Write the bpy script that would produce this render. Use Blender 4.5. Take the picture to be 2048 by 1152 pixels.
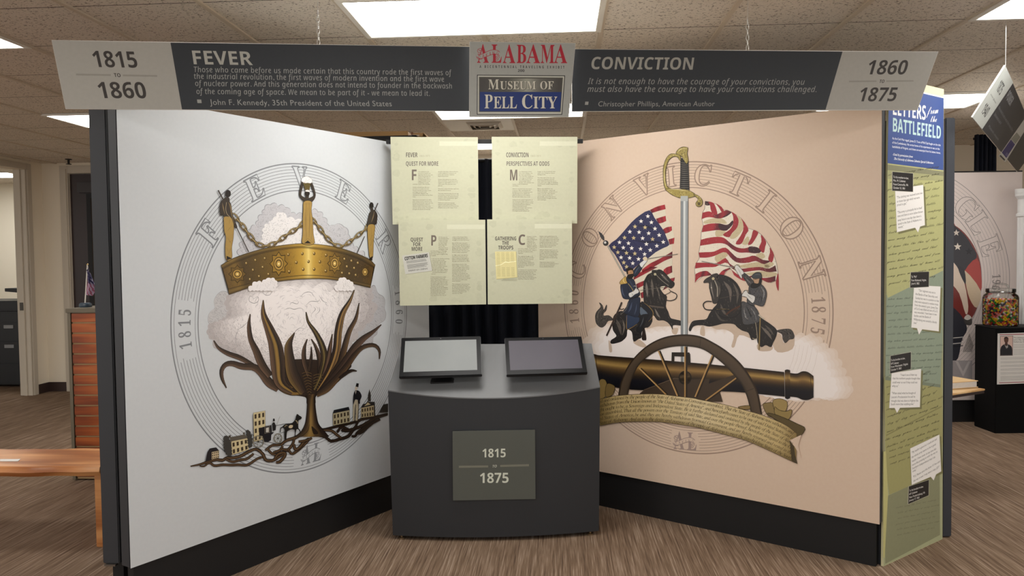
import bpy, bmesh, math, random
from mathutils import Vector, Matrix
from mathutils.geometry import tessellate_polygon
random.seed(7)
SC = bpy.context.scene
COL = SC.collection
for o in list(bpy.data.objects):
    bpy.data.objects.remove(o)

# ---------------------------------------------------------------- camera
CF, CP, CR, CYAW, CH = 1587.94, .0385, -.0122, -.0606, 1.5162      # focal length (px of a 2048 px frame), pitch, roll, yaw, height
_fw = Vector((math.sin(CYAW) * math.cos(CP), math.cos(CYAW) * math.cos(CP), -math.sin(CP)))
_rt = Vector((math.cos(CYAW), -math.sin(CYAW), 0))
_up = _rt.cross(_fw)
RT = math.cos(CR) * _rt + math.sin(CR) * _up
UP = -math.sin(CR) * _rt + math.cos(CR) * _up
FW = _fw
EYE = Vector((0, 0, CH))
cam_data = bpy.data.cameras.new('camera')
cam_data.sensor_width = 36
cam_data.lens = CF / 2048 * 36
cam_data.clip_start = .05
cam = bpy.data.objects.new('camera', cam_data)
COL.objects.link(cam)
cam.matrix_world = Matrix(((RT.x, UP.x, -FW.x, EYE.x), (RT.y, UP.y, -FW.y, EYE.y), (RT.z, UP.z, -FW.z, EYE.z), (0, 0, 0, 1)))
SC.camera = cam

# ---------------------------------------------------------------- world, exposure, room lamps
world = bpy.data.worlds.new('world')
SC.world = world
world.use_nodes = True
world.node_tree.nodes['Background'].inputs[0].default_value = (1.0, .96, .91, 1)
world.node_tree.nodes['Background'].inputs[1].default_value = 1.12
SC.view_settings.view_transform = 'Standard'
SC.view_settings.look = 'None'
SC.view_settings.gamma = 1
SC.view_settings.exposure = 0.0
SC.view_settings.use_curve_mapping = False
SC.cycles.max_bounces = 8
SC.cycles.diffuse_bounces = 5
SC.cycles.transparent_max_bounces = 16
SC.cycles.caustics_reflective = False
SC.cycles.caustics_refractive = False
SC.cycles.sample_clamp_indirect = 8
LAMP = 13.0                      # radiance of the ceiling troffers' diffusers
LAMPCOL = (1.0, .975, .94)

# ---------------------------------------------------------------- pixels of the survey -> points of the place
def ray(x, y):
    return FW + RT * ((x - 1024) / CF) - UP * ((y - 576) / CF)
def onz(x, y, z):
    d = ray(x, y)
    return EYE + d * ((z - CH) / d.z)
def onY(x, y, Y):
    d = ray(x, y)
    return EYE + d * (Y / d.y)
def onpl(x, y, p, n):
    d = ray(x, y)
    return EYE + d * ((p - EYE).dot(n) / d.dot(n))
def px_of(p):
    d = Vector(p) - EYE
    w = d.dot(FW)
    return (1024 + CF * d.dot(RT) / w, 576 - CF * d.dot(UP) / w)
def O(ox, oy, s):
    """points read off an enlargement whose corner is (ox, oy) and whose scale is s"""
    return lambda *pts: [(ox + a / s, oy + b / s) for a, b in pts]

# ---------------------------------------------------------------- colours and materials
def lin(c):
    if isinstance(c, str):
        c = c.lstrip('#')
        c = [int(c[i:i + 2], 16) / 255 for i in (0, 2, 4)]
    return tuple((v / 12.92 if v <= .04045 else ((v + .055) / 1.055) ** 2.4) for v in c)
def mixc(a, b, t):
    a, b = hexf(a), hexf(b)
    return tuple(x + (y - x) * t for x, y in zip(a, b))
def hexf(c):
    if isinstance(c, str):
        c = c.lstrip('#')
        return tuple(int(c[i:i + 2], 16) / 255 for i in (0, 2, 4))
    return c
def ramp(stops, t):
    for (t0, c0), (t1, c1) in zip(stops, stops[1:]):
        if t <= t1:
            return mixc(c0, c1, max(0, min(1, (t - t0) / max(1e-6, t1 - t0))))
    return hexf(stops[-1][1])

class NT:
    def __init__(s, name):
        s.m = bpy.data.materials.new(name)
        s.m.use_nodes = True
        s.t = s.m.node_tree
        s.b = s.t.nodes['Principled BSDF']
        s.out = s.t.nodes['Material Output']
    def n(s, kind, **kw):
        nd = s.t.nodes.new(kind)
        for k, v in kw.items():
            if k in nd.inputs:
                s.put(nd.inputs[k], v)
            else:
                setattr(nd, k, v)
        return nd
    def put(s, sock, v):
        if isinstance(v, bpy.types.NodeSocket):
            s.t.links.new(v, sock)
        else:
            sock.default_value = v
    def math(s, op, a, b=0.0, c=None):
        nd = s.t.nodes.new('ShaderNodeMath')
        nd.operation = op
        s.put(nd.inputs[0], a)
        s.put(nd.inputs[1], b)
        if c is not None:
            s.put(nd.inputs[2], c)
        return nd.outputs[0]
    def mix(s, f, a, b, blend='MIX'):
        nd = s.t.nodes.new('ShaderNodeMix')
        nd.data_type = 'RGBA'
        nd.blend_type = blend
        s.put(nd.inputs[0], f)
        s.put(nd.inputs[6], a)
        s.put(nd.inputs[7], b)
        return nd.outputs[2]
    def coords(s, scale=(1, 1, 1), kind='Object'):
        tc = s.t.nodes.new('ShaderNodeTexCoord')
        mp = s.t.nodes.new('ShaderNodeMapping')
        s.t.links.new(tc.outputs[kind], mp.inputs[0])
        mp.inputs['Scale'].default_value = scale
        return mp.outputs[0]
    def noise(s, vec, scale, detail=3, rough=.5):
        nd = s.t.nodes.new('ShaderNodeTexNoise')
        s.t.links.new(vec, nd.inputs['Vector'])
        nd.inputs['Scale'].default_value = scale
        nd.inputs['Detail'].default_value = detail
        nd.inputs['Roughness'].default_value = rough
        return nd.outputs['Fac']
    def cramp(s, fac, stops):
        nd = s.t.nodes.new('ShaderNodeValToRGB')
        s.t.links.new(fac, nd.inputs[0])
        e = nd.color_ramp.elements
        while len(e) < len(stops):
            e.new(.5)
        for el, (p, c) in zip(e, stops):
            el.position = p
            el.color = (*lin(c), 1)
        return nd.outputs[0]
    def bump(s, h, strength=.3, dist=.01):
        nd = s.t.nodes.new('ShaderNodeBump')
        s.t.links.new(h, nd.inputs['Height'])
        nd.inputs['Strength'].default_value = strength
        nd.inputs['Distance'].default_value = dist
        s.t.links.new(nd.outputs[0], s.b.inputs['Normal'])
_mats = {}
def mat(name, col, rough=.5, metal=0.0, var=.06, scale=8, spec=.5, bump=0):
    """plain surface with a little procedural mottling"""
    if name in _mats:
        return _mats[name]
    t = NT(name)
    c = lin(col)
    v = t.coords()
    f = t.noise(v, scale, 4)
    t.put(t.b.inputs['Base Color'], t.mix(f, (*[x * (1 - var) for x in c], 1), (*[min(1, x * (1 + var)) for x in c], 1)))
    t.b.inputs['Roughness'].default_value = rough
    t.b.inputs['Metallic'].default_value = metal
    t.b.inputs['Specular IOR Level'].default_value = spec
    if bump:
        t.bump(t.noise(v, scale * 30, 2), bump, .002)
    _mats[name] = t.m
    return t.m
def emat(name, col, strength):
    t = NT(name)
    f = t.noise(t.coords((1, 1, 1)), 3, 1)
    e = t.n('ShaderNodeEmission')
    t.put(e.inputs[0], t.mix(f, (*[x * .97 for x in col], 1), (*col, 1)))
    e.inputs[1].default_value = strength
    t.t.links.new(e.outputs[0], t.out.inputs[0])
    return t.m
def ink(name, rough=.45, spec=.35):
    """print: colour comes from the artwork's own inks, with a faint paper mottle"""
    t = NT(name)
    a = t.n('ShaderNodeAttribute', attribute_name='ink')
    f = t.noise(t.coords(), 60, 3)
    t.put(t.b.inputs['Base Color'], t.mix(.06, a.outputs['Color'], t.mix(f, (0, 0, 0, 1), (1, 1, 1, 1)), 'OVERLAY'))
    t.b.inputs['Roughness'].default_value = rough
    t.b.inputs['Specular IOR Level'].default_value = spec
    return t.m

# ---------------------------------------------------------------- object helpers
def link(name, me, parent=None, m=None):
    o = bpy.data.objects.new(name, me)
    COL.objects.link(o)
    if parent is not None:
        o.parent = parent
        o.matrix_parent_inverse = parent.matrix_world.inverted()
    if m is not None:
        for k in (m if isinstance(m, (list, tuple)) else [m]):
            me.materials.append(k)
    return o
def thing(name, label, cat, loc=(0, 0, 0), group=None):
    o = bpy.data.objects.new(name, None)
    COL.objects.link(o)
    o.empty_display_size = .1
    o.location = loc
    o.matrix_world = Matrix.Translation(Vector(loc))
    tag(o, label, cat, group)
    return o
def tag(o, label, cat, group=None, kind=None):
    o['label'] = label
    o['category'] = cat
    if group:
        o['group'] = group
    if kind:
        o['kind'] = kind
    return o
def struct(o):
    o['kind'] = 'structure'
    return o
class B:
    """collects shapes and links them as one mesh object"""
    def __init__(s):
        s.bm = bmesh.new()
    def box(s, lo, hi, M=None):
        v = [Vector((x, y, z)) for x in (lo[0], hi[0]) for y in (lo[1], hi[1]) for z in (lo[2], hi[2])]
        if M is not None:
            v = [M @ p for p in v]
        v = [s.bm.verts.new(p) for p in v]
        for f in ((0, 1, 3, 2), (4, 6, 7, 5), (0, 4, 5, 1), (2, 3, 7, 6), (0, 2, 6, 4), (1, 5, 7, 3)):
            s.bm.faces.new([v[i] for i in f])
        return s
    def prism(s, pts, vec):
        """polygon extruded by a vector"""
        vec = Vector(vec)
        a = [s.bm.verts.new(p) for p in pts]
        b = [s.bm.verts.new(Vector(p) + vec) for p in pts]
        n = len(a)
        s.bm.faces.new(a)
        s.bm.faces.new(list(reversed(b)))
        for i in range(n):
            j = (i + 1) % n
            s.bm.faces.new([a[j], a[i], b[i], b[j]])
        return s
    def tube(s, pts, r, seg=10, caps=True, closed=False):
        pts = [Vector(p) for p in pts]
        rings = []
        n = len(pts)
        for i, p in enumerate(pts):
            if closed:
                d = pts[(i + 1) % n] - pts[i - 1]
            else:
                d = pts[min(i + 1, n - 1)] - pts[max(i - 1, 0)]
            d.normalize()
            a = d.orthogonal().normalized() if i == 0 else (a - d * a.dot(d)).normalized()
            b = d.cross(a)
            rr = r[i] if isinstance(r, (list, tuple)) else r
            rings.append([s.bm.verts.new(p + (a * math.cos(k * 2 * math.pi / seg) + b * math.sin(k * 2 * math.pi / seg)) * rr) for k in range(seg)])
        for A, Bq in (list(zip(rings, rings[1:])) + ([(rings[-1], rings[0])] if closed else [])):
            for k in range(seg):
                s.bm.faces.new([A[k], A[(k + 1) % seg], Bq[(k + 1) % seg], Bq[k]])
        if caps and not closed:
            s.bm.faces.new(list(reversed(rings[0])))
            s.bm.faces.new(rings[-1])
        return s
    def lathe(s, prof, at=(0, 0, 0), seg=32, capb=True, capt=True):
        at = Vector(at)
        rings = [[s.bm.verts.new(at + Vector((r * math.cos(k * 2 * math.pi / seg), r * math.sin(k * 2 * math.pi / seg), z))) for k in range(seg)] for r, z in prof]
        for A, Bq in zip(rings, rings[1:]):
            for k in range(seg):
                s.bm.faces.new([A[k], A[(k + 1) % seg], Bq[(k + 1) % seg], Bq[k]])
        if capb:
            s.bm.faces.new(list(reversed(rings[0])))
        if capt:
            s.bm.faces.new(rings[-1])
        return s
    def grid(s, rows):
        vs = [[s.bm.verts.new(p) for p in r] for r in rows]
        for a, b in zip(vs, vs[1:]):
            for i in range(len(a) - 1):
                s.bm.faces.new([a[i], a[i + 1], b[i + 1], b[i]])
        return s
    def done(s, name, m=None, parent=None, bevel=0, smooth=False, origin=None):
        bmesh.ops.recalc_face_normals(s.bm, faces=s.bm.faces)
        if bevel:
            bmesh.ops.bevel(s.bm, geom=[e for e in s.bm.edges if len(e.link_faces) == 2 and e.calc_face_angle(0) > .5], offset=bevel, segments=2, affect='EDGES', clamp_overlap=True)
        if smooth:
            for f in s.bm.faces:
                f.smooth = True
        if origin is not None:
            bmesh.ops.translate(s.bm, verts=s.bm.verts, vec=-Vector(origin))
        me = bpy.data.meshes.new(name)
        s.bm.to_mesh(me)
        s.bm.free()
        o = bpy.data.objects.new(name, me)
        COL.objects.link(o)
        if origin is not None:
            o.matrix_world = Matrix.Translation(Vector(origin))
        if parent is not None:
            o.parent = parent
            o.matrix_parent_inverse = parent.matrix_world.inverted()
        if m is not None:
            me.materials.append(m)
        if smooth:
            try:
                me.set_sharp_from_angle(angle=.7)
            except Exception:
                pass
        return o

# ---------------------------------------------------------------- lettering: outlines in 1/600 em, first point then steps; first number is the advance
OUTLINES = {}
OUTLINES['B'] = [
 [414,[151,430,-151,-430,98,0,31,102,156,0,31,-102,98,0,-152,430],[205,357,2,7,25,-86,31,-100,-111,0]],
 [403,[54,428,0,-428,195,2,31,6,26,11,23,14,19,18,13,21,8,25,2,43,-5,27,-10,21,-14,15,-27,16,-20,5,0,3,28,11,11,9,17,24,9,31,-2,46,-8,23,-14,19,-19,14,-55,18,-75,6],[145,354,66,-1,28,-5,18,-11,6,-8,5,-21,-9,-30,-16,-12,-27,-7,-71,0],[145,187,76,-1,30,-8,17,-14,9,-31,-9,-34,-17,-15,-28,-8,-78,-1]],
 [382,[252,434,-47,-1,-55,-14,-45,-28,-34,-39,-13,-24,-17,-53,-6,-61,5,-62,15,-54,26,-44,37,-33,49,-20,29,-5,64,-1,43,7,42,14,0,76,-43,-13,-66,-9,-26,2,-23,7,-18,12,-15,16,-19,45,-5,29,0,64,5,29,21,46,15,17,19,12,21,7,25,3,35,-5,61,-23,29,73,-61,22]],
 [444,[54,428,0,-428,174,3,46,11,40,17,34,24,27,31,19,37,11,44,4,51,-1,34,-14,57,-12,25,-33,41,-44,29,-26,11,-58,12],[145,354,76,-2,25,-6,20,-11,18,-14,13,-19,10,-24,8,-62,-8,-62,-25,-44,-41,-26,-57,-9,-39,0]],
 [336,[54,428,0,-428,247,0,0,75,-156,0,0,110,145,0,0,75,-145,0,0,94,156,0,0,74]],
 [329,[54,428,0,-428,89,0,0,169,146,0,0,75,-146,0,0,110,156,0,0,74]],
 [434,[276,434,-52,-1,-32,-5,-29,-9,-50,-26,-38,-39,-14,-23,-20,-53,-5,-31,2,-83,10,-44,16,-38,22,-32,29,-24,34,-18,40,-10,45,-4,82,7,70,18,0,222,-169,0,0,-76,81,0,0,-89,-49,-6,-28,1,-32,9,-13,8,-22,22,-19,45,-6,38,0,41,8,39,16,33,23,25,28,18,35,9,33,0,39,-6,45,-17,30,73,-60,19]],
 [459,[145,428,-91,0,0,-428,91,0,0,185,169,0,0,-185,91,0,0,428,-91,0,0,-168,-169,0]],
 [233,[214,428,-195,0,0,-51,52,-24,0,-277,-52,-24,0,-52,195,0,0,52,-52,24,0,277,52,24]],
 [199,[145,428,-91,0,0,-401,-4,-39,-12,-23,-18,-11,-28,-4,-36,6,0,-75,53,-7,55,9,30,15,24,25,17,34,5,21,5,50]],
 [398,[145,428,-91,0,0,-428,91,0,0,153,38,28,112,-181,103,0,-150,239,149,189,-101,0,-120,-151,-31,-45]],
 [339,[145,428,-91,0,0,-428,265,0,0,75,-174,0]],
 [566,[54,428,0,-428,81,0,0,223,-5,113,105,-336,84,0,112,335,-4,-122,0,-213,85,0,0,428,-124,0,-107,-327,-103,327]],
 [488,[54,428,0,-428,81,0,0,232,-5,92,189,-324,115,0,0,428,-82,0,0,-217,4,-104,-187,321]],
 [478,[273,433,-67,0,-31,-5,-51,-20,-21,-15,-34,-39,-12,-23,-17,-53,-5,-63,5,-62,17,-54,12,-24,34,-38,21,-15,51,-21,31,-5,66,0,31,5,51,21,39,33,15,20,13,24,16,53,6,63,-6,62,-16,54,-13,23,-15,21,-39,33,-24,12],[213,357,26,2,27,-2,23,-7,19,-12,14,-17,19,-46,5,-28,0,-64,-13,-53,-11,-21,-14,-17,-19,-12,-23,-7,-54,0,-22,7,-19,12,-15,17,-19,46,-5,28,0,64,13,53,11,21,15,17,19,12]],
 [377,[54,428,0,-428,91,0,0,152,68,2,49,10,37,19,14,12,21,30,15,51,-2,48,-7,26,-12,23,-16,20,-22,15,-28,11,-33,7],[145,354,73,-4,22,-12,14,-19,4,-27,-6,-30,-16,-20,-27,-11,-64,-4]],
 [478,[273,433,-67,0,-31,-5,-51,-20,-21,-15,-34,-39,-12,-23,-17,-53,-5,-63,5,-62,17,-54,12,-24,34,-38,21,-15,51,-21,31,-5,39,-2,79,-96,116,0,-103,115,25,14,22,18,18,21,26,52,8,30,7,67,-6,62,-7,28,-22,49,-33,39,-45,27],[213,357,26,2,27,-2,23,-7,19,-12,14,-17,19,-46,5,-28,0,-64,-13,-53,-11,-21,-14,-17,-19,-12,-23,-7,-54,0,-22,7,-19,12,-15,17,-19,46,-5,28,0,64,13,53,11,21,15,17,19,12]],
 [396,[54,428,0,-428,91,0,0,164,48,0,102,-164,101,0,-126,187,39,25,24,26,14,34,3,28,-3,30,-8,27,-13,22,-18,18,-24,14,-29,9,-35,6],[145,354,66,-3,26,-10,16,-17,5,-26,-1,-14,-10,-22,-20,-15,-32,-8,-50,-1]],
 [331,[194,434,-48,-2,-53,-16,-22,-14,-17,-17,-12,-21,-7,-24,-3,-27,3,-28,8,-23,18,-28,41,-33,92,-47,10,-8,12,-20,1,-21,-7,-16,-15,-13,-23,-6,-32,0,-33,5,-79,29,0,-84,57,-20,31,-4,68,0,32,6,27,11,23,15,18,18,12,22,8,24,3,27,-4,31,-9,25,-15,22,-46,35,-91,48,-9,7,-11,18,0,20,7,15,14,12,19,6,49,-3,64,-21,30,70,-63,23]],
 [347,[335,428,-323,0,0,-75,116,0,0,-353,91,0,0,353,116,0]],
 [454,[142,428,-91,0,0,-276,3,-34,8,-30,14,-27,19,-23,25,-20,30,-13,35,-8,69,-2,49,11,40,20,29,28,20,36,9,40,2,298,-91,0,0,-261,-1,-23,-10,-37,-21,-24,-32,-11,-41,0,-17,4,-27,16,-16,29,-4,21]],
 [390,[92,428,-92,0,145,-428,99,0,146,428,-92,0,-81,-255,-18,-70,-4,-24,-20,85]],
 [580,[89,428,-89,0,109,-428,103,0,60,233,18,92,19,-96,59,-229,103,0,109,428,-89,0,-65,-279,-11,-67,-16,94,-66,252,-86,0,-62,-240,-20,-106,-17,97]],
 [400,[109,428,-100,0,133,-207,-142,-221,97,0,100,162,99,-162,104,0,-144,216,134,212,-98,0,-90,-154]],
 [374,[98,428,-98,0,142,-264,0,-164,90,0,0,167,142,261,-97,0,-90,-176]],
 [347,[328,428,-308,0,0,-75,200,0,-206,-294,0,-59,319,0,0,75,-211,0,206,295]],
 [343,[207,431,-36,4,-26,-2,-44,-13,-18,-11,-28,-33,-11,-20,-14,-49,-8,-59,2,-83,7,-43,11,-37,16,-33,20,-25,26,-18,31,-11,36,-4,26,2,24,5,38,19,28,32,11,21,15,49,7,59,-1,83,-7,43,-12,38,-16,32,-20,25,-26,18],[155,359,32,0,13,-7,10,-11,8,-16,10,-47,2,-98,-6,-56,-14,-36,-10,-12,-13,-7,-32,0,-13,7,-10,12,-8,16,-9,46,-3,99,7,55,13,37,10,11]],
 [343,[248,428,-75,0,-138,-109,44,-55,79,67,-1,-331,91,0]],
 [343,[196,433,-39,1,-47,-8,-37,-16,-50,-37,49,-58,37,26,36,15,36,2,19,-6,18,-22,3,-22,-5,-30,-15,-29,-40,-47,-137,-139,0,-63,299,0,0,76,-186,0,0,4,90,86,42,45,28,43,11,31,3,34,-4,31,-21,40,-38,29]],
 [343,[195,433,-54,1,-41,-6,-34,-12,-43,-24,42,-62,38,21,39,10,43,-3,10,-4,15,-13,7,-18,0,-19,-7,-21,-10,-12,-18,-9,-25,-5,-68,-2,0,-70,68,-1,27,-5,19,-8,12,-11,7,-13,2,-17,-4,-27,-15,-20,-12,-8,-15,-5,-41,-4,-56,7,-58,21,0,-77,28,-10,62,-12,33,-1,55,4,23,6,38,16,29,24,18,29,6,16,4,36,-6,38,-9,16,-26,25,-40,16,-24,4,52,25,26,27,13,35,-1,44,-7,21,-12,17,-17,15,-21,11]],
 [343,[281,428,-83,0,-188,-276,0,-63,183,0,0,-89,88,0,0,89,52,0,0,70,-52,0],[194,325,-1,-86,0,-80,-103,0,83,125]],
 [343,[54,428,-16,-218,36,-19,56,9,46,-4,27,-12,16,-20,5,-28,-1,-17,-11,-25,-9,-10,-26,-12,-35,-4,-29,2,-45,10,-39,15,0,-78,52,-17,47,-6,56,3,35,7,29,12,24,18,19,22,14,25,8,29,2,54,-9,36,-8,15,-21,25,-27,19,-51,14,-38,0,-36,-5,8,84,153,0,0,76]],
 [343,[242,433,-56,-3,-59,-19,-31,-19,-35,-39,-22,-46,-15,-70,-2,-86,11,-53,9,-22,25,-36,15,-14,35,-21,39,-10,22,-1,31,2,29,8,25,12,21,18,17,21,13,26,7,29,2,33,-8,57,-10,23,-15,20,-18,15,-20,12,-24,6,-44,2,-29,-8,-23,-14,-24,-27,-4,0,5,37,9,32,16,27,25,21,16,7,42,8,38,1,38,-6,0,73],[168,208,35,-4,18,-13,14,-35,0,-32,-9,-29,-16,-18,-10,-6,-24,-4,-28,7,-15,12,-15,25,-5,19,-1,27,7,21,10,12,22,14]],
 [343,[323,428,-307,0,0,-76,211,0,-160,-352,94,0,162,371]],
 [343,[190,433,-53,-2,-33,-9,-40,-23,-19,-23,-6,-13,-5,-32,5,-35,6,-15,20,-26,38,-31,-45,-31,-24,-28,-12,-35,1,-47,8,-22,12,-20,17,-16,22,-14,26,-9,30,-6,55,-1,39,7,34,14,26,21,19,26,9,31,1,31,-12,36,-24,29,-53,36,43,29,21,26,11,31,0,35,-9,29,-30,32,-28,14],[160,367,22,0,19,-6,14,-11,7,-16,0,-21,-8,-19,-32,-25,-10,-5,-29,17,-15,14,-8,18,0,21,8,16,14,11],[154,180,13,7,8,-5,36,-23,21,-24,5,-14,0,-19,-9,-19,-7,-8,-21,-11,-45,-2,-24,7,-17,15,-8,19,3,34,13,19]],
 [343,[186,432,-53,-1,-28,-8,-25,-12,-22,-17,-17,-22,-12,-26,-7,-29,-1,-63,6,-27,11,-23,14,-20,18,-15,21,-11,49,-9,36,3,25,11,19,16,15,20,3,0,-8,-54,-13,-30,-9,-13,-25,-20,-35,-13,-22,-3,-58,2,-19,3,0,-73,58,-4,71,8,38,14,44,31,21,27,23,46,12,52,5,55,-1,49,-10,53,-21,42,-28,31,-35,20],[154,359,23,1,18,-6,15,-12,14,-25,6,-20,1,-26,-8,-21,-16,-18,-23,-11,-33,-1,-22,9,-14,17,-8,40,4,33,13,24,19,13]],]
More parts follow.
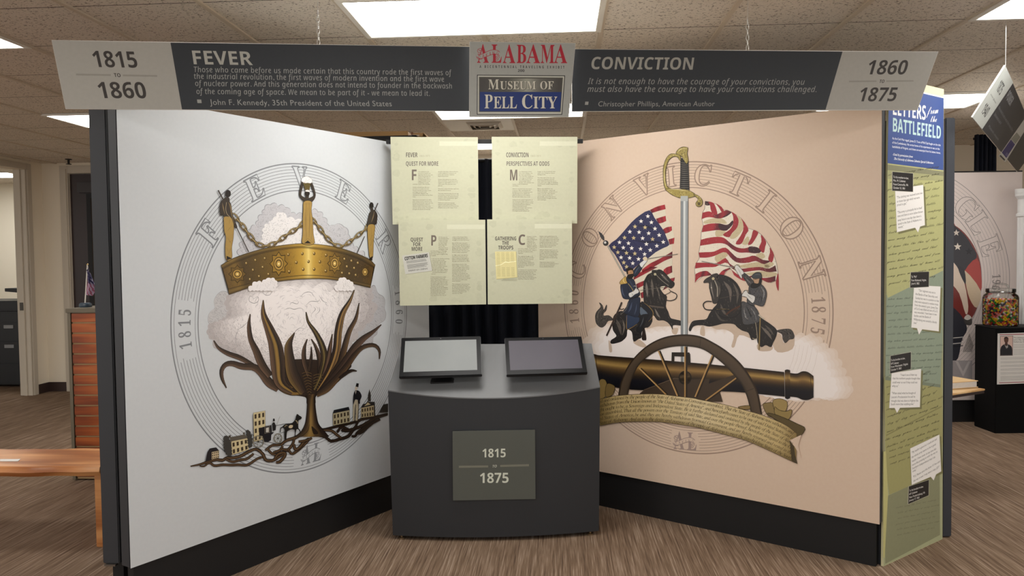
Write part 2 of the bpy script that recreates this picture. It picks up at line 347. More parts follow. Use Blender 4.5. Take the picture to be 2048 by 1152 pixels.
OUTLINES['I'] = [
 [337,[199,428,-233,-428,59,0,69,133,145,0,16,-133,53,0,-53,428],[215,370,18,-189,-113,0]],
 [360,[115,428,-90,-428,182,4,39,11,33,19,35,41,12,58,-11,46,-31,30,-27,14,56,23,34,44,4,64,-17,38,-33,23,-47,12],[159,382,80,-1,30,-7,24,-26,1,-49,-17,-27,-28,-18,-35,-7,-84,-1],[121,202,87,-2,32,-10,19,-19,10,-38,-7,-37,-8,-15,-27,-23,-40,-11,-99,-1]],
 [352,[304,433,-52,0,-42,-8,-37,-16,-47,-35,-26,-30,-29,-51,-26,-97,1,-74,7,-32,31,-52,22,-19,56,-22,91,2,47,13,0,47,-35,-10,-48,-7,-35,1,-21,6,-33,24,-21,37,-5,23,1,67,14,60,16,36,34,48,30,23,36,15,42,5,36,-4,47,-17,21,44]],
 [400,[115,428,-90,-428,144,2,69,17,29,14,50,40,19,24,29,58,15,66,-1,77,-8,35,-33,53,-52,32,-33,8],[159,382,76,-2,22,-5,37,-22,14,-17,15,-47,-3,-88,-29,-73,-53,-54,-22,-12,-53,-14,-75,-2]],
 [308,[115,428,-90,-428,217,0,10,47,-164,0,33,153,153,0,9,47,-153,0,28,134,164,0,10,47]],
 [286,[115,428,-90,-428,53,0,38,181,154,0,10,48,-153,0,31,152,165,0,9,47]],
 [407,[293,434,-44,-1,-47,-11,-42,-21,-37,-29,-43,-60,-20,-47,-13,-53,-1,-93,8,-31,32,-51,52,-32,32,-8,54,-3,50,6,57,16,45,210,-137,0,-10,-47,84,0,-28,-127,-42,-9,-67,2,-28,12,-21,18,-24,53,-1,63,11,59,22,51,32,41,38,28,45,15,39,2,41,-7,48,-18,20,47,-55,19]],
 [408,[169,428,-53,0,-91,-428,54,0,42,200,188,0,-42,-200,53,0,90,428,-52,0,-39,-181,-188,0]],
 [194,[229,428,-150,0,-6,-30,45,-11,-73,-346,-51,-12,-6,-29,150,0,6,29,-46,12,73,346,52,11]],
 [164,[169,428,-53,0,-101,-456,-17,-22,-22,-12,-25,-5,-33,4,-10,2,-2,-46,32,-7,37,2,58,24,28,35,18,52]],
 [337,[169,428,-54,0,-90,-428,53,0,36,171,50,37,83,-208,59,0,-101,240,186,188,-65,0,-202,-208]],
 [287,[169,428,-54,0,-90,-428,217,0,10,48,-164,0]],
 [505,[115,428,-91,-428,50,0,62,290,12,86,48,-376,43,0,206,376,-81,-376,54,0,88,428,-82,0,-190,-349,-44,349]],
 [424,[115,428,-91,-428,50,0,73,355,133,-355,57,0,90,428,-51,0,-71,-354,-133,354]],
 [433,[294,432,-34,3,-48,-5,-62,-29,-49,-48,-25,-41,-18,-47,-15,-105,10,-69,31,-52,23,-20,59,-22,36,-3,49,5,62,28,47,48,24,40,16,46,14,105,-10,71,-30,53,-23,20],[256,388,42,-8,32,-24,12,-17,13,-45,-1,-71,-20,-80,-28,-49,-24,-25,-28,-17,-50,-11,-23,2,-38,16,-27,32,-14,44,1,72,21,81,29,48,25,24,28,18]],
 [340,[115,428,-90,-428,53,0,35,167,82,3,70,19,27,17,36,47,9,30,1,57,-5,22,-22,36,-40,23,-27,5],[159,382,65,-1,30,-8,20,-16,12,-42,-9,-46,-25,-32,-40,-18,-89,-7]],
 [433,[294,432,-34,3,-48,-5,-43,-17,-37,-26,-44,-54,-22,-44,-15,-49,-7,-53,2,-63,20,-61,41,-44,27,-14,71,-11,7,1,65,-97,68,0,-80,106,44,22,37,33,29,42,29,77,10,88,-10,71,-30,53,-23,20],[256,388,42,-8,32,-24,12,-17,13,-45,-1,-71,-20,-80,-27,-49,-24,-25,-29,-17,-50,-11,-23,2,-38,16,-27,32,-14,44,1,72,21,81,29,48,25,24,28,18]],
 [344,[115,428,-90,-428,53,0,37,177,70,0,62,-177,58,0,-70,189,49,21,19,13,25,34,13,63,-8,47,-25,34,-41,21,-58,6],[159,382,65,-1,30,-7,27,-27,5,-31,-15,-53,-28,-26,-43,-13,-75,-1]],
 [303,[220,434,-53,-3,-49,-19,-36,-34,-14,-31,-4,-50,14,-43,32,-32,86,-61,12,-19,4,-22,-4,-25,-10,-20,-16,-15,-32,-14,-69,-3,-70,23,0,-53,57,-16,43,-3,64,8,50,25,32,41,11,56,-11,49,-31,35,-85,58,-14,18,-7,21,2,25,11,27,38,25,57,3,63,-21,20,45,-48,19]],
 [301,[353,428,-289,0,-10,-47,118,0,-81,-381,54,0,81,381,118,0]],
 [406,[163,428,-53,0,-61,-290,0,-52,17,-44,33,-31,50,-15,56,-1,44,9,35,18,27,27,21,34,15,40,66,305,-54,0,-59,-278,-25,-66,-27,-27,-40,-14,-61,3,-35,25,-10,27,2,47]],
 [331,[108,428,-53,0,46,-428,57,0,228,428,-59,0,-176,-345,-11,-22]],
 [514,[117,428,-53,0,18,-428,55,0,162,359,18,-359,54,0,195,428,-57,0,-143,-338,-10,-24,-14,362,-55,0,-164,-362,3,89]],
 [316,[121,428,-54,0,76,-201,-174,-227,59,0,139,185,61,-185,56,0,-81,224,162,204,-58,0,-128,-163]],
 [305,[109,428,-54,0,70,-267,-35,-161,54,0,33,159,184,269,-61,0,-140,-214]],
 [319,[344,428,-253,0,-11,-48,189,0,-267,-338,-8,-42,266,0,10,48,-201,0,267,338]],
 [341,[202,327,-49,-4,-44,-23,-36,-39,-26,-52,-15,-61,-2,-70,12,-40,11,-16,28,-21,35,-7,32,5,29,15,50,45,-7,-59,42,0,68,322,-40,0,-22,-50,-30,39],[181,282,35,-3,18,-14,12,-20,3,-39,-7,-46,-19,-48,-26,-39,-31,-26,-33,-9,-30,9,-17,27,-3,46,8,50,23,58,35,40]],
 [347,[166,456,-53,0,-96,-456,39,0,20,49,33,-38,37,-16,50,4,45,23,24,25,29,49,18,58,6,64,-14,66,-23,27,-32,14,-36,1,-29,-10,-63,-54],[203,282,32,-3,16,-12,10,-20,3,-45,-8,-50,-21,-58,-24,-33,-31,-19,-37,-3,-23,9,-20,28,-4,27,6,51,17,47,24,39,29,28]],
 [272,[207,327,-64,-9,-31,-17,-26,-23,-39,-63,-17,-80,7,-74,10,-20,33,-30,43,-15,25,-2,56,8,27,11,0,45,-47,-17,-46,-2,-36,19,-18,39,0,40,7,42,14,38,20,31,26,22,46,13,65,-15,15,44]],
 [347,[358,456,-52,0,-35,-184,-43,46,-41,9,-35,-5,-31,-13,-50,-49,-25,-52,-17,-82,6,-70,18,-34,28,-21,51,-6,43,18,50,46,-7,-59,44,0],[178,282,40,-3,18,-14,13,-33,1,-31,-10,-51,-20,-45,-26,-35,-30,-24,-30,-8,-23,4,-15,12,-10,20,-3,45,12,65,18,43,34,41]],
 [299,[211,326,-57,-3,-31,-14,-28,-22,-42,-60,-18,-55,-5,-38,6,-69,23,-38,17,-15,43,-16,41,-2,38,7,44,16,0,45,-54,-20,-50,-3,-28,11,-23,34,-4,50,0,5,70,4,48,11,36,18,25,24,18,41,-4,47,-31,32],[187,284,32,-10,11,-26,-11,-31,-29,-21,-44,-11,-55,-3,17,43,23,32,27,20]],
 [191,[217,459,-47,-5,-30,-18,-29,-47,-17,-66,-60,-19,-5,-23,56,0,-74,-342,-25,-35,-24,-4,-29,6,0,-44,22,-5,37,1,33,14,32,46,81,363,69,0,8,41,-69,0,17,61,12,20,16,9,27,4,34,-9,14,41]],
 [347,[202,327,-33,-1,-33,-9,-29,-18,-25,-25,-36,-67,-11,-40,-6,-63,13,-66,24,-28,32,-14,35,-1,30,10,62,54,-20,-81,-23,-50,-38,-24,-60,-2,-69,23,0,-49,68,-19,81,6,42,22,17,17,26,48,82,372,-41,0,-22,-50,-29,39],[179,282,39,-3,18,-14,13,-33,0,-31,-10,-50,-19,-45,-26,-36,-30,-24,-30,-8,-23,4,-15,12,-10,20,-3,45,12,65,18,43,34,41]],
 [347,[166,456,-53,0,-96,-456,53,0,35,164,16,42,42,55,23,14,32,8,32,-11,10,-31,-48,-241,53,0,46,215,1,49,-11,31,-21,20,-30,11,-30,0,-33,-9,-28,-18,-38,-37]],
 [155,[146,440,-27,-1,-15,-15,-5,-27,12,-18,23,-3,22,15,4,35],[138,322,-53,0,-68,-322,53,0]],
 [155,[146,440,-27,-1,-15,-15,-5,-27,12,-18,22,-3,22,15,5,35],[137,322,-52,0,-84,-389,-25,-30,-22,-3,-30,6,0,-44,38,-6,20,2,34,13,31,42]],
 [297,[166,456,-53,0,-97,-456,54,0,24,116,43,35,68,-151,58,0,-86,184,138,138,-62,0,-154,-156]],
 [155,[166,456,-53,0,-97,-456,53,0]],
 [525,[244,326,-28,1,-32,-10,-26,-18,-33,-37,3,60,-43,0,-68,-322,53,0,35,164,15,42,40,55,22,14,30,8,30,-11,9,-31,-48,-241,53,0,36,168,15,40,29,42,42,30,20,3,25,-6,10,-10,6,-23,-49,-244,53,0,47,222,-4,60,-26,34,-29,10,-30,1,-52,-22,-48,-49,-8,30,-14,23]],
 [347,[251,328,-31,1,-33,-10,-28,-18,-35,-37,6,59,-47,0,-69,-325,57,0,36,165,16,42,41,54,23,14,31,8,31,-9,10,-33,-49,-241,56,0,44,203,6,47,-13,48,-21,21]],
 [338,[216,324,-64,-3,-47,-23,-36,-39,-30,-66,-10,-74,8,-51,10,-21,31,-33,44,-17,64,3,47,23,36,39,30,66,11,74,-8,51,-10,21,-32,33],[190,282,31,-6,20,-18,13,-33,1,-43,-7,-45,-14,-38,-19,-29,-36,-26,-43,-4,-36,19,-17,40,0,40,12,61,26,47,38,29]],
 [347,[250,325,-35,1,-30,-10,-61,-54,4,60,-43,0,-98,-466,52,0,37,193,24,-30,20,-16,26,-8,50,3,44,24,46,56,26,76,4,89,-12,41,-10,15,-28,21],[203,282,32,-3,16,-12,10,-20,3,-45,-8,-50,-21,-58,-24,-33,-31,-19,-37,-3,-23,9,-20,28,-4,27,6,52,17,47,24,39,29,27]],
 [347,[202,327,-33,-1,-33,-9,-29,-18,-25,-25,-36,-67,-17,-82,6,-69,7,-19,24,-27,50,-16,32,5,28,15,49,45,-46,-203,52,0,99,466,-40,0,-22,-50,-30,39],[179,282,39,-4,18,-14,13,-33,0,-30,-10,-50,-19,-45,-26,-36,-30,-24,-30,-8,-23,4,-15,12,-10,20,-3,45,12,65,18,43,34,41]],
 [239,[227,328,-26,-3,-27,-12,-49,-51,3,60,-43,0,-68,-322,53,0,40,178,21,46,31,36,39,18,45,-2,11,47]],
 [259,[164,327,-38,-1,-39,-13,-30,-24,-14,-33,-1,-34,16,-37,87,-62,18,-27,0,-19,-10,-18,-31,-18,-56,-2,-63,24,0,-49,39,-14,37,-6,41,2,45,12,34,25,17,37,1,39,-10,27,-32,29,-64,41,-17,26,8,32,25,16,48,2,55,-19,17,42]],
 [199,[154,395,-32,0,-37,-67,-54,-23,-5,-24,50,0,-40,-191,4,-59,16,-21,25,-12,37,-4,43,11,0,40,-32,-7,-25,2,-13,12,-4,18,43,211,80,0,8,41,-81,0]],
 [347,[135,322,-53,0,-47,-222,3,-61,29,-34,29,-10,30,0,53,21,43,43,-4,-59,44,0,68,322,-52,0,-36,-164,-15,-42,-43,-56,-23,-14,-33,-8,-32,11,-10,30]],
 [280,[82,322,-53,0,37,-322,69,0,174,322,-56,0,-138,-266,-9,-16]],
 [434,[86,322,-52,0,13,-322,63,0,122,271,12,-271,64,0,149,322,-56,0,-117,-276,-13,276,-57,0,-126,-276]],
 [290,[101,322,-54,0,70,-156,-139,-166,61,0,99,125,55,-125,53,0,-74,163,134,159,-61,0,-94,-119]],
 [280,[82,322,-53,0,48,-327,-37,-62,-25,-25,-33,-9,-38,6,0,-43,8,-2,53,-3,49,21,26,29,25,39,204,376,-56,0,-98,-184,-43,-95,-7,99]],
 [267,[263,322,-195,0,-8,-40,138,0,-200,-246,-7,-36,213,0,8,40,-153,0,196,239]],]
OUTLINES['R'] = [
 [390,[200,416,-16,0,-152,-374,-17,-20,-23,-6,0,-16,122,0,0,16,-23,2,-22,13,0,27,23,60,134,0,27,-77,-3,-11,-9,-8,-36,-6,0,-16,191,0,0,16,-23,8,-23,38],[101,143,57,142,58,-142]],
 [395,[197,407,-183,0,0,-15,25,-3,16,-9,7,-12,4,-26,0,-284,-10,-29,-28,-12,-14,-1,0,-16,235,2,59,15,42,31,13,20,11,50,-8,36,-22,30,-36,22,-52,15,43,13,31,19,18,27,6,33,-10,41,-29,29,-49,18],[184,387,38,-4,10,-6,15,-20,7,-30,-1,-40,-9,-33,-9,-11,-26,-13,-46,-5,1,143,7,15],[163,206,56,-5,29,-16,9,-12,10,-35,2,-23,-4,-42,-12,-29,-10,-10,-27,-11,-35,1,-14,10,-4,24]],
 [418,[253,414,-51,0,-54,-14,-46,-26,-37,-38,-27,-47,-8,-27,-7,-58,7,-59,8,-27,26,-48,37,-37,46,-27,53,-14,29,-2,52,6,45,17,40,27,34,39,-17,16,-30,-32,-33,-23,-36,-14,-36,-5,-52,11,-38,34,-22,57,-8,79,7,85,21,61,33,36,48,12,43,-8,20,-10,35,-32,16,-21,24,-50,15,0,0,141,-16,0,-10,-20,-18,-7]],
 [443,[198,407,-185,0,0,-15,25,-3,16,-8,11,-31,0,-297,-5,-20,-10,-11,-32,-6,0,-16,186,0,94,13,67,38,40,63,13,89,-3,46,-11,41,-17,35,-25,29,-31,23,-38,17,-44,10],[189,386,60,-10,36,-35,21,-57,7,-79,-7,-81,-21,-57,-16,-20,-19,-14,-24,-9,-38,-2,-19,8,-6,23,0,291,6,34]],
 [395,[356,407,-342,0,0,-15,35,-7,12,-12,3,-11,3,-292,-3,-27,-8,-17,-17,-8,-26,-3,0,-15,346,0,25,128,-17,0,-16,-35,-20,-26,-37,-27,-30,-10,-37,-5,-33,0,-22,6,-7,11,-2,18,0,139,17,-1,35,-8,17,-11,16,-28,9,-45,15,0,0,202,-15,0,-17,-56,-19,-21,-29,-10,-29,-1,2,148,9,13,24,3,40,-1,48,-11,32,-22,11,-17,14,-47,13,0]],
 [361,[352,407,-339,0,0,-15,35,-9,12,-12,7,-36,-1,-275,-10,-30,-16,-10,-26,-4,0,-16,215,0,0,16,-42,5,-19,17,-5,24,0,138,41,-5,25,-16,9,-12,16,-61,16,0,0,204,-16,0,-17,-56,-19,-22,-30,-10,-25,-1,3,155,12,8,49,1,35,-5,27,-10,28,-26,12,-25,8,-33,15,0]],
 [454,[254,414,-53,0,-53,-13,-46,-27,-19,-17,-32,-43,-20,-51,-6,-58,1,-32,5,-29,20,-52,32,-43,20,-17,49,-26,27,-8,60,-7,80,9,79,26,3,112,13,19,33,6,0,14,-201,0,0,-14,40,-7,13,-10,6,-19,1,-63,-7,-32,-14,-13,-23,-7,-42,2,-23,10,-19,15,-17,21,-23,61,-8,82,7,85,20,60,34,36,48,12,28,-4,27,-11,25,-19,22,-24,34,-63,16,0,0,141,-17,0,-12,-20,-16,-7]],
 [467,[216,407,-202,0,0,-15,26,-4,16,-9,10,-27,1,-280,-3,-27,-8,-17,-16,-9,-26,-3,0,-16,202,0,0,16,-36,7,-15,22,-2,152,142,0,-2,-153,-16,-21,-35,-7,0,-16,201,0,0,16,-26,4,-15,9,-10,29,0,294,10,27,15,8,26,5,0,15,-201,0,0,-15,34,-6,15,-15,4,-22,0,-125,-142,0,2,141,12,18,39,9]],
 [233,[218,407,-206,0,0,-15,28,-3,16,-7,8,-14,3,-22,-1,-292,-11,-25,-17,-9,-26,-4,0,-16,208,0,0,16,-29,5,-17,9,-8,15,-3,24,1,289,11,24,43,10]],
 [295,[281,407,-210,0,0,-15,31,-5,18,-10,11,-28,1,-330,-5,-33,-8,-14,-25,-8,-19,5,-7,14,13,29,1,22,-6,15,-12,11,-15,6,-26,-2,-13,-10,-10,-14,-2,-30,6,-21,13,-17,18,-14,35,-14,27,-2,57,8,41,26,25,43,8,60,2,281,12,22,39,10]],
 [456,[217,407,-202,0,0,-15,25,-4,16,-9,10,-27,1,-280,-3,-27,-8,-17,-16,-9,-26,-3,0,-16,203,0,0,16,-36,7,-15,22,-3,132,15,14,116,-149,4,-11,-2,-7,-28,-8,-17,0,0,-16,213,0,0,16,-23,4,-22,15,-177,219,98,99,31,21,28,13,35,5,0,15,-174,0,0,-15,38,-5,10,-5,3,-8,-6,-18,-142,-147,3,156,12,18,39,9]],
 [381,[223,407,-209,0,0,-15,26,-4,16,-9,10,-27,1,-280,-3,-27,-8,-17,-16,-9,-26,-3,0,-16,345,0,23,138,-17,0,-16,-38,-19,-29,-35,-29,-47,-15,-49,-2,-25,5,-10,18,0,310,7,19,9,8,43,7]],
 [566,[165,407,-152,0,0,-15,39,-8,8,-8,6,-17,1,-288,-7,-36,-12,-12,-35,-7,0,-16,138,0,0,16,-27,2,-17,8,-12,30,-1,291,147,-347,16,0,149,356,0,-282,-7,-40,-13,-12,-33,-6,0,-16,198,0,0,16,-36,7,-12,22,-3,293,3,24,9,16,15,9,24,5,0,15,-150,0,-118,-280]],
 [441,[140,407,-124,0,0,-15,20,-8,32,-37,-1,-296,-6,-19,-8,-9,-37,-7,0,-16,133,0,0,16,-37,7,-11,11,-6,36,0,243,265,-323,17,0,0,361,10,28,15,9,26,4,0,15,-132,0,0,-15,39,-9,12,-19,2,-213]],
 [469,[259,415,-45,0,-42,-8,-39,-16,-33,-22,-29,-29,-22,-34,-16,-39,-7,-42,0,-44,7,-42,16,-38,22,-34,28,-29,33,-23,38,-15,41,-9,44,0,42,9,39,15,34,23,28,29,23,34,15,38,8,42,0,45,-8,43,-15,38,-22,34,-28,29,-33,22,-38,15],[187,384,45,12,24,-3,21,-9,18,-15,15,-22,22,-60,7,-84,-6,-84,-20,-60,-32,-36,-45,-12,-23,3,-21,9,-18,15,-16,22,-21,60,-7,83,6,85,19,60]],
 [373,[191,407,-177,0,0,-15,26,-4,16,-9,10,-27,1,-280,-3,-27,-8,-17,-16,-9,-26,-3,0,-16,202,0,0,16,-27,3,-16,9,-10,29,0,127,88,2,55,15,38,30,19,41,2,24,-9,46,-18,25,-24,19,-33,13,-25,4],[185,385,40,-5,12,-7,15,-23,8,-34,0,-44,-4,-19,-13,-27,-25,-16,-55,-5,0,158,6,16]],
 [469,[259,415,-66,-3,-41,-12,-36,-19,-45,-41,-31,-53,-12,-40,-3,-44,4,-45,13,-43,34,-55,31,-29,60,-32,29,-44,38,-33,47,-19,82,-5,79,20,-3,17,-42,-7,-32,4,-27,14,-24,22,-19,32,63,30,26,21,39,54,20,63,2,35,-4,45,-20,59,-36,49,-30,25,-36,19],[187,384,45,12,24,-3,21,-9,18,-15,16,-22,21,-60,8,-84,-7,-84,-19,-60,-32,-36,-45,-12,-23,3,-21,9,-19,15,-15,22,-22,60,-7,83,6,85,19,60]],
 [422,[194,407,-180,0,0,-15,26,-4,16,-9,10,-27,1,-280,-3,-27,-8,-17,-16,-9,-26,-3,0,-16,202,0,0,16,-36,7,-15,22,-2,145,17,0,122,-190,127,0,0,16,-20,4,-14,12,-114,168,40,15,29,22,17,28,6,34,-3,26,-8,22,-14,18,-45,27,-67,13],[189,385,42,-5,23,-16,13,-27,4,-37,-5,-41,-16,-28,-28,-17,-59,-5,1,156,5,12]],
 [349,[174,416,-26,-1,-31,-7,-38,-25,-19,-23,-12,-29,-2,-55,12,-35,25,-30,38,-27,101,-54,15,-15,9,-16,3,-19,-5,-27,-14,-21,-24,-14,-30,-5,-43,8,-33,23,-14,18,-12,22,-18,57,-18,0,0,-151,17,0,7,16,14,5,81,-19,37,0,39,8,48,26,30,41,10,52,-8,49,-20,31,-21,18,-118,61,-32,23,-14,27,0,24,9,20,18,16,24,8,39,-2,24,-11,21,-17,27,-35,18,-46,15,0,0,131,-17,0,-6,-14,-12,-5]],
 [378,[10,407,0,-123,16,0,10,44,22,32,33,20,48,7,-1,-330,-11,-29,-17,-9,-28,-3,0,-16,211,0,0,16,-29,2,-17,9,-11,30,-1,330,50,-6,34,-20,22,-32,11,-46,15,0,0,124]],
 [440,[215,407,-202,0,0,-15,35,-8,15,-21,5,-260,18,-57,16,-20,21,-17,27,-11,33,-7,38,-2,70,10,27,12,21,18,17,23,12,30,7,37,5,242,13,21,31,10,0,15,-131,0,0,-15,29,-5,17,-9,11,-27,0,-209,-6,-53,-20,-39,-33,-23,-46,-7,-20,1,-32,13,-20,27,-10,39,1,265,12,18,39,9]],
 [382,[188,407,-201,0,0,-15,27,-11,21,-30,155,-362,15,0,142,367,18,26,30,10,0,15,-128,0,0,-15,12,-1,31,-9,6,-10,-1,-20,-84,-224,-94,233,0,12,6,10,13,6,32,3]],
 [546,[161,407,-175,0,0,-15,23,-6,16,-25,127,-371,18,0,112,286,100,-286,16,0,120,361,18,31,21,10,0,15,-108,0,0,-15,26,-5,13,-11,-2,-36,-62,-192,-73,216,3,14,7,8,31,6,0,15,-187,0,0,-15,28,-5,15,-13,21,-59,-70,-178,-73,223,4,23,31,9]],
 [421,[218,407,-205,0,0,-15,23,-7,26,-29,111,-170,-109,-146,-35,-22,-19,-2,0,-16,145,0,0,16,-19,1,-22,12,-2,19,11,24,64,91,71,-120,-1,-16,-8,-6,-36,-5,0,-16,202,0,0,16,-20,5,-15,15,-129,200,88,124,31,24,39,8,0,15,-147,0,0,-15,31,-6,7,-7,2,-17,-8,-18,-58,-85,-60,95,-6,17,8,16,40,5]],
 [380,[185,407,-197,0,0,-16,25,-8,21,-24,109,-199,-2,-115,-15,-22,-35,-7,0,-16,202,0,0,16,-36,7,-15,22,-3,137,109,177,23,25,21,7,0,16,-129,0,0,-16,23,-1,23,-14,2,-20,-13,-29,-76,-125,-82,165,2,13,7,6,36,5]],
 [395,[51,407,-11,-124,15,0,29,62,30,25,41,12,92,2,-229,-374,0,-10,346,0,15,146,-15,0,-9,-29,-26,-46,-37,-29,-49,-14,-106,-2,226,370,0,11]],
 [335,[193,433,-51,0,-23,-5,-38,-21,-28,-32,-10,-21,-19,-76,-4,-63,4,-62,19,-78,23,-38,15,-15,38,-21,23,-5,51,0,22,5,38,21,28,33,10,20,20,77,4,63,-4,62,-20,77,-23,39,-15,14,-37,21],[153,392,31,0,12,-8,16,-36,7,-57,2,-117,-5,-67,-11,-47,-9,-15,-13,-9,-30,0,-12,9,-17,36,-8,57,-2,117,5,67,12,47,10,15]],
 [335,[227,431,-67,0,-70,-50,-65,-28,3,-18,7,-14,12,-9,13,-3,27,10,29,27,21,25,-1,-319,-6,-12,-9,-6,-63,-2,0,-32,248,0,0,32,-64,2,-9,8,-5,12]],
 [335,[187,433,-72,-1,-47,-15,-30,-23,-11,-20,-4,-21,6,-27,16,-18,24,-11,31,-3,7,63,13,26,21,13,14,2,28,-9,16,-28,3,-45,-8,-42,-18,-41,-49,-62,-106,-109,0,-62,284,0,3,126,-36,0,-11,-36,-26,-21,-157,-3,162,160,28,36,21,42,4,31,-2,22,-18,36,-35,26]],
 [335,[185,433,-62,0,-49,-11,-34,-22,-16,-26,-1,-29,10,-20,20,-13,29,-6,18,-1,9,64,9,15,14,10,19,4,22,-5,15,-14,10,-22,2,-48,-18,-45,-23,-18,-16,-4,-58,-2,0,-37,59,-2,34,-11,24,-21,12,-28,-1,-47,-8,-23,-12,-17,-32,-16,-35,-1,-27,10,-20,19,-10,29,-1,18,-19,-3,-24,-16,-7,-17,0,-20,12,-26,18,-15,24,-12,33,-7,41,-3,60,7,52,21,20,18,16,22,13,44,-3,49,-13,25,-30,26,-60,23,51,27,26,28,13,33,2,20,-9,41,-28,31,-44,19]],
 [335,[178,428,-170,-280,0,-36,166,0,-1,-50,-7,-18,-22,-10,-36,-2,0,-32,211,0,0,32,-43,7,-14,23,0,50,62,0,0,39,-62,0,0,277],[177,368,-3,-217,-124,0,83,137]],
 [335,[55,428,-19,-207,28,-11,66,11,35,-6,14,-7,21,-22,6,-15,5,-56,-5,-29,-16,-30,-15,-11,-27,-8,-32,2,-24,14,-14,21,-6,34,-28,-6,-13,-10,-6,-16,0,-19,11,-25,26,-22,44,-13,55,-3,41,7,38,16,33,26,23,38,7,32,-2,49,-8,26,-13,22,-18,18,-23,14,-56,16,-52,2,-47,-9,10,111,137,-1,12,-12,8,-30,34,0,-3,109]],
 [335,[216,434,-58,-4,-36,-14,-29,-22,-34,-45,-16,-38,-13,-65,-2,-81,9,-58,19,-45,26,-34,33,-22,61,-12,32,3,28,7,24,13,35,39,17,52,0,58,-6,25,-24,39,-38,25,-24,6,-40,1,-36,-6,-32,-15,15,94,21,41,13,13,32,10,20,-7,14,-26,5,-44,46,8,17,13,8,16,-1,26,-14,23,-28,17],[164,226,20,-1,21,-11,14,-23,7,-36,1,-46,-7,-38,-13,-24,-19,-12,-24,1,-23,19,-18,40,-6,28,-5,74,26,20]],
 [335,[29,428,-3,-126,36,0,8,44,17,15,172,2,-160,-363,51,0,166,399,0,29]],
 [335,[201,433,-54,0,-58,-14,-26,-18,-24,-35,-7,-41,11,-47,19,-27,44,-34,-36,-21,-28,-24,-18,-27,-4,-17,-1,-34,8,-29,15,-26,24,-21,52,-20,80,-2,57,16,40,31,12,20,10,50,-5,35,-7,16,-24,28,-63,40,47,30,21,22,11,28,0,39,-16,38,-14,16,-18,13],[167,400,31,-11,22,-33,3,-25,-2,-27,-8,-21,-13,-16,-19,-14,-39,23,-21,29,-5,27,8,38,22,25],[137,186,9,7,55,-31,21,-20,11,-25,0,-30,-9,-27,-18,-20,-25,-10,-42,4,-21,16,-14,25,-5,32,3,29,10,23]],
 [335,[180,433,-61,-3,-49,-24,-23,-25,-17,-33,-9,-59,2,-28,17,-47,14,-17,38,-24,47,-8,27,3,34,15,24,23,-8,-76,-17,-55,-25,-32,-35,-11,-14,1,-33,17,-25,46,-18,-8,-7,-9,-4,-17,5,-25,10,-15,37,-22,46,-6,43,5,52,24,26,25,29,51,13,41,9,69,-1,58,-10,57,-19,45,-26,32,-34,22],[150,393,25,-1,12,-6,19,-26,8,-20,10,-92,-17,-23,-14,-11,-29,-6,-24,5,-18,16,-10,27,-3,60,7,38,14,26]],]
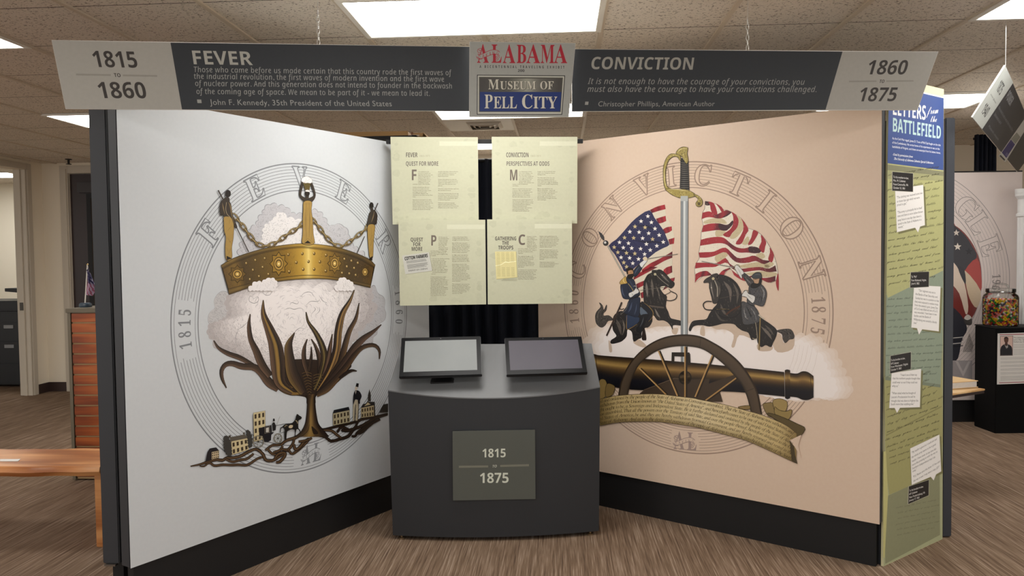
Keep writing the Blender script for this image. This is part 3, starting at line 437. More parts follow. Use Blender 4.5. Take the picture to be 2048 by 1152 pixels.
OUTLINES['T'] = [
 [414,[330,424,-12,0,-318,-374,-35,-29,-38,-10,-3,-11,143,0,3,11,-32,5,-9,10,29,54,56,61,143,0,-9,-110,-19,-17,-29,-3,-3,-11,168,0,2,11,-40,10,-12,21],[128,163,138,165,-7,-165]],
 [392,[229,415,-153,0,-3,-12,42,-15,0,-35,-81,-302,-17,-27,-44,-12,-3,-12,258,9,58,26,37,41,12,34,-3,52,-14,27,-53,35,76,40,19,28,7,34,-9,39,-26,28,-43,17],[218,395,67,-17,19,-49,-9,-41,-24,-31,-41,-20,-58,-6,-26,7,37,139,12,14],[136,203,21,8,58,-4,30,-13,18,-24,6,-34,-9,-49,-44,-51,-79,-17,-41,10]],
 [421,[305,423,-50,-1,-62,-19,-50,-29,-52,-48,-58,-101,-10,-65,5,-49,16,-41,42,-47,84,-31,97,11,42,23,59,56,-12,10,-69,-56,-76,-19,-68,21,-41,60,-7,83,15,70,32,61,60,62,72,29,56,-4,37,-30,13,-72,12,0,25,123,-32,-15]],
 [453,[235,415,-159,0,-4,-12,43,-16,-3,-43,-79,-294,-17,-27,-44,-11,-4,-12,212,1,83,19,88,53,57,78,19,68,-12,96,-39,54,-61,35],[218,395,66,-8,55,-47,17,-51,-5,-99,-33,-80,-41,-48,-56,-31,-76,-11,-44,8,-6,30,83,306,16,26]],
 [406,[393,415,-317,0,-3,-12,42,-16,-3,-43,-84,-306,-19,-20,-36,-6,-3,-12,344,0,43,114,-12,0,-52,-63,-42,-21,-114,-9,-41,11,41,180,95,-5,13,-16,0,-47,11,0,42,147,-11,0,-20,-37,-21,-14,-104,-8,42,149,33,14,116,-6,22,-13,10,-51,11,0]],
 [362,[376,415,-297,0,-4,-12,43,-16,-3,-43,-81,-298,-15,-24,-43,-10,-4,-12,178,0,1,11,-44,10,-7,19,42,170,85,-5,15,-15,3,-24,-3,-26,13,0,40,150,-12,0,-22,-36,-22,-15,-91,-9,39,148,29,16,92,-3,29,-20,9,-54,12,0]],
 [484,[313,423,-55,-1,-66,-18,-85,-59,-65,-96,-17,-66,1,-47,22,-65,47,-47,69,-28,95,-2,113,37,36,137,18,18,34,5,3,12,-173,0,-3,-12,48,-9,6,-24,-29,-111,-27,-24,-42,-13,-45,2,-48,19,-35,38,-18,53,0,62,25,89,52,77,44,34,51,18,76,-5,53,-38,24,-67,10,0,28,127,-45,-24]],
 [465,[241,415,-165,0,-3,-12,42,-16,-3,-43,-81,-298,-15,-24,-43,-10,-3,-12,166,0,3,12,-35,7,-11,24,40,153,16,13,176,-5,-39,-158,-26,-30,-33,-4,-3,-12,166,0,3,12,-43,15,3,44,79,293,17,28,43,11,4,12,-166,0,-4,-12,35,-7,11,-22,-33,-133,-20,-9,-172,5,36,139,20,21,35,6]],
 [219,[246,415,-167,0,-4,-12,43,-16,-3,-43,-81,-298,-20,-27,-36,-7,-6,-12,168,0,3,12,-42,15,3,44,79,293,17,28,43,11]],
 [229,[262,415,-172,0,-4,-13,46,-9,5,-30,-90,-336,-16,-18,-17,3,2,35,-9,22,-21,8,-18,-5,-13,-21,9,-37,41,-22,54,7,45,42,23,48,75,280,16,25,40,9]],
 [406,[240,415,-164,0,-3,-12,42,-16,-3,-43,-81,-298,-15,-24,-43,-10,-3,-12,172,0,3,12,-40,6,-11,23,48,167,108,-154,6,-27,-14,-13,-28,-3,-3,-11,177,0,3,11,-31,7,-25,21,-136,197,186,145,58,23,5,11,-146,0,-3,-12,34,-9,-7,-25,-180,-146,38,156,18,19,34,5]],
 [401,[249,415,-165,0,-3,-12,43,-16,-1,-34,-81,-303,-17,-27,-44,-11,-3,-12,351,0,39,118,-12,0,-30,-48,-33,-30,-61,-17,-106,-1,-22,17,84,326,17,28,40,11]],
 [527,[190,415,-113,0,-3,-12,43,-16,-3,-43,-85,-298,-15,-24,-43,-10,-3,-12,134,0,3,11,-40,12,-5,29,80,299,47,-351,9,0,233,350,-85,-308,-18,-23,-36,-9,-3,-10,165,0,3,12,-43,15,3,44,79,293,17,28,43,11,3,12,-114,0,-210,-318]],
 [447,[163,415,-87,0,-3,-12,39,-18,5,-31,-84,-304,-18,-28,-42,-10,-3,-12,136,0,3,12,-42,9,-6,28,76,284,165,-343,11,0,104,380,17,23,41,10,4,12,-136,0,-3,-12,42,-9,6,-24,-72,-273]],
 [461,[309,423,-82,-8,-74,-37,-78,-76,-41,-76,-15,-81,20,-82,55,-53,61,-18,89,8,60,29,65,61,56,95,17,85,-19,81,-54,54],[270,405,53,-6,38,-37,13,-66,-6,-61,-24,-79,-40,-70,-51,-51,-58,-25,-55,6,-39,39,-13,42,3,75,25,84,47,78,59,53]],
 [360,[239,415,-163,0,-3,-12,42,-15,0,-35,-82,-303,-17,-28,-43,-10,-3,-12,174,0,4,12,-47,9,-5,37,37,137,153,19,47,31,27,43,-3,75,-24,29,-39,17],[210,397,43,-4,25,-13,18,-37,-1,-42,-16,-40,-31,-28,-85,-16,-18,3,-2,15,38,137,11,19]],
 [461,[303,423,-60,-3,-72,-29,-67,-53,-51,-70,-30,-81,3,-95,37,-60,65,-35,-110,-99,7,-10,38,20,40,7,160,-31,41,5,53,26,53,54,-9,8,-48,-38,-45,-13,-125,29,-70,4,37,31,90,14,65,34,56,50,57,89,20,96,-11,62,-47,60],[281,405,53,-16,31,-48,4,-81,-15,-69,-46,-97,-40,-46,-66,-36,-62,5,-40,37,-12,41,5,93,22,68,32,60,40,48,45,30]],
 [403,[251,415,-175,0,-3,-12,42,-15,0,-35,-81,-302,-17,-27,-44,-12,-3,-12,171,0,4,11,-44,10,-6,26,41,159,61,-2,83,-204,93,0,4,12,-30,9,-20,27,-68,162,89,44,23,32,5,59,-16,33,-32,24],[217,395,71,-17,16,-22,4,-54,-17,-37,-33,-26,-93,-15,-24,2,38,138,13,25]],
 [329,[205,424,-55,-8,-38,-23,-25,-34,-8,-43,20,-64,101,-120,8,-61,-37,-50,-61,-9,-49,29,-19,38,-8,52,-11,-1,-21,-137,35,19,38,-11,62,-9,52,9,53,37,23,42,-5,80,-110,139,-11,52,28,44,57,8,40,-24,21,-78,10,0,19,121,-34,-14]],
 [375,[66,415,-26,-99,13,-2,22,47,37,25,78,8,16,-13,-94,-336,-19,-25,-46,-8,-3,-12,189,0,-3,12,-46,9,-6,26,91,338,15,9,73,-8,21,-25,3,-48,11,0,20,102]],
 [439,[239,415,-175,0,-3,-11,39,-7,12,-22,-60,-232,-4,-66,18,-40,35,-29,78,-17,81,15,56,49,29,64,71,253,20,25,29,7,10,11,-140,0,-2,-11,42,-12,5,-34,-67,-252,-17,-35,-30,-30,-73,-21,-64,21,-17,24,-5,46,68,259,21,26,40,8]],
 [390,[202,415,-166,0,-2,-12,42,-11,10,-26,-15,-375,14,0,319,378,27,26,26,8,4,12,-127,0,-3,-12,40,-9,-5,-29,-233,-280,15,290,14,23,37,6]],
 [529,[205,415,-167,0,-2,-11,42,-12,10,-26,-14,-375,11,0,201,286,-12,-286,11,0,245,364,36,40,27,9,3,11,-126,0,-4,-11,41,-11,-3,-30,-167,-256,13,265,11,24,36,8,3,11,-159,0,-2,-11,26,-3,19,-16,3,-68,-150,-214,13,272,14,23,38,6]],
 [410,[241,415,-183,0,-4,-11,35,-4,29,-24,60,-171,-170,-167,-60,-28,-4,-10,159,0,3,10,-45,12,-1,19,127,137,43,-143,-12,-19,-42,-5,-2,-11,187,0,3,11,-41,7,-21,18,-64,188,158,149,31,23,30,8,4,11,-144,0,-4,-11,41,-10,0,-16,-124,-129,-40,131,9,17,39,6]],
 [368,[195,415,-180,0,-3,-12,43,-10,23,-29,71,-185,-44,-148,-20,-15,-38,-5,-4,-11,184,0,3,11,-45,5,-13,20,38,147,140,159,45,45,35,15,4,13,-143,0,-3,-12,46,-12,1,-20,-135,-161,-57,168,6,16,42,9]],
 [410,[92,415,-31,-101,11,0,37,54,33,17,174,7,-326,-392,341,0,36,114,-12,0,-36,-57,-38,-24,-203,-9,328,385]],
 [305,[181,281,-59,-8,-61,-48,-45,-68,-21,-75,7,-64,21,-21,21,-4,32,7,30,21,64,84,-9,-30,-9,-67,23,-15,39,18,46,53,-8,7,-36,-37,-18,6,63,236,-46,0,-7,-26],[151,265,37,-7,3,-65,-40,-92,-56,-64,-22,-8,-19,9,-7,27,8,55,43,101]],
 [304,[142,435,-94,-17,-3,-11,34,-6,3,-26,-85,-333,4,-24,55,-24,92,17,64,47,52,83,9,53,-6,37,-17,28,-26,18,-60,2,-49,-29,-23,-26],[152,252,26,0,28,-16,13,-33,0,-34,-29,-84,-56,-61,-32,-14,-35,0,-20,13,-2,16,46,155,22,33]],
 [266,[192,282,-58,-6,-69,-40,-48,-65,-18,-74,14,-61,38,-36,69,-3,62,35,31,31,-10,10,-71,-49,-35,-2,-29,19,-15,55,17,79,46,67,44,23,36,-3,-13,-31,6,-21,37,-1,12,22,-4,24]],
 [317,[305,435,-94,-17,-3,-12,31,-3,7,-14,-29,-127,-29,19,-58,-7,-41,-25,-50,-55,-44,-99,-2,-46,16,-37,32,-18,47,5,46,35,46,66,-17,-76,17,-29,45,8,58,61,-9,8,-51,-45,-14,16],[177,268,28,-21,-6,-65,-35,-81,-50,-62,-33,-14,-26,12,-9,33,5,41,53,113,29,28]],
 [257,[187,282,-55,-7,-68,-43,-49,-69,-19,-75,13,-56,22,-24,30,-12,70,7,61,44,14,17,-9,9,-69,-47,-46,1,-28,32,-4,29,5,39,106,28,58,47,8,55],[151,265,19,0,11,-12,-7,-45,-42,-43,-46,-19,-29,-5,20,50,35,50]],
 [178,[204,434,-50,-7,-34,-26,-27,-41,-26,-88,-56,0,-5,-19,58,0,-57,-299,-28,-68,-21,-4,1,30,-10,9,-25,-5,-6,-20,17,-27,42,-2,36,30,32,63,69,293,71,0,3,19,-70,0,35,128,14,14,23,4,10,-9,1,-38,29,-5,14,14,-6,36]],
 [256,[147,284,-76,-15,-53,-53,-6,-62,40,-46,-46,-52,6,-21,20,-13,-59,-41,-14,-23,-3,-39,13,-25,27,-20,81,-10,70,19,35,29,13,24,3,45,-14,26,-118,56,-12,14,19,26,58,2,54,28,32,49,0,56,42,0,0,26,-45,1],[123,269,37,-11,10,-35,-10,-53,-33,-46,-45,-6,-20,24,-3,21,17,64],[23,0,24,16,71,-25,33,-25,1,-48,-17,-20,-28,-12,-73,0,-23,11,-19,46,3,20]],
 [359,[175,456,-111,0,-5,-25,36,-7,10,-25,-83,-399,56,0,48,197,46,66,52,26,20,-9,7,-27,-33,-212,7,-22,24,-21,40,-2,56,32,-11,18,-38,-14,-20,16,32,201,-3,41,-32,33,-58,-1,-29,-15,-59,-61]],
 [158,[115,413,-22,-5,-14,-20,5,-23,19,-13,24,5,13,19,-5,23],[113,282,-95,-15,-2,-10,28,-5,9,-18,-51,-193,5,-40,22,-8,46,18,50,55,-9,9,-52,-46,-12,17]],
 [155,[117,413,-23,-5,-13,-20,5,-23,19,-13,23,5,14,19,-5,23],[109,282,-90,-14,-2,-11,35,-8,3,-24,-58,-279,-14,-43,-20,-24,-13,41,-24,4,-11,-12,5,-32,35,-17,35,12,35,47,35,106]],
 [303,[153,435,-94,-17,-4,-11,36,-6,3,-21,-106,-380,49,0,33,115,37,28,60,-135,19,-14,27,4,65,63,-9,10,-37,-37,-24,3,-62,135,95,71,57,19,3,11,-120,0,-5,-10,27,-8,-6,-20,-122,-95]],
 [154,[149,435,-96,-14,-1,-11,34,-8,4,-24,-91,-361,17,-22,31,3,72,66,-10,9,-48,-42,-11,18]],
 [491,[113,282,-96,-14,-2,-11,34,-8,5,-17,-65,-232,47,0,65,160,57,62,45,23,15,-8,-1,-28,-60,-209,47,0,32,94,54,93,52,50,38,4,1,-36,-45,-168,8,-35,22,-9,44,19,44,56,-8,9,-38,-43,-20,5,47,193,-7,41,-27,9,-69,-29,-78,-89,15,98,-18,18,-50,-6,-77,-62,-43,-54]],
 [325,[117,282,-100,-17,-1,-11,35,-6,4,-20,-66,-228,49,0,57,148,47,60,47,35,19,1,9,-17,-42,-169,-4,-47,28,-19,45,21,44,61,-10,7,-37,-48,-15,-2,-7,13,48,174,1,45,-33,18,-48,-17,-60,-51,-44,-55]],
 [313,[202,281,-55,-3,-49,-21,-43,-36,-43,-62,-15,-51,6,-57,35,-43,35,-14,66,6,43,20,50,45,35,58,12,46,-6,56,-35,43],[162,265,37,-2,16,-12,9,-20,1,-60,-45,-109,-32,-34,-35,-17,-34,3,-22,22,-2,82,49,106]],
 [304,[218,281,-68,-13,-50,-45,15,58,-98,-15,-3,-11,35,-7,4,-19,-79,-306,-24,-39,-33,-6,-3,-11,151,0,3,10,-30,3,-17,14,23,111,46,-12,52,11,48,30,40,43,36,70,9,55,-11,47],[163,254,25,1,22,-13,11,-27,-2,-44,-38,-97,-54,-55,-52,-9,-17,14,-2,19,42,147,37,49]],
 [303,[194,280,-60,-6,-55,-33,-58,-70,-27,-68,6,-78,26,-25,25,-5,66,25,65,74,-52,-188,-14,-20,-42,-9,-2,-11,152,0,2,11,-41,8,-5,20,101,371,-46,0,-8,-29],[177,266,22,-6,14,-29,-6,-51,-20,-50,-56,-79,-39,-23,-26,1,-15,16,-5,28,25,96,53,73]],
 [200,[109,282,-96,-17,-2,-11,34,-7,4,-23,-60,-224,48,0,48,141,67,98,17,-23,33,10,10,27,-7,21,-20,9,-19,-8,-86,-115]],
 [222,[121,282,-41,-4,-24,-15,-21,-51,13,-42,59,-87,-3,-52,-30,-21,-34,4,-26,29,-10,51,-11,1,-13,-99,25,9,53,-12,58,11,41,52,-3,53,-67,103,-5,27,21,25,36,-2,17,-14,19,-57,10,0,12,90,-24,-11]],
 [167,[135,350,-14,0,-48,-58,-53,-27,-3,-12,42,0,-58,-230,16,-28,34,2,69,64,-9,10,-47,-43,-11,12,54,213,51,0,5,19,-51,0]],
 [325,[110,282,-96,-14,-2,-11,33,-7,5,-17,-46,-208,21,-29,52,6,56,47,63,88,-26,-127,15,-15,37,2,23,14,45,56,-9,8,-39,-43,-15,-2,-7,12,60,234,-47,0,-21,-72,-42,-84,-59,-71,-40,-20,-14,5,-4,21]],
 [265,[221,283,-22,-4,-12,-16,27,-46,-7,-27,-109,-138,-15,202,-6,21,-13,7,-67,-15,-2,-11,24,-5,17,-26,19,-232,12,0,151,182,26,70,-5,22]],
 [398,[77,275,-7,8,-72,-15,-1,-10,27,-10,11,-29,8,-226,11,0,129,204,22,-204,10,0,121,155,37,70,-3,54,-20,11,-19,-8,-6,-25,22,-32,-3,-21,-98,-134,-23,220,-10,0,-125,-201]],
 [249,[91,282,-92,-18,-1,-11,35,1,20,-12,27,-110,-68,-90,-53,2,-14,-29,21,-20,33,7,85,106,20,-88,19,-25,33,2,20,14,45,56,-8,10,-39,-43,-18,0,-35,127,55,74,51,0,14,22,-16,23,-37,-5,-71,-91]],
 [241,[60,279,-80,-12,-2,-10,32,-10,16,-29,45,-224,-63,-82,-16,-9,-46,8,-15,-23,12,-21,34,0,89,88,120,187,37,102,-19,35,-35,-8,-3,-24,24,-25,3,-22,-83,-149]],
 [238,[226,282,-40,-17,-120,16,-30,-15,-22,-48,9,-5,33,28,67,-11,46,3,-202,-221,-4,-12,7,-4,41,18,111,-21,45,14,30,65,-10,5,-32,-38,-132,5,202,221]],]
OUTLINES['C'] = [
 [317,[183,183,-55,-5,-52,-28,-48,-52,-14,-46,10,-33,26,-19,44,-1,55,37,12,-30,37,-9,36,14,56,44,-12,12,-47,-36,-16,2,73,152,-67,-3,-12,-24],[176,168,14,-6,7,-16,-32,-66,-47,-55,-21,-13,-19,3,-1,32,29,56,40,49]],
 [288,[144,135,130,217,-77,-8,-111,-175,-56,-56,10,-12,32,29,-39,-89,7,-27,31,-17,65,11,54,35,52,10,26,19,-9,12,-21,-16,-34,-10,30,32,18,48,-7,40,-29,8,-27,-20,-22,-37,-4,-45,10,-32,-49,-31,-30,-1,-1,25],[207,144,14,-4,2,-26,-23,-41,-10,-11,-4,6,-2,44]],
 [232,[176,184,-59,-10,-59,-38,-32,-43,-7,-48,9,-23,18,-17,39,-9,57,15,58,44,-12,12,-42,-35,-35,-16,-17,-1,-9,14,25,63,54,68,23,2,-20,-22,9,-22,20,-3,19,15,1,33]],
 [362,[241,82,150,270,-74,-7,-101,-185,-30,23,-55,-5,-64,-35,-44,-53,-7,-49,9,-21,17,-15,56,-6,39,21,18,18,4,-19,17,-17,29,-6,31,9,62,50,-12,12,-41,-36,-27,-12,-3,14],[185,169,13,-5,2,-24,-32,-64,-56,-57,-32,-3,-1,32,19,35,50,63]],
 [247,[173,184,-47,-6,-63,-36,-45,-51,-6,-44,33,-41,59,-9,80,32,30,26,-11,12,-69,-46,-39,-7,-18,7,10,40,79,26,45,40,0,34],[158,165,13,-3,-1,-30,-22,-30,-26,-17,-29,-8,30,54]],
 [320,[313,362,-50,-5,-48,-39,-106,-143,-65,-62,11,-12,45,41,-46,-74,-27,-13,-4,-25,6,-8,-113,-194,74,9,91,158,56,10,45,38,10,12,-13,12,-46,-43,-41,-10,78,135,88,59,59,63,21,57,-2,16],[276,342,13,2,11,-12,-18,-63,-55,-61,-57,-38,52,104]],
 [316,[202,25,90,163,-74,-6,-12,-22,-26,23,-54,-5,-40,-19,-44,-38,-23,-34,-8,-35,4,-23,21,-24,49,-7,43,22,-13,-24,-128,-60,-32,-33,-10,-34,9,-27,28,-16,49,0,67,43,89,130,93,56,-11,12],[177,168,11,-4,2,-19,-40,-77,-47,-50,-32,-4,-1,18,29,53,50,64],[78,-36,26,10,-9,-18,-51,-84,-31,-30,-19,0,-10,12,7,41,42,45]],
 [340,[146,118,124,234,-73,-8,-88,-154,-71,-77,12,-12,41,42,-78,-147,76,5,86,120,37,32,31,12,-70,-104,5,-44,28,-20,34,5,48,36,18,17,-12,12,-55,-45,-12,3,61,92,-4,47,-26,20,-31,-3]],
 [206,[178,276,-27,-5,-16,-21,4,-22,19,-10,20,2,21,18,0,23],[119,74,61,111,-84,-6,-64,-66,12,-12,31,31,-38,-72,-3,-41,23,-21,19,-2,44,13,53,46,-11,12,-42,-38,-24,-10]],
 [206,[183,276,-26,-5,-17,-21,4,-22,19,-10,21,2,20,18,1,23],[94,27,94,158,-87,-6,-64,-66,12,-12,28,26,-72,-125,-82,-45,-54,-49,-18,-36,9,-39,27,-10,44,11,47,33,49,56,50,78,87,54,-11,12],[-61,-56,51,30,-69,-114,-36,-18,-13,18,8,27]],
 [326,[85,1,184,351,-72,-8,-74,-132,-60,-73,-26,-26,12,-12,44,46,-81,-151],[272,184,-36,-7,-44,-51,-34,-7,-9,-10,7,-9,31,-3,-28,-62,5,-25,16,-12,35,1,34,19,41,37,-11,12,-44,-31,5,53,-34,26,40,46,2,-22,9,-9,21,-2,14,7,6,32]],
 [251,[140,117,129,235,-73,-8,-105,-171,-60,-62,13,-10,26,25,-29,-57,-5,-39,14,-22,35,-12,35,8,62,51,-12,13,-50,-43,-21,-4,1,19]],
 [481,[258,184,-50,-16,-56,-50,-2,56,-19,10,-33,-12,-64,-59,12,-12,38,38,8,-2,-93,-142,90,5,91,120,51,40,5,-8,-12,-25,-88,-132,90,5,94,126,31,29,26,6,-64,-102,6,-42,27,-20,42,10,58,48,-12,12,-50,-42,-16,-3,49,80,5,56,-24,24,-39,-1,-79,-63,1,44]],
 [346,[263,184,-54,-16,-57,-50,-2,55,-30,9,-33,-18,-53,-51,12,-12,38,38,8,-2,-93,-142,90,5,101,126,47,37,12,2,0,-7,-66,-84,-5,-27,6,-30,20,-17,31,-1,77,56,-13,12,-49,-42,-16,-3,62,106,-6,36]],
 [268,[182,184,-53,-6,-51,-26,-41,-40,-21,-44,10,-46,29,-22,46,-2,67,27,43,14,31,22,-12,13,-42,-24,31,41,10,39,-9,33],[175,164,19,-9,-9,-46,-28,-45,-29,-13,-3,-22,-24,-13,-10,0,-6,14,14,40,41,64]],
 [325,[152,149,93,177,-73,-8,-89,-153,-51,-52,11,-12,26,23,-158,-294,74,7,146,261,50,53,37,13,-4,-15,-59,-76,-9,-29,3,-19,19,-21,18,-7,47,11,57,47,-13,12,-51,-43,-23,-6,4,17,49,73,3,50,-15,19,-23,7,-34,-8]],
 [312,[177,183,-54,-5,-62,-39,-40,-55,-7,-43,8,-21,26,-21,32,-3,29,12,-61,-115,1,-42,18,-23,32,-9,45,11,37,30,25,46,8,54,-4,42,64,53,-12,12,-74,-59,4,-74,-30,-68,-42,-26,-12,9,0,16,178,320,-77,-5,-11,-22],[169,161,11,-3,2,-22,-30,-53,-51,-62,-22,-7,-8,6,29,65]],
 [246,[98,198,-13,-5,-12,-43,-41,-37,12,-12,47,44,41,2,-38,-34,-25,-38,-10,-34,10,-26,27,-16,42,0,74,56,-11,13,-43,-39,-27,-8,1,15,50,75,9,29,-19,20,-63,12]],
 [210,[130,202,-14,-4,-84,-85,11,-12,53,50,-10,-98,-29,-38,-26,5,15,4,11,14,-10,24,-27,2,-16,-20,8,-29,23,-17,53,0,46,21,50,44,-11,12,-30,-26,14,39,-7,34,-25,45,11,26]],
 [265,[224,263,44,77,-76,-3,-88,-145,-72,-79,10,-12,32,31,-40,-92,12,-32,32,-12,50,16,53,43,-11,12,-60,-46,-14,-3,-3,11,118,215,48,0,5,19]],
 [354,[122,74,63,111,-87,-6,-66,-66,11,-12,30,28,-39,-85,2,-23,16,-18,51,-2,38,19,35,35,-3,-17,8,-24,14,-11,42,-5,30,11,53,46,-11,12,-53,-45,-13,-2,-5,6,88,159,-87,-6,-54,-87,-62,-65,-13,-2,-5,8]],
 [283,[133,183,-37,-7,-59,-52,10,-11,25,25,8,-1,-43,-76,-1,-27,8,-18,28,-17,52,0,35,15,38,29,48,12,24,19,-12,12,-29,-22,-16,-5,33,45,11,52,-12,23,-27,5,-29,-21,-24,-48,-1,-36,16,-27,-56,-33,-32,4,52,107,1,35],[221,145,11,-6,-6,-32,-32,-44,-8,11,1,43,15,20]],
 [455,[119,62,80,123,-87,-5,-72,-56,12,-12,39,27,-55,-85,3,-30,32,-25,57,4,64,56,4,-28,14,-19,22,-12,74,3,62,40,39,8,35,24,-12,12,-47,-27,28,33,14,33,1,37,-16,19,-28,-1,-29,-26,-18,-40,0,-36,16,-27,-41,-28,-44,-6,-9,14,8,30,75,123,-91,-5,-44,-71,-65,-75,-24,-16,-11,2,-1,14],[392,145,12,-11,-6,-27,-33,-44,-8,11,2,43,15,20]],
 [272,[222,183,-21,0,-17,-11,-33,-68,-5,51,-12,23,-16,4,-30,-16,-54,-53,12,-12,41,40,10,-11,-27,-73,-26,-29,-7,16,-24,6,-19,-18,4,-30,19,-6,35,15,39,59,10,-41,24,-24,33,-4,41,19,39,35,-12,12,-62,-45,-10,10,1,35,12,47,22,40,15,-21,19,1,11,10,3,26]],
 [346,[146,182,-42,-7,-73,-62,13,-12,48,39,-39,-75,0,-44,25,-22,37,0,60,50,-29,-51,-113,-52,-36,-30,-19,-32,1,-36,19,-21,34,-8,45,9,63,49,83,124,85,54,-10,12,-60,-41,89,158,-80,-5,-83,-120,-41,-41,-13,-1,52,109,1,37],[108,-35,29,12,-60,-105,-23,-28,-28,-8,-18,21,8,35,44,45]],
 [262,[235,184,-29,-9,-45,-69,-30,3,27,40,-8,28,-26,7,-36,-19,-51,-52,13,-12,41,40,-5,-20,10,-26,53,-7,-28,-34,-47,0,-31,-12,-1,-18,28,-8,31,6,26,18,6,-30,-132,-83,-31,-37,-9,-40,16,-24,28,-7,34,7,54,28,69,71,22,51,-3,37,48,42,-11,12,-44,-41,-35,25,98,103,5,18],[108,-22,17,9,-75,-113,-41,-35,-22,2,-5,31,19,30,38,35]],]

# ---------------------------------------------------------------- lettering: outlines of the alphabets used on the signs
CAPS = 'ABCDEFGHIJKLMNOPQRSTUVWXYZ'
SMALL = CAPS.lower()
DIGITS = '0123456789'
GLY = {}
def _within(p, poly):
    c = False
    for a, b in zip(poly, poly[1:] + poly[:1]):
        if (a[1] > p[1]) != (b[1] > p[1]) and p[0] < (b[0] - a[0]) * (p[1] - a[1]) / (b[1] - a[1]) + a[0]:
            c = not c
    return c
def _keep(key, adv, loops):
    flat, tris = [], []
    outer = [l for l in loops if sum(_within(l[0], k) for k in loops if k is not l) % 2 == 0]
    for l in outer:
        part = [l] + [k for k in loops if not any(k is q for q in outer) and _within(k[0], l)]
        n = len(flat)
        tris += [tuple(n + i for i in t) for t in tessellate_polygon([[Vector((x, y, 0)) for x, y in q] for q in part])]
        flat += [p for q in part for p in q]
    GLY[key] = (adv, loops, (flat, tris) if flat else [])
for _st, _order in (('B', CAPS + DIGITS), ('I', CAPS + SMALL), ('R', CAPS + DIGITS), ('T', CAPS + SMALL), ('C', SMALL)):
    for _ch, _g in zip(_order, OUTLINES[_st]):
        _loops = []
        for _q in _g[1:]:
            x, y = _q[0], _q[1]
            _l = [(x / 600, y / 600)]
            for k in range(2, len(_q), 2):
                x += _q[k]
                y += _q[k + 1]
                _l.append((x / 600, y / 600))
            _loops.append(_l)
        _keep(_st + _ch, _g[0] / 600, _loops)
# the plain alphabet comes from Blender's own built-in font
def _builtin():
    c = bpy.data.curves.new('lettering', 'FONT')
    c.size = 1
    c.resolution_u = 3
    o = bpy.data.objects.new('lettering', c)
    COL.objects.link(o)
    def verts(s):
        c.body = s
        bpy.context.view_layer.update()
        ev = o.evaluated_get(bpy.context.evaluated_depsgraph_get())
        me = ev.to_mesh()
        r = [(v.co.x, v.co.y) for v in me.vertices], [tuple(p.vertices) for p in me.polygons]
        ev.to_mesh_clear()
        return r
    wide = lambda s: (lambda v: max(p[0] for p in v) - min(p[0] for p in v))(verts(s)[0])
    hh = wide('HH')
    for k in range(33, 127):
        ch = chr(k)
        v, f = verts(ch)
        GLY['N' + ch] = (wide('H' + ch + 'H') - hh, [], (v, f))
    bpy.data.objects.remove(o)
    bpy.data.curves.remove(c)
_builtin()
CAP = {k: max(y for x, y in GLY[k + ('H' if k != 'C' else 'h')][2][0]) for k in 'NBIRTC'}
def glyph(st, ch):
    for k in (st + ch, 'N' + ch):
        if k in GLY:
            return GLY[k]
    return None
def layout(st, s, sp=0):
    """[(glyph, x offset)], width"""
    x, out = 0, []
    for ch in s:
        g = glyph(st, ch)
        if g is None:
            x += .27 + sp
            continue
        out.append((g, x))
        x += g[0] + sp
    return out, max(x - sp, 1e-6)

# ---------------------------------------------------------------- flat artwork on a surface
STEP = .00003
def catmull(p, n=6, closed=False):
    if len(p) < 3:
        return list(p)
    out = []
    N = len(p)
    for i in range(N if closed else N - 1):
        if closed:
            a, b, c, d = p[i - 1], p[i], p[(i + 1) % N], p[(i + 2) % N]
        else:
            b, c = p[i], p[i + 1]
            a = p[i - 1] if i else (2 * b[0] - c[0], 2 * b[1] - c[1])
            d = p[i + 2] if i + 2 < N else (2 * c[0] - b[0], 2 * c[1] - b[1])
        for k in range(n):
            t = k / n
            out.append(tuple(.5 * (2 * b[j] + (c[j] - a[j]) * t + (2 * a[j] - 5 * b[j] + 4 * c[j] - d[j]) * t * t + (3 * b[j] - a[j] - 3 * c[j] + d[j]) * t ** 3) for j in (0, 1)))
    if not closed:
        out.append(tuple(p[-1]))
    return out
def resample(p, n):
    L = [0]
    for a, b in zip(p, p[1:]):
        L.append(L[-1] + math.hypot(b[0] - a[0], b[1] - a[1]))
    out, j = [], 0
    for k in range(n):
        t = L[-1] * k / (n - 1)
        while j < len(p) - 2 and L[j + 1] < t:
            j += 1
        u = (t - L[j]) / max(1e-9, L[j + 1] - L[j])
        out.append((p[j][0] + (p[j + 1][0] - p[j][0]) * u, p[j][1] + (p[j + 1][1] - p[j][1]) * u))
    return out
def ell(c, rx, ry=None, rot=0, n=20):
    ry = rx if ry is None else ry
    ca, sa = math.cos(rot), math.sin(rot)
    return [(c[0] + rx * math.cos(2 * math.pi * k / n) * ca - ry * math.sin(2 * math.pi * k / n) * sa, c[1] + rx * math.cos(2 * math.pi * k / n) * sa + ry * math.sin(2 * math.pi * k / n) * ca) for k in range(n)]
def inside(p, poly):
    x, y = p
    c = False
    j = len(poly) - 1
    for i in range(len(poly)):
        if (poly[i][1] > y) != (poly[j][1] > y) and x < (poly[j][0] - poly[i][0]) * (y - poly[i][1]) / (poly[j][1] - poly[i][1]) + poly[i][0]:
            c = not c
        j = i
    return c
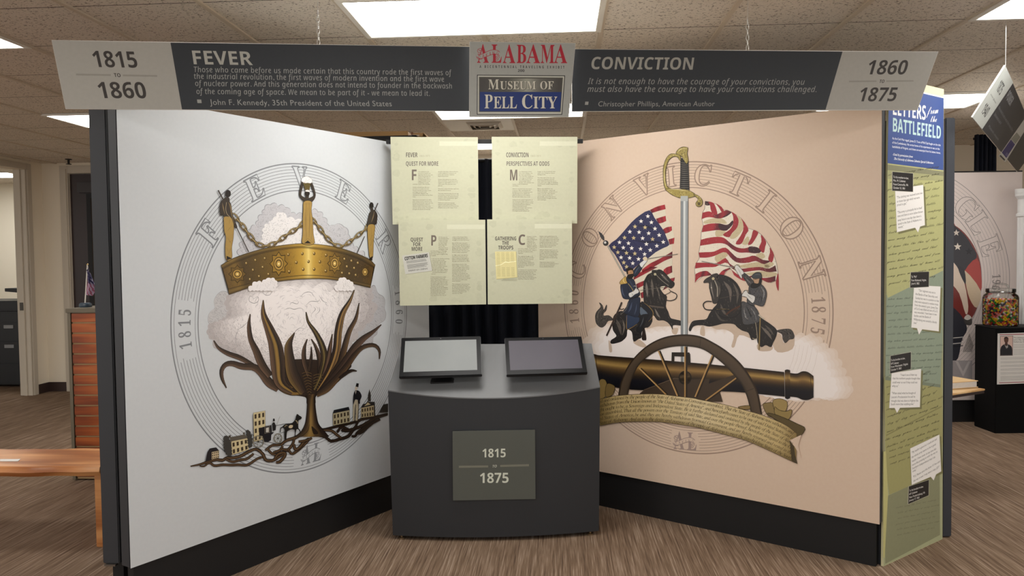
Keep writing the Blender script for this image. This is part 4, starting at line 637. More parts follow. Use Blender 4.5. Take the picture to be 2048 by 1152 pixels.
class Sheet:
    """artwork printed on a plane: point p, normal n towards the viewer, in-plane axes ex, ey"""
    def __init__(s, p, n, ex):
        s.p, s.n, s.ex = Vector(p), Vector(n).normalized(), Vector(ex).normalized()
        s.ey = s.n.cross(s.ex)
        if s.ey.z < 0:
            s.ey = -s.ey
        s.V, s.F, s.C, s.z = [], [], [], .0003
    def uv(s, q):
        d = onpl(q[0], q[1], s.p, s.n) - s.p
        return (d.dot(s.ex), d.dot(s.ey))
    def up(s, k=1):
        s.z += STEP * k
        return s
    def _add(s, uvs, tris, cols):
        b = len(s.V)
        for i, (u, v) in enumerate(uvs):
            s.V.append((u, v, s.z))
            s.C.append(lin(cols[i] if isinstance(cols, list) else cols))
        for t in tris:
            s.F.append(tuple(b + i for i in t))
    def poly(s, pts, col, holes=(), uv=False, fn=None):
        loops = [list(pts)] + [list(h) for h in holes]
        flat = [q for l in loops for q in l]
        tris = tessellate_polygon([[Vector((x, y, 0)) for x, y in l] for l in loops])
        cols = [fn(q) for q in flat] if fn else col
        s._add(flat if uv else [s.uv(q) for q in flat], tris, cols)
        return s
    def blob(s, pts, col, n=5, **k):
        return s.poly(catmull(pts, n, True), col, **k)
    def rect(s, u0, v0, u1, v1, col):
        return s.poly([(u0, v0), (u1, v0), (u1, v1), (u0, v1)], col, uv=True)
    def line(s, pts, w, col, closed=False, uv=False, n=0):
        """stroke: w is a width or a list of widths along the line; col a colour or a list"""
        if n:
            pts = catmull(pts, n, closed)
        P = list(pts) + ([pts[0]] if closed else [])
        N = len(P)
        if N < 2:
            return s
        A, Bq, cc = [], [], []
        for i, p in enumerate(P):
            if closed:
                a, b = P[i - 1 if i else N - 2], P[i + 1 if i < N - 1 else 1]
            else:
                a, b = P[max(0, i - 1)], P[min(N - 1, i + 1)]
            dx, dy = b[0] - a[0], b[1] - a[1]
            L = math.hypot(dx, dy) or 1e-9
            t = i / (N - 1)
            if isinstance(w, (list, tuple)):
                q = t * (len(w) - 1)
                k = min(len(w) - 2, int(q))
                ww = w[k] + (w[k + 1] - w[k]) * (q - k)
            else:
                ww = w
            A.append((p[0] - dy / L * ww / 2, p[1] + dx / L * ww / 2))
            Bq.append((p[0] + dy / L * ww / 2, p[1] - dx / L * ww / 2))
        pts2 = [q for ab in zip(A, Bq) for q in ab]
        tris = []
        for i in range(N - 1):
            tris.append((2 * i, 2 * i + 1, 2 * i + 3, 2 * i + 2))
        s._add(pts2 if uv else [s.uv(q) for q in pts2], tris, col)
        return s
    def strip(s, A, Bq, fn, n=24, m=6, smooth=True):
        """band between the lines A and B; fn(along, across) gives the ink"""
        if smooth:
            A, Bq = catmull(A, 6), catmull(Bq, 6)
        A, Bq = resample(A, n), resample(Bq, n)
        pts, cols, tris = [], [], []
        for j in range(m + 1):
            t = j / m
            for i in range(n):
                pts.append(s.uv((A[i][0] + (Bq[i][0] - A[i][0]) * t, A[i][1] + (Bq[i][1] - A[i][1]) * t)))
                cols.append(fn(i / (n - 1), t))
        for j in range(m):
            for i in range(n - 1):
                a = j * n + i
                tris.append((a, a + 1, a + n + 1, a + n))
        s._add(pts, tris, cols)
        return s
    def leaf(s, spine, w, fn, n=30, m=6):
        """tapering band along a spine"""
        P = resample(catmull(spine, 8), n)
        A, Bq = [], []
        for i, p in enumerate(P):
            a, b = P[max(0, i - 1)], P[min(n - 1, i + 1)]
            dx, dy = b[0] - a[0], b[1] - a[1]
            L = math.hypot(dx, dy) or 1
            q = i / (n - 1) * (len(w) - 1)
            k = min(len(w) - 2, int(q))
            ww = (w[k] + (w[k + 1] - w[k]) * (q - k)) / 2
            A.append((p[0] - dy / L * ww, p[1] + dx / L * ww))
            Bq.append((p[0] + dy / L * ww, p[1] - dx / L * ww))
        s.strip(A, Bq, fn, n, m, smooth=False)
        return s
    def text(s, st, txt, p0, p1, h, col, up=None, sp=0, asp=1.0, bold=0):
        """one line: baseline from p0 (to p1 if given), cap height h survey pixels"""
        g, W = layout(st, txt, sp)
        u0 = s.uv(p0)
        if p1 is None:
            ux = s.uv((p0[0] + h, p0[1]))
            e = (ux[0] - u0[0], ux[1] - u0[1])
            k = asp / CAP[st]
            e = (e[0] * k, e[1] * k)
        else:
            u1 = s.uv(p1)
            e = ((u1[0] - u0[0]) / W, (u1[1] - u0[1]) / W)
        if up is None:
            up = (0, -h)
        uu = s.uv((p0[0] + up[0], p0[1] + up[1]))
        f = ((uu[0] - u0[0]) / CAP[st], (uu[1] - u0[1]) / CAP[st])
        for (adv, loops, tr), x in g:
            if not tr:
                continue
            tf = lambda q: (u0[0] + e[0] * (q[0] + x) + f[0] * q[1], u0[1] + e[1] * (q[0] + x) + f[1] * q[1])
            s._add([tf(q) for q in tr[0]], tr[1], col)
            if bold:
                for l in loops:
                    s.line([tf(q) for q in l], bold, col, closed=True, uv=True)
        return s
    def radial(s, st, ch, c, ang, r, h, asp, col, line=None, lw=.004, flip=False):
        """one letter standing on a ring (uv): base radius r, cap height h, top pointing outwards"""
        adv, loops, tr = glyph(st, ch)
        k = h / CAP[st]
        ux, uy = math.cos(ang), math.sin(ang)
        tx, ty = uy, -ux
        if flip:
            pass
        xs = [q[0] for q in tr[0]]
        mid = (min(xs) + max(xs)) / 2
        tf = lambda q: (c[0] + ux * (r + q[1] * k) + tx * (q[0] - mid) * k * asp, c[1] + uy * (r + q[1] * k) + ty * (q[0] - mid) * k * asp)
        if line:
            for l in loops:
                s.line([tf(q) for q in l], lw, line, closed=True, uv=True)
            s.up()
            s._add([tf(q) for q in tr[0]], tr[1], col)
            s.up()
            for l in loops:
                s.line([tf(q) for q in l], lw * .8, line, closed=True, uv=True)
        else:
            s._add([tf(q) for q in tr[0]], tr[1], col)
        return s
    def hatch(s, poly, n, fn, length=6, w=.5, seed=1):
        """engraved strokes scattered inside a shape: fn(x, y) -> None or (angle, bend, colour, scale)"""
        rnd = random.Random(seed)
        x0, x1 = min(p[0] for p in poly), max(p[0] for p in poly)
        y0, y1 = min(p[1] for p in poly), max(p[1] for p in poly)
        k = 0
        for _ in range(n * 6):
            if k >= n:
                break
            x, y = rnd.uniform(x0, x1), rnd.uniform(y0, y1)
            if not inside((x, y), poly):
                continue
            r = fn(x, y, rnd)
            if r is None:
                continue
            a, bend, col, sc = r
            L = length * sc * rnd.uniform(.6, 1.3)
            pts = []
            for i in range(5):
                t = (i / 4 - .5)
                pts.append((x + math.cos(a) * L * t - math.sin(a) * bend * L * (.25 - t * t), y + math.sin(a) * L * t + math.cos(a) * bend * L * (.25 - t * t)))
            if all(inside(q, poly) for q in (pts[0], pts[-1])):
                s.line(pts, [w * .3, w, w * .3], col)
                k += 1
        return s
    def build(s, name, m, parent=None):
        me = bpy.data.meshes.new(name)
        me.from_pydata(s.V, [], s.F)
        at = me.color_attributes.new('ink', 'FLOAT_COLOR', 'POINT')
        at.data.foreach_set('color', [v for c in s.C for v in (*c, 1.0)])
        me.materials.append(m)
        o = bpy.data.objects.new(name, me)
        COL.objects.link(o)
        M = Matrix(((s.ex.x, s.ey.x, s.n.x, s.p.x), (s.ex.y, s.ey.y, s.n.y, s.p.y), (s.ex.z, s.ey.z, s.n.z, s.p.z), (0, 0, 0, 1)))
        # every face turned towards the viewer
        bm = bmesh.new()
        bm.from_mesh(me)
        for f in bm.faces:
            f.normal_update()
            if f.normal.z < 0:
                f.normal_flip()
        bm.to_mesh(me)
        bm.free()
        o.matrix_world = M
        if parent is not None:
            o.parent = parent
            o.matrix_parent_inverse = parent.matrix_world.inverted()
        return o

# ================================================================ THE ROOM
ZC = 2.6825
GX, GY, PX, PY = .2231, 4.1598, .6096, .6214          # ceiling grid: one tee, one joint, pitches
XL, XR, YB, YF = -6.05, 6.6, 9.0, -1.6

def carpet():
    t = NT('carpet')
    v = t.coords((1, 1, 1))
    s1 = t.noise(t.coords((120, 2.2, 1)), 1, 3, .6)
    s2 = t.noise(t.coords((300, 6, 1)), 1, 2, .5)
    s3 = t.noise(t.coords((22, .8, 1)), 1, 2, .5)
    f = t.math('ADD', t.math('MULTIPLY', s1, .55), t.math('ADD', t.math('MULTIPLY', s2, .3), t.math('MULTIPLY', s3, .15)))
    c = t.cramp(f, [(.36, '#54443a'), (.46, '#75614f'), (.53, '#846f5d'), (.62, '#a59280')])
    t.put(t.b.inputs['Base Color'], c)
    t.b.inputs['Roughness'].default_value = .95
    t.b.inputs['Specular IOR Level'].default_value = .1
    t.bump(f, .5, .004)
    return t.m
def ceiling_mat():
    t = NT('ceiling_tile')
    tc = t.n('ShaderNodeTexCoord')
    sx = t.n('ShaderNodeSeparateXYZ')
    t.t.links.new(tc.outputs['Object'], sx.inputs[0])
    # joints running across the tees
    q = t.math('FRACT', t.math('DIVIDE', t.math('SUBTRACT', sx.outputs[1], GY - 20 * PY - .5 * PY), PY))
    d = t.math('ABSOLUTE', t.math('SUBTRACT', q, .5))
    joint = t.math('LESS_THAN', d, .0055)
    # fissures
    fz = t.noise(t.coords((72, 98, 1)), 1, 4, .65)
    fs = t.math('LESS_THAN', fz, .405)
    gr = t.noise(t.coords((260, 260, 1)), 1, 2, .5)
    big = t.noise(t.coords((.7, .7, 1)), 1, 2, .5)
    base = t.mix(gr, (*lin('#dcd3c6'), 1), (*lin('#f2ebe0'), 1))
    base = t.mix(t.math('MULTIPLY', big, .35), base, (*lin('#d2c3b0'), 1))
    base = t.mix(fs, base, (*lin('#8b8076'), 1))
    base = t.mix(joint, base, (*lin('#3f362e'), 1))
    t.put(t.b.inputs['Base Color'], base)
    t.b.inputs['Roughness'].default_value = .95
    t.b.inputs['Specular IOR Level'].default_value = .1
    t.bump(fz, .6, .006)
    return t.m
WALLM = mat('wall_paint', '#efe5d2', .8, var=.03, scale=2, bump=.1)
WALLC = mat('cream_wall_paint', '#efe8d6', .8, var=.02, scale=2)
TRIM = mat('trim_paint', '#c9bfae', .55, var=.03)
BLK = mat('matte_black', '#0d0d10', .6, var=.15)
WHITE = mat('white_enamel', '#e6e2d8', .45, var=.02)
CTILE = ceiling_mat()

struct(B().box((-10.5, YF, -.05), (XR, 11.4, 0)).done('floor', carpet()))
struct(B().box((XL - .14, YF, ZC), (XR, YB + .1, ZC + .05)).done('ceiling', CTILE))
b = B()
for k in range(-10, 11):
    x = GX + k * PX
    if XL < x < XR:
        b.box((x - .012, YF, ZC - .009), (x + .012, YB, ZC))
struct(b.done('trim_1', mat('ceiling_tee', '#cdbfab', .5, var=.04)))
# back wall with the dark door, left wall with the opening to the copier room
DX0, DX1, DZ = onY(142, 500, YB).x, onY(142, 500, YB).x + .95, 2.56
b = B()
b.box((XL - .14, YB, 0), (DX0, YB + .12, ZC))
b.box((DX1, YB, 0), (XR, YB + .12, ZC))
b.box((DX0, YB, DZ), (DX1, YB + .12, ZC))
struct(b.done('wall_back', WALLM))
OY0, OY1, OZ = 6.5, 8.72, 2.58
b = B()
b.box((XL - .14, 5.4, 0), (XL, OY0, ZC))
b.box((XL - .14, OY1, 0), (XL, YB, ZC))
b.box((XL - .14, OY0, OZ), (XL, OY1, ZC))
struct(b.done('wall_left', WALLM))
struct(B().box((XR, 4.6, 0), (XR + .12, YB, ZC)).done('wall_right_unseen', WALLM))  # unseen stretch, added back to block side light on the back wall
b = B()
for y0, y1 in ((OY0 - .07, OY0), (OY1, OY1 + .07)):
    b.box((XL, y0, 0), (XL + .018, y1, OZ + .07))
b.box((XL, OY0, OZ), (XL + .018, OY1, OZ + .07))
b.box((XL - .142, OY1 - .02, 0), (XL + .004, OY1, OZ))
b.box((XL - .142, OY0, 0), (XL + .004, OY0 + .02, OZ))
b.box((XL - .09, OY1 - .035, 0), (XL - .05, OY1 - .02, OZ))
struct(b.done('trim_2', TRIM, bevel=.003))
struct(B().box((XL - .1, OY1 - .04, .98), (XL - .06, OY1 - .034, 1.07)).done('trim_3', mat('strike_plate', '#4a4640', .4, .8)))
b = B()
b.box((DX0 - .1, YB - .02, 0), (DX0, YB, DZ + .09))
b.box((DX1, YB - .02, 0), (DX1 + .1, YB, DZ + .09))
b.box((DX0, YB - .02, DZ), (DX1, YB, DZ + .09))
b.box((DX0 - .06, YB - .03, 0), (DX0 - .015, YB - .015, DZ + .05))
struct(b.done('trim_4', TRIM, bevel=.003))
DW = mat('dark_door_wood', '#2a1512', .4, var=.3, scale=4)
b = B()
lx0, lx1 = DX0 + .25, DX1 - .18
b.box((DX0 + .005, YB + .02, .005), (lx0, YB + .06, DZ - .005))
b.box((lx1, YB + .02, .005), (DX1 - .005, YB + .06, DZ - .005))
b.box((lx0, YB + .02, 2.27), (lx1, YB + .06, DZ - .005))
b.box((lx0, YB + .02, .005), (lx1, YB + .06, .35))
dr = struct(b.done('door_1', DW))
B().box((lx0, YB + .035, .35), (lx1, YB + .045, 2.27)).done('bright_room_pane', mat('bright_room_cream', '#f1ead6', .7), dr)  # cream pane standing in for the bright room beyond the door glass
b = B()
for q in ((lx0 - .05, .3, lx0, 2.32), (lx1, .3, lx1 + .05, 2.32), (lx0, 2.27, lx1, 2.32), (lx0, .3, lx1, .35)):
    b.box((q[0], YB + .008, q[1]), (q[2], YB + .02, q[3]))
b.done('glazing_bead', BLK, dr)
b = B().box((DX0 + .12, YB - .045, 2.33), (DX0 + .62, YB + .018, 2.45))
b.done('door_closer', mat('closer_steel', '#3c3838', .4, .5), dr, bevel=.006)
struct(B().box((XL, YB - .012, 0), (DX0 - .1, YB, .11)).done('baseboard_back', mat('cove_base', '#3a2a26', .5)))
struct(B().box((DX1 + .1, YB - .012, 0), (XR, YB, .11)).done('baseboard_rear', mat('cove_base', '#3a2a26', .5)))
struct(B().box((XL, OY1 + .07, 0), (XL + .012, YB - .012, .11)).done('baseboard_left', mat('cove_base', '#3a2a26', .5)))
# copier room beyond the opening
struct(B().box((-10.5, 11.2, 0), (XL - .14, 11.3, ZC)).done('wall_copier_room', WALLC))
struct(B().box((-10.6, 5.5, 0), (-10.5, 11.3, ZC)).done('wall_copier_side', WALLC))
struct(B().box((XL - .14, YB, 0), (XL - .04, 11.3, ZC)).done('wall_copier_end', WALLC))
struct(B().box((-10.5, 5.5, ZC), (XL - .14, 11.3, ZC + .05)).done('ceiling_copier_room', CTILE))

# ---------------------------------------------------------------- ceiling fittings
LAMPM = emat('lamp_diffuser', LAMPCOL, LAMP)
def troffer(x0, y0, label, w=2 * PX, d=PY, dim=False):
    t = thing('ceiling_light', label, 'ceiling light', (x0 + w / 2, y0 + d / 2, ZC), 'recessed ceiling lights')
    f = .03
    b = B()
    for q in ((x0, y0, x0 + w, y0 + f), (x0, y0 + d - f, x0 + w, y0 + d), (x0, y0 + f, x0 + f, y0 + d - f), (x0 + w - f, y0 + f, x0 + w, y0 + d - f)):
        b.box((q[0], q[1], ZC - .014), (q[2], q[3], ZC - .0005))
    b.done('frame', WHITE, t, bevel=.002)
    b = B().box((x0 + f, y0 + f, ZC - .009), (x0 + w - f, y0 + d - f, ZC - .002))
    b.done('diffuser', LAMPM, t)
for k, j, lab in ((-2, -1, 'large bright ceiling light straight above the hanging banner'),
                  (-7, -1, 'bright ceiling light cut by the left edge above the FEVER banner end'),
                  (3, -1, 'bright ceiling light at the top right corner of the room'),
                  (-2, 3, 'ceiling light half hidden behind the MUSEUM OF PELL CITY sign'),
                  (-7, 3, 'ceiling light beyond the dark post at the left mural'),
                  (3, 3, 'ceiling light beyond the LETTERS from the BATTLEFIELD panel'),
                  (-2, 6, 'far ceiling light showing in the gap between the two upper text panels'),
                  (-7, -5, 'ceiling light over the left side of the room in front'),
                  (-2, -5, 'ceiling light over the middle of the room in front'),
                  (3, -5, 'ceiling light over the right side of the room in front')):
    troffer(GX + k * PX, GY + j * PY, lab)
troffer(-8.2, 9.7, 'ceiling light in the copier room')
# air grille beside the middle light
x0, y0 = GX - 2 * PX, GY + 4 * PY
t = thing('air_vent', 'white ceiling air vent in a plain panel behind the centre sign', 'air vent', (x0 + PX / 2, y0 + PY / 2, ZC))
B().box((x0 + .012, y0 + .005, ZC - .008), (x0 + PX - .012, y0 + PY - .005, ZC - .0005)).done('panel', WHITE, t)
c0 = Vector((x0 + PX / 2 + .05, y0 + PY / 2, ZC - .008))
b = B()
for r in (.15, .11, .07):
    for i in range(4):
        a0, a1 = math.pi / 4 + i * math.pi / 2, math.pi / 4 + (i + 1) * math.pi / 2
        p = [c0 + Vector((math.cos(a) * q * 1.41, math.sin(a) * q * 1.41, z)) for a, q, z in ((a0, r, -.002), (a1, r, -.002), (a1, r - .03, -.022), (a0, r - .03, -.022))]
        b.prism(p, (0, 0, .003))
b.done('louvre', mat('vent_louvre', '#cfc6b6', .5), t)
B().box(c0 + Vector((-.14, -.14, -.001)), c0 + Vector((.14, .14, .0005))).done('duct_mouth', mat('duct_shadow_grey', '#7d7266', .7), t)
# sprinkler head near the back wall
p = onz(137, 318, ZC)
t = thing('sprinkler', 'small sprinkler head on the ceiling near the dark door', 'sprinkler', p)
B().lathe([(.035, 0), (.035, -.008), (.012, -.012), (.012, -.05), (.03, -.055), (.03, -.06), (.002, -.062)], p, 16).done('head', mat('sprinkler_metal', '#2a2522', .4, .6), t)
# white tile and rail details are part of the ceiling

# ================================================================ THE EXHIBIT
DARK = mat('panel_charcoal', '#303237', .5, var=.05)
KBODY = mat('kiosk_charcoal', '#26282c', .5, var=.05, scale=5)
KTOP = mat('kiosk_top_grey', '#66686a', .45, var=.04, scale=5)
TOE = mat('toe_black', '#08080b', .6, var=.1)
INK = ink('print_ink')
INKS = ink('print_ink_satin', .3, .5)
FOAM = mat('foam_board', '#e4e2dc', .6, var=.02)

aL, dL, aR, dR = -1.0664, 3.1644, .6217, 4.0235
ZT, ZB = 2.2141, .2141
def plane(a, d):
    n = Vector((math.sin(a), math.cos(a), 0))
    e = Vector((math.cos(a), -math.sin(a), 0))
    return n * d, n, e
def board(name, p, n, pts, thick, m, parent, bevel=0):
    """flat board whose face lies on plane (p, n); pts are survey pixels of its outline"""
    q = [onpl(x, y, p, n) for x, y in pts]
    return B().prism(q, n * thick).done(name, m, parent, bevel)

# ---------------------------------------------------------------- mural walls
def mural_wall(a, d, s0, s1, near, label, far_w=.066):
    P, n, e = plane(a, d)
    base = P + e * near
    t = thing('exhibit_wall', label, 'exhibit wall', (base.x, base.y, 0), 'exhibit walls of the booth')
    def at(s, depth, z):
        q = P + e * s + n * depth
        return Vector((q.x, q.y, z))
    b = B().prism([at(s0, .004, ZB), at(s1, .004, ZB), at(s1, .004, ZT - .004), at(s0, .004, ZT - .004)], n * (far_w - .004))
    b.done('panel', DARK, t, bevel=.003)
    g = .02 if near == s0 else -.02
    b = B().prism([at(s0 + max(g, 0), .012, 0), at(s1 + min(g, 0), .012, 0), at(s1 + min(g, 0), .012, ZB), at(s0 + max(g, 0), .012, ZB)], n * (far_w - .024))
    b.done('toe_kick', TOE, t)
    sh = Sheet(P, -n, e)
    return t, sh, (s0, s1)
LT, LS, Lr = mural_wall(aL, dL, 1.9352, 3.995, 1.9352, 'tall exhibit wall printed with the pale blue FEVER crown and tree mural')
RTt, RS, Rr = mural_wall(aR, dR, -3.055, -1.0144, -1.0144, 'tall exhibit wall printed with the peach CONVICTION sword and cannon mural')

# second panel folded behind the left mural, its dark end showing
p0, p1 = Vector((-2.003, 3.30, 0)), Vector((-1.927, 3.30, 0))
t = thing('folded_panel', 'dark folded panel whose narrow end stands left of the FEVER mural', 'exhibit panel', (-1.965, 3.3, 0))
q = Vector((.06, 1, 0)) * 1.5
B().prism([p0 + Vector((0, 0, ZB - .01)), p1 + Vector((0, 0, ZB - .01)), p1 + Vector((0, 0, ZT)), p0 + Vector((0, 0, ZT))], q).done('panel', DARK, t, bevel=.004)
B().prism([p0 + Vector((.015, .05, .012)), p1 + Vector((-.012, .05, .012)), p1 + Vector((-.012, .05, ZB - .01)), p0 + Vector((.015, .05, ZB - .01))], q * .9).done('toe_kick', TOE, t)
b = B()
b.lathe([(.02, 0), (.02, .006), (.008, .008), (.008, .03)], (-1.965, 3.36, 0), 14)
b.done('levelling_foot', mat('foot_steel', '#8a8580', .3, .9), t)
b = B().box((-1.99, 3.288, ZB - .018), (-1.94, 3.31, ZB - .01))
b.done('steel_clip', mat('foot_steel', '#8a8580', .3, .9), t)

# ---------------------------------------------------------------- LETTERS panel and the dark panel behind it
lp0, lp1 = Vector((1.547, 3.887, 0)), Vector((2.006, 4.274, 0))
le = (lp1 - lp0).normalized()
ln = Vector((-le.y, le.x, 0))
if ln.y < 0:
    ln = -ln
LETP = [(1778.5, 152), (1887.8, 178.5), (1885, 1078), (1766.5, 1133)]
t = thing('letters_panel', 'tall narrow LETTERS from the BATTLEFIELD panel right of the sword mural', 'exhibit panel', lp0)
B().prism([onpl(x, y, lp0, ln) for x, y in LETP], ln * .012).done('board', mat('letters_board', '#dcd8ae', .5), t)
LTT = t
LES = Sheet(lp0, -ln, le)
b = B()
for s in (.015, .5):
    c = lp0 + le * s + ln * .03
    b.prism([c + Vector((0, 0, .0)), c + le * .05, c + le * .05 + Vector((0, 0, 2.15)), c + Vector((0, 0, 2.15))], ln * .03)
b.prism([lp0 + ln * .012 + le * .01, lp0 + ln * .03 + le * .01, lp0 + ln * .03 + le * .56, lp0 + ln * .012 + le * .56], (0, 0, 2.1))
b.done('backing_frame', DARK, t)
t = thing('end_panel', 'dark end panel standing just right of the LETTERS panel', 'exhibit panel', (2.03, 4.3, 0))
q = Vector((.12, 1, 0)) * .5
p0, p1 = Vector((2.012, 4.292, 0)), Vector((2.062, 4.296, 0))
B().prism([p0 + Vector((0, 0, .006)), p1 + Vector((0, 0, .006)), p1 + Vector((0, 0, 2.215)), p0 + Vector((0, 0, 2.215))], q).done('panel', mat('end_panel_blue_grey', '#33363d', .45), t, bevel=.004)
B().prism([p0 + Vector((.008, .02, 0)), p1 + Vector((-.008, .02, 0)), p1 + Vector((-.008, .02, .02)), p0 + Vector((.008, .02, .02))], q * .8).done('foot', TOE, t)

# ---------------------------------------------------------------- header rail and the four text panels
tp0, tp1 = Vector((-.98, 4.60, 0)), Vector((.11, 4.665, 0))
te = (tp1 - tp0).normalized()
tn = Vector((-te.y, te.x, 0))
rail = thing('header_rail', 'black rail joining the two murals behind the text panels', 'rail', tp0 + Vector((0, 0, 2.17)))
q0, q1 = onpl(772, 279.5, tp0 + tn * .03, tn), onpl(1166, 278, tp0 + tn * .03, tn)
b = B().prism([q0, q1, q1 - Vector((0, 0, .022)), q0 - Vector((0, 0, .022))], tn * .03)
b.done('bar', BLK, rail)
b = B()
for x in (-.80, -.55, -.12, .02):
    c = tp0 + te * (x + .98) + tn * .045
    b.prism([Vector((c.x, c.y, 1.36)), Vector((c.x + .03, c.y + .002, 1.36)), Vector((c.x + .03, c.y + .002, q0.z - .02)), Vector((c.x, c.y, q0.z - .02))], tn * .012)
b.done('hanger_strip', BLK, rail)
T1 = O(760, 250, 2.955)
TPAN = {}
PAPER = mat('text_board_edge', '#c9c8ae', .6)
for key, pts, off, lab in (('fever', T1((62, 70), (578, 72), (583, 585), (75, 588)), 0, 'cream FEVER quest for more text panel, upper left of the four'),
                           ('conviction', T1((660, 70), (1167, 70), (1165, 582), (664, 580)), 0, 'cream CONVICTION perspectives at odds text panel, upper right of the four'),
                           ('quest', T1((108, 562), (622, 560), (627, 1060), (118, 1068)), -.022, 'cream text panel with a COTTON FARMERS clipping, lower left of the four'),
                           ('troops', T1((633, 558), (1135, 556), (1135, 1055), (637, 1060)), -.022, 'cream GATHERING THE TROOPS text panel, lower right of the four')):
    p = tp0 + tn * off
    c = onpl(*pts[3], p, tn)
    t = thing('text_panel', lab, 'text panel', c, 'text panels over the kiosk')
    board('board', p, tn, pts, .012, PAPER, t)
    B().prism([onpl(x, y, p + tn * .012, tn) for x, y in ((pts[0][0] + 60, pts[0][1] + 20), (pts[1][0] - 60, pts[1][1] + 20), (pts[2][0] - 60, pts[2][1] - 30), (pts[3][0] + 60, pts[3][1] - 30))], tn * (.031 - off if off == 0 else .010)).done('spacer', BLK, t)
    TPAN[key] = (t, Sheet(p, -tn, te), pts)

# ---------------------------------------------------------------- kiosk
kz, kb = .81, 1.02
kl, kr = onz(776, 781, kz), onz(1200, 774, kz)          # front top corners
kbl, kbr = onz(803, 690, kb), onz(1183, 688, kb + .012)  # back top corners
kbl.y, kbr.y = max(kbl.y, 4.50), min(kbr.y, 4.55)
kn = (Vector((kr.x, kr.y, 0)) - Vector((kl.x, kl.y, 0)))
kw = kn.length
ke = kn / kw
kf = Vector((ke.y, -ke.x, 0))                            # towards the viewer
kiosk = thing('kiosk', 'charcoal kiosk with curved front and sloping grey top between the murals', 'kiosk', ((kl.x + kr.x) / 2, (kl.y + kr.y) / 2, 0))
BUL, NK = .062, 24
slope = (kb - kz) / ((kbl - kl).length_squared - (kb - kz) ** 2) ** .5
front = []
for i in range(NK + 1):
    t = i / NK
    u = 4 * t * (1 - t)
    p = Vector((kl.x, kl.y, 0)) + ke * kw * t + kf * BUL * u
    front.append((p, kz - BUL * u * slope + (kr.z - kl.z) * t))
inset = .012
b = B()
low = [p + ke * (inset * (1 - 2 * i / NK)) for i, (p, z) in enumerate(front)]
rows = [[Vector((p.x, p.y, .022)) for p in low], [Vector((p.x, p.y, z)) for p, z in front]]
b.grid(rows)
bl, br = Vector((kbl.x, kbl.y, .022)), Vector((kbr.x, kbr.y, .022))
b.grid([[rows[0][0], bl], [rows[1][0], Vector((kbl.x, kbl.y, kbl.z))]])
b.grid([[br, rows[0][-1]], [Vector((kbr.x, kbr.y, kbr.z)), rows[1][-1]]])
b.grid([[bl, br], [Vector((kbl.x, kbl.y, kbl.z)), Vector((kbr.x, kbr.y, kbr.z))]])
b.bm.faces.new([b.bm.verts.new(p) for p in rows[0] + [br, bl]])
b.done('body', KBODY, kiosk)
b = B()
topf = [Vector((p.x, p.y, z)) + kf * .002 for p, z in front]
n = len(topf)
backl = [Vector((kbl.x, kbl.y, kbl.z)).lerp(Vector((kbr.x, kbr.y, kbr.z)), i / (n - 1)) for i in range(n)]
M = 4
rows = [[topf[i].lerp(backl[i], j / M) + Vector((0, 0, .003)) for i in range(n)] for j in range(M + 1)]
b.grid(rows)
b.grid([[p - Vector((0, 0, .006)) for p in rows[0]], rows[0]])
b.done('sloping_top', KTOP, kiosk)
for p in (low[1] - kf * .02, low[NK - 1] - kf * .02, bl + ke * .03 + kf * .04, br - ke * .03 + kf * .04):
    B().lathe([(.016, 0), (.016, .007), (.006, .009), (.006, .024)], (p.x, p.y, 0), 14).done('levelling_foot', mat('foot_brass', '#9a8468', .35, .9), kiosk)
b = B().prism([Vector((p.x, p.y, .014)) - kf * .03 for p in low[2:-2]] + [br - ke * .05 - Vector((0, 0, .008)), bl + ke * .05 - Vector((0, 0, .008))], (0, 0, .02))
b.done('plinth', TOE, kiosk)
# plaque on the curved front
pm = Vector((kl.x, kl.y, 0)) + ke * kw * .5 + kf * (BUL + .004)
plq = thing('date_plaque', 'square grey 1815 to 1875 plaque on the front of the kiosk', 'plaque', onpl(988, 1000, pm, kf))
PQ = [(905, 862.5), (1070, 859.5), (1071, 998), (906, 1001)]
B().prism([onpl(x, y, pm + kf * .006, kf) for x, y in PQ], -kf * .005).done('plate', mat('plaque_grey', '#565a55', .22, var=.03, spec=.6), plq)
B().prism([onpl(x, y, pm + kf * .001, kf) for x, y in ((960, 900), (1015, 900), (1015, 960), (960, 960))], -kf * .005).done('standoff', BLK, plq)
PQS = Sheet(pm + kf * .006, kf, ke)

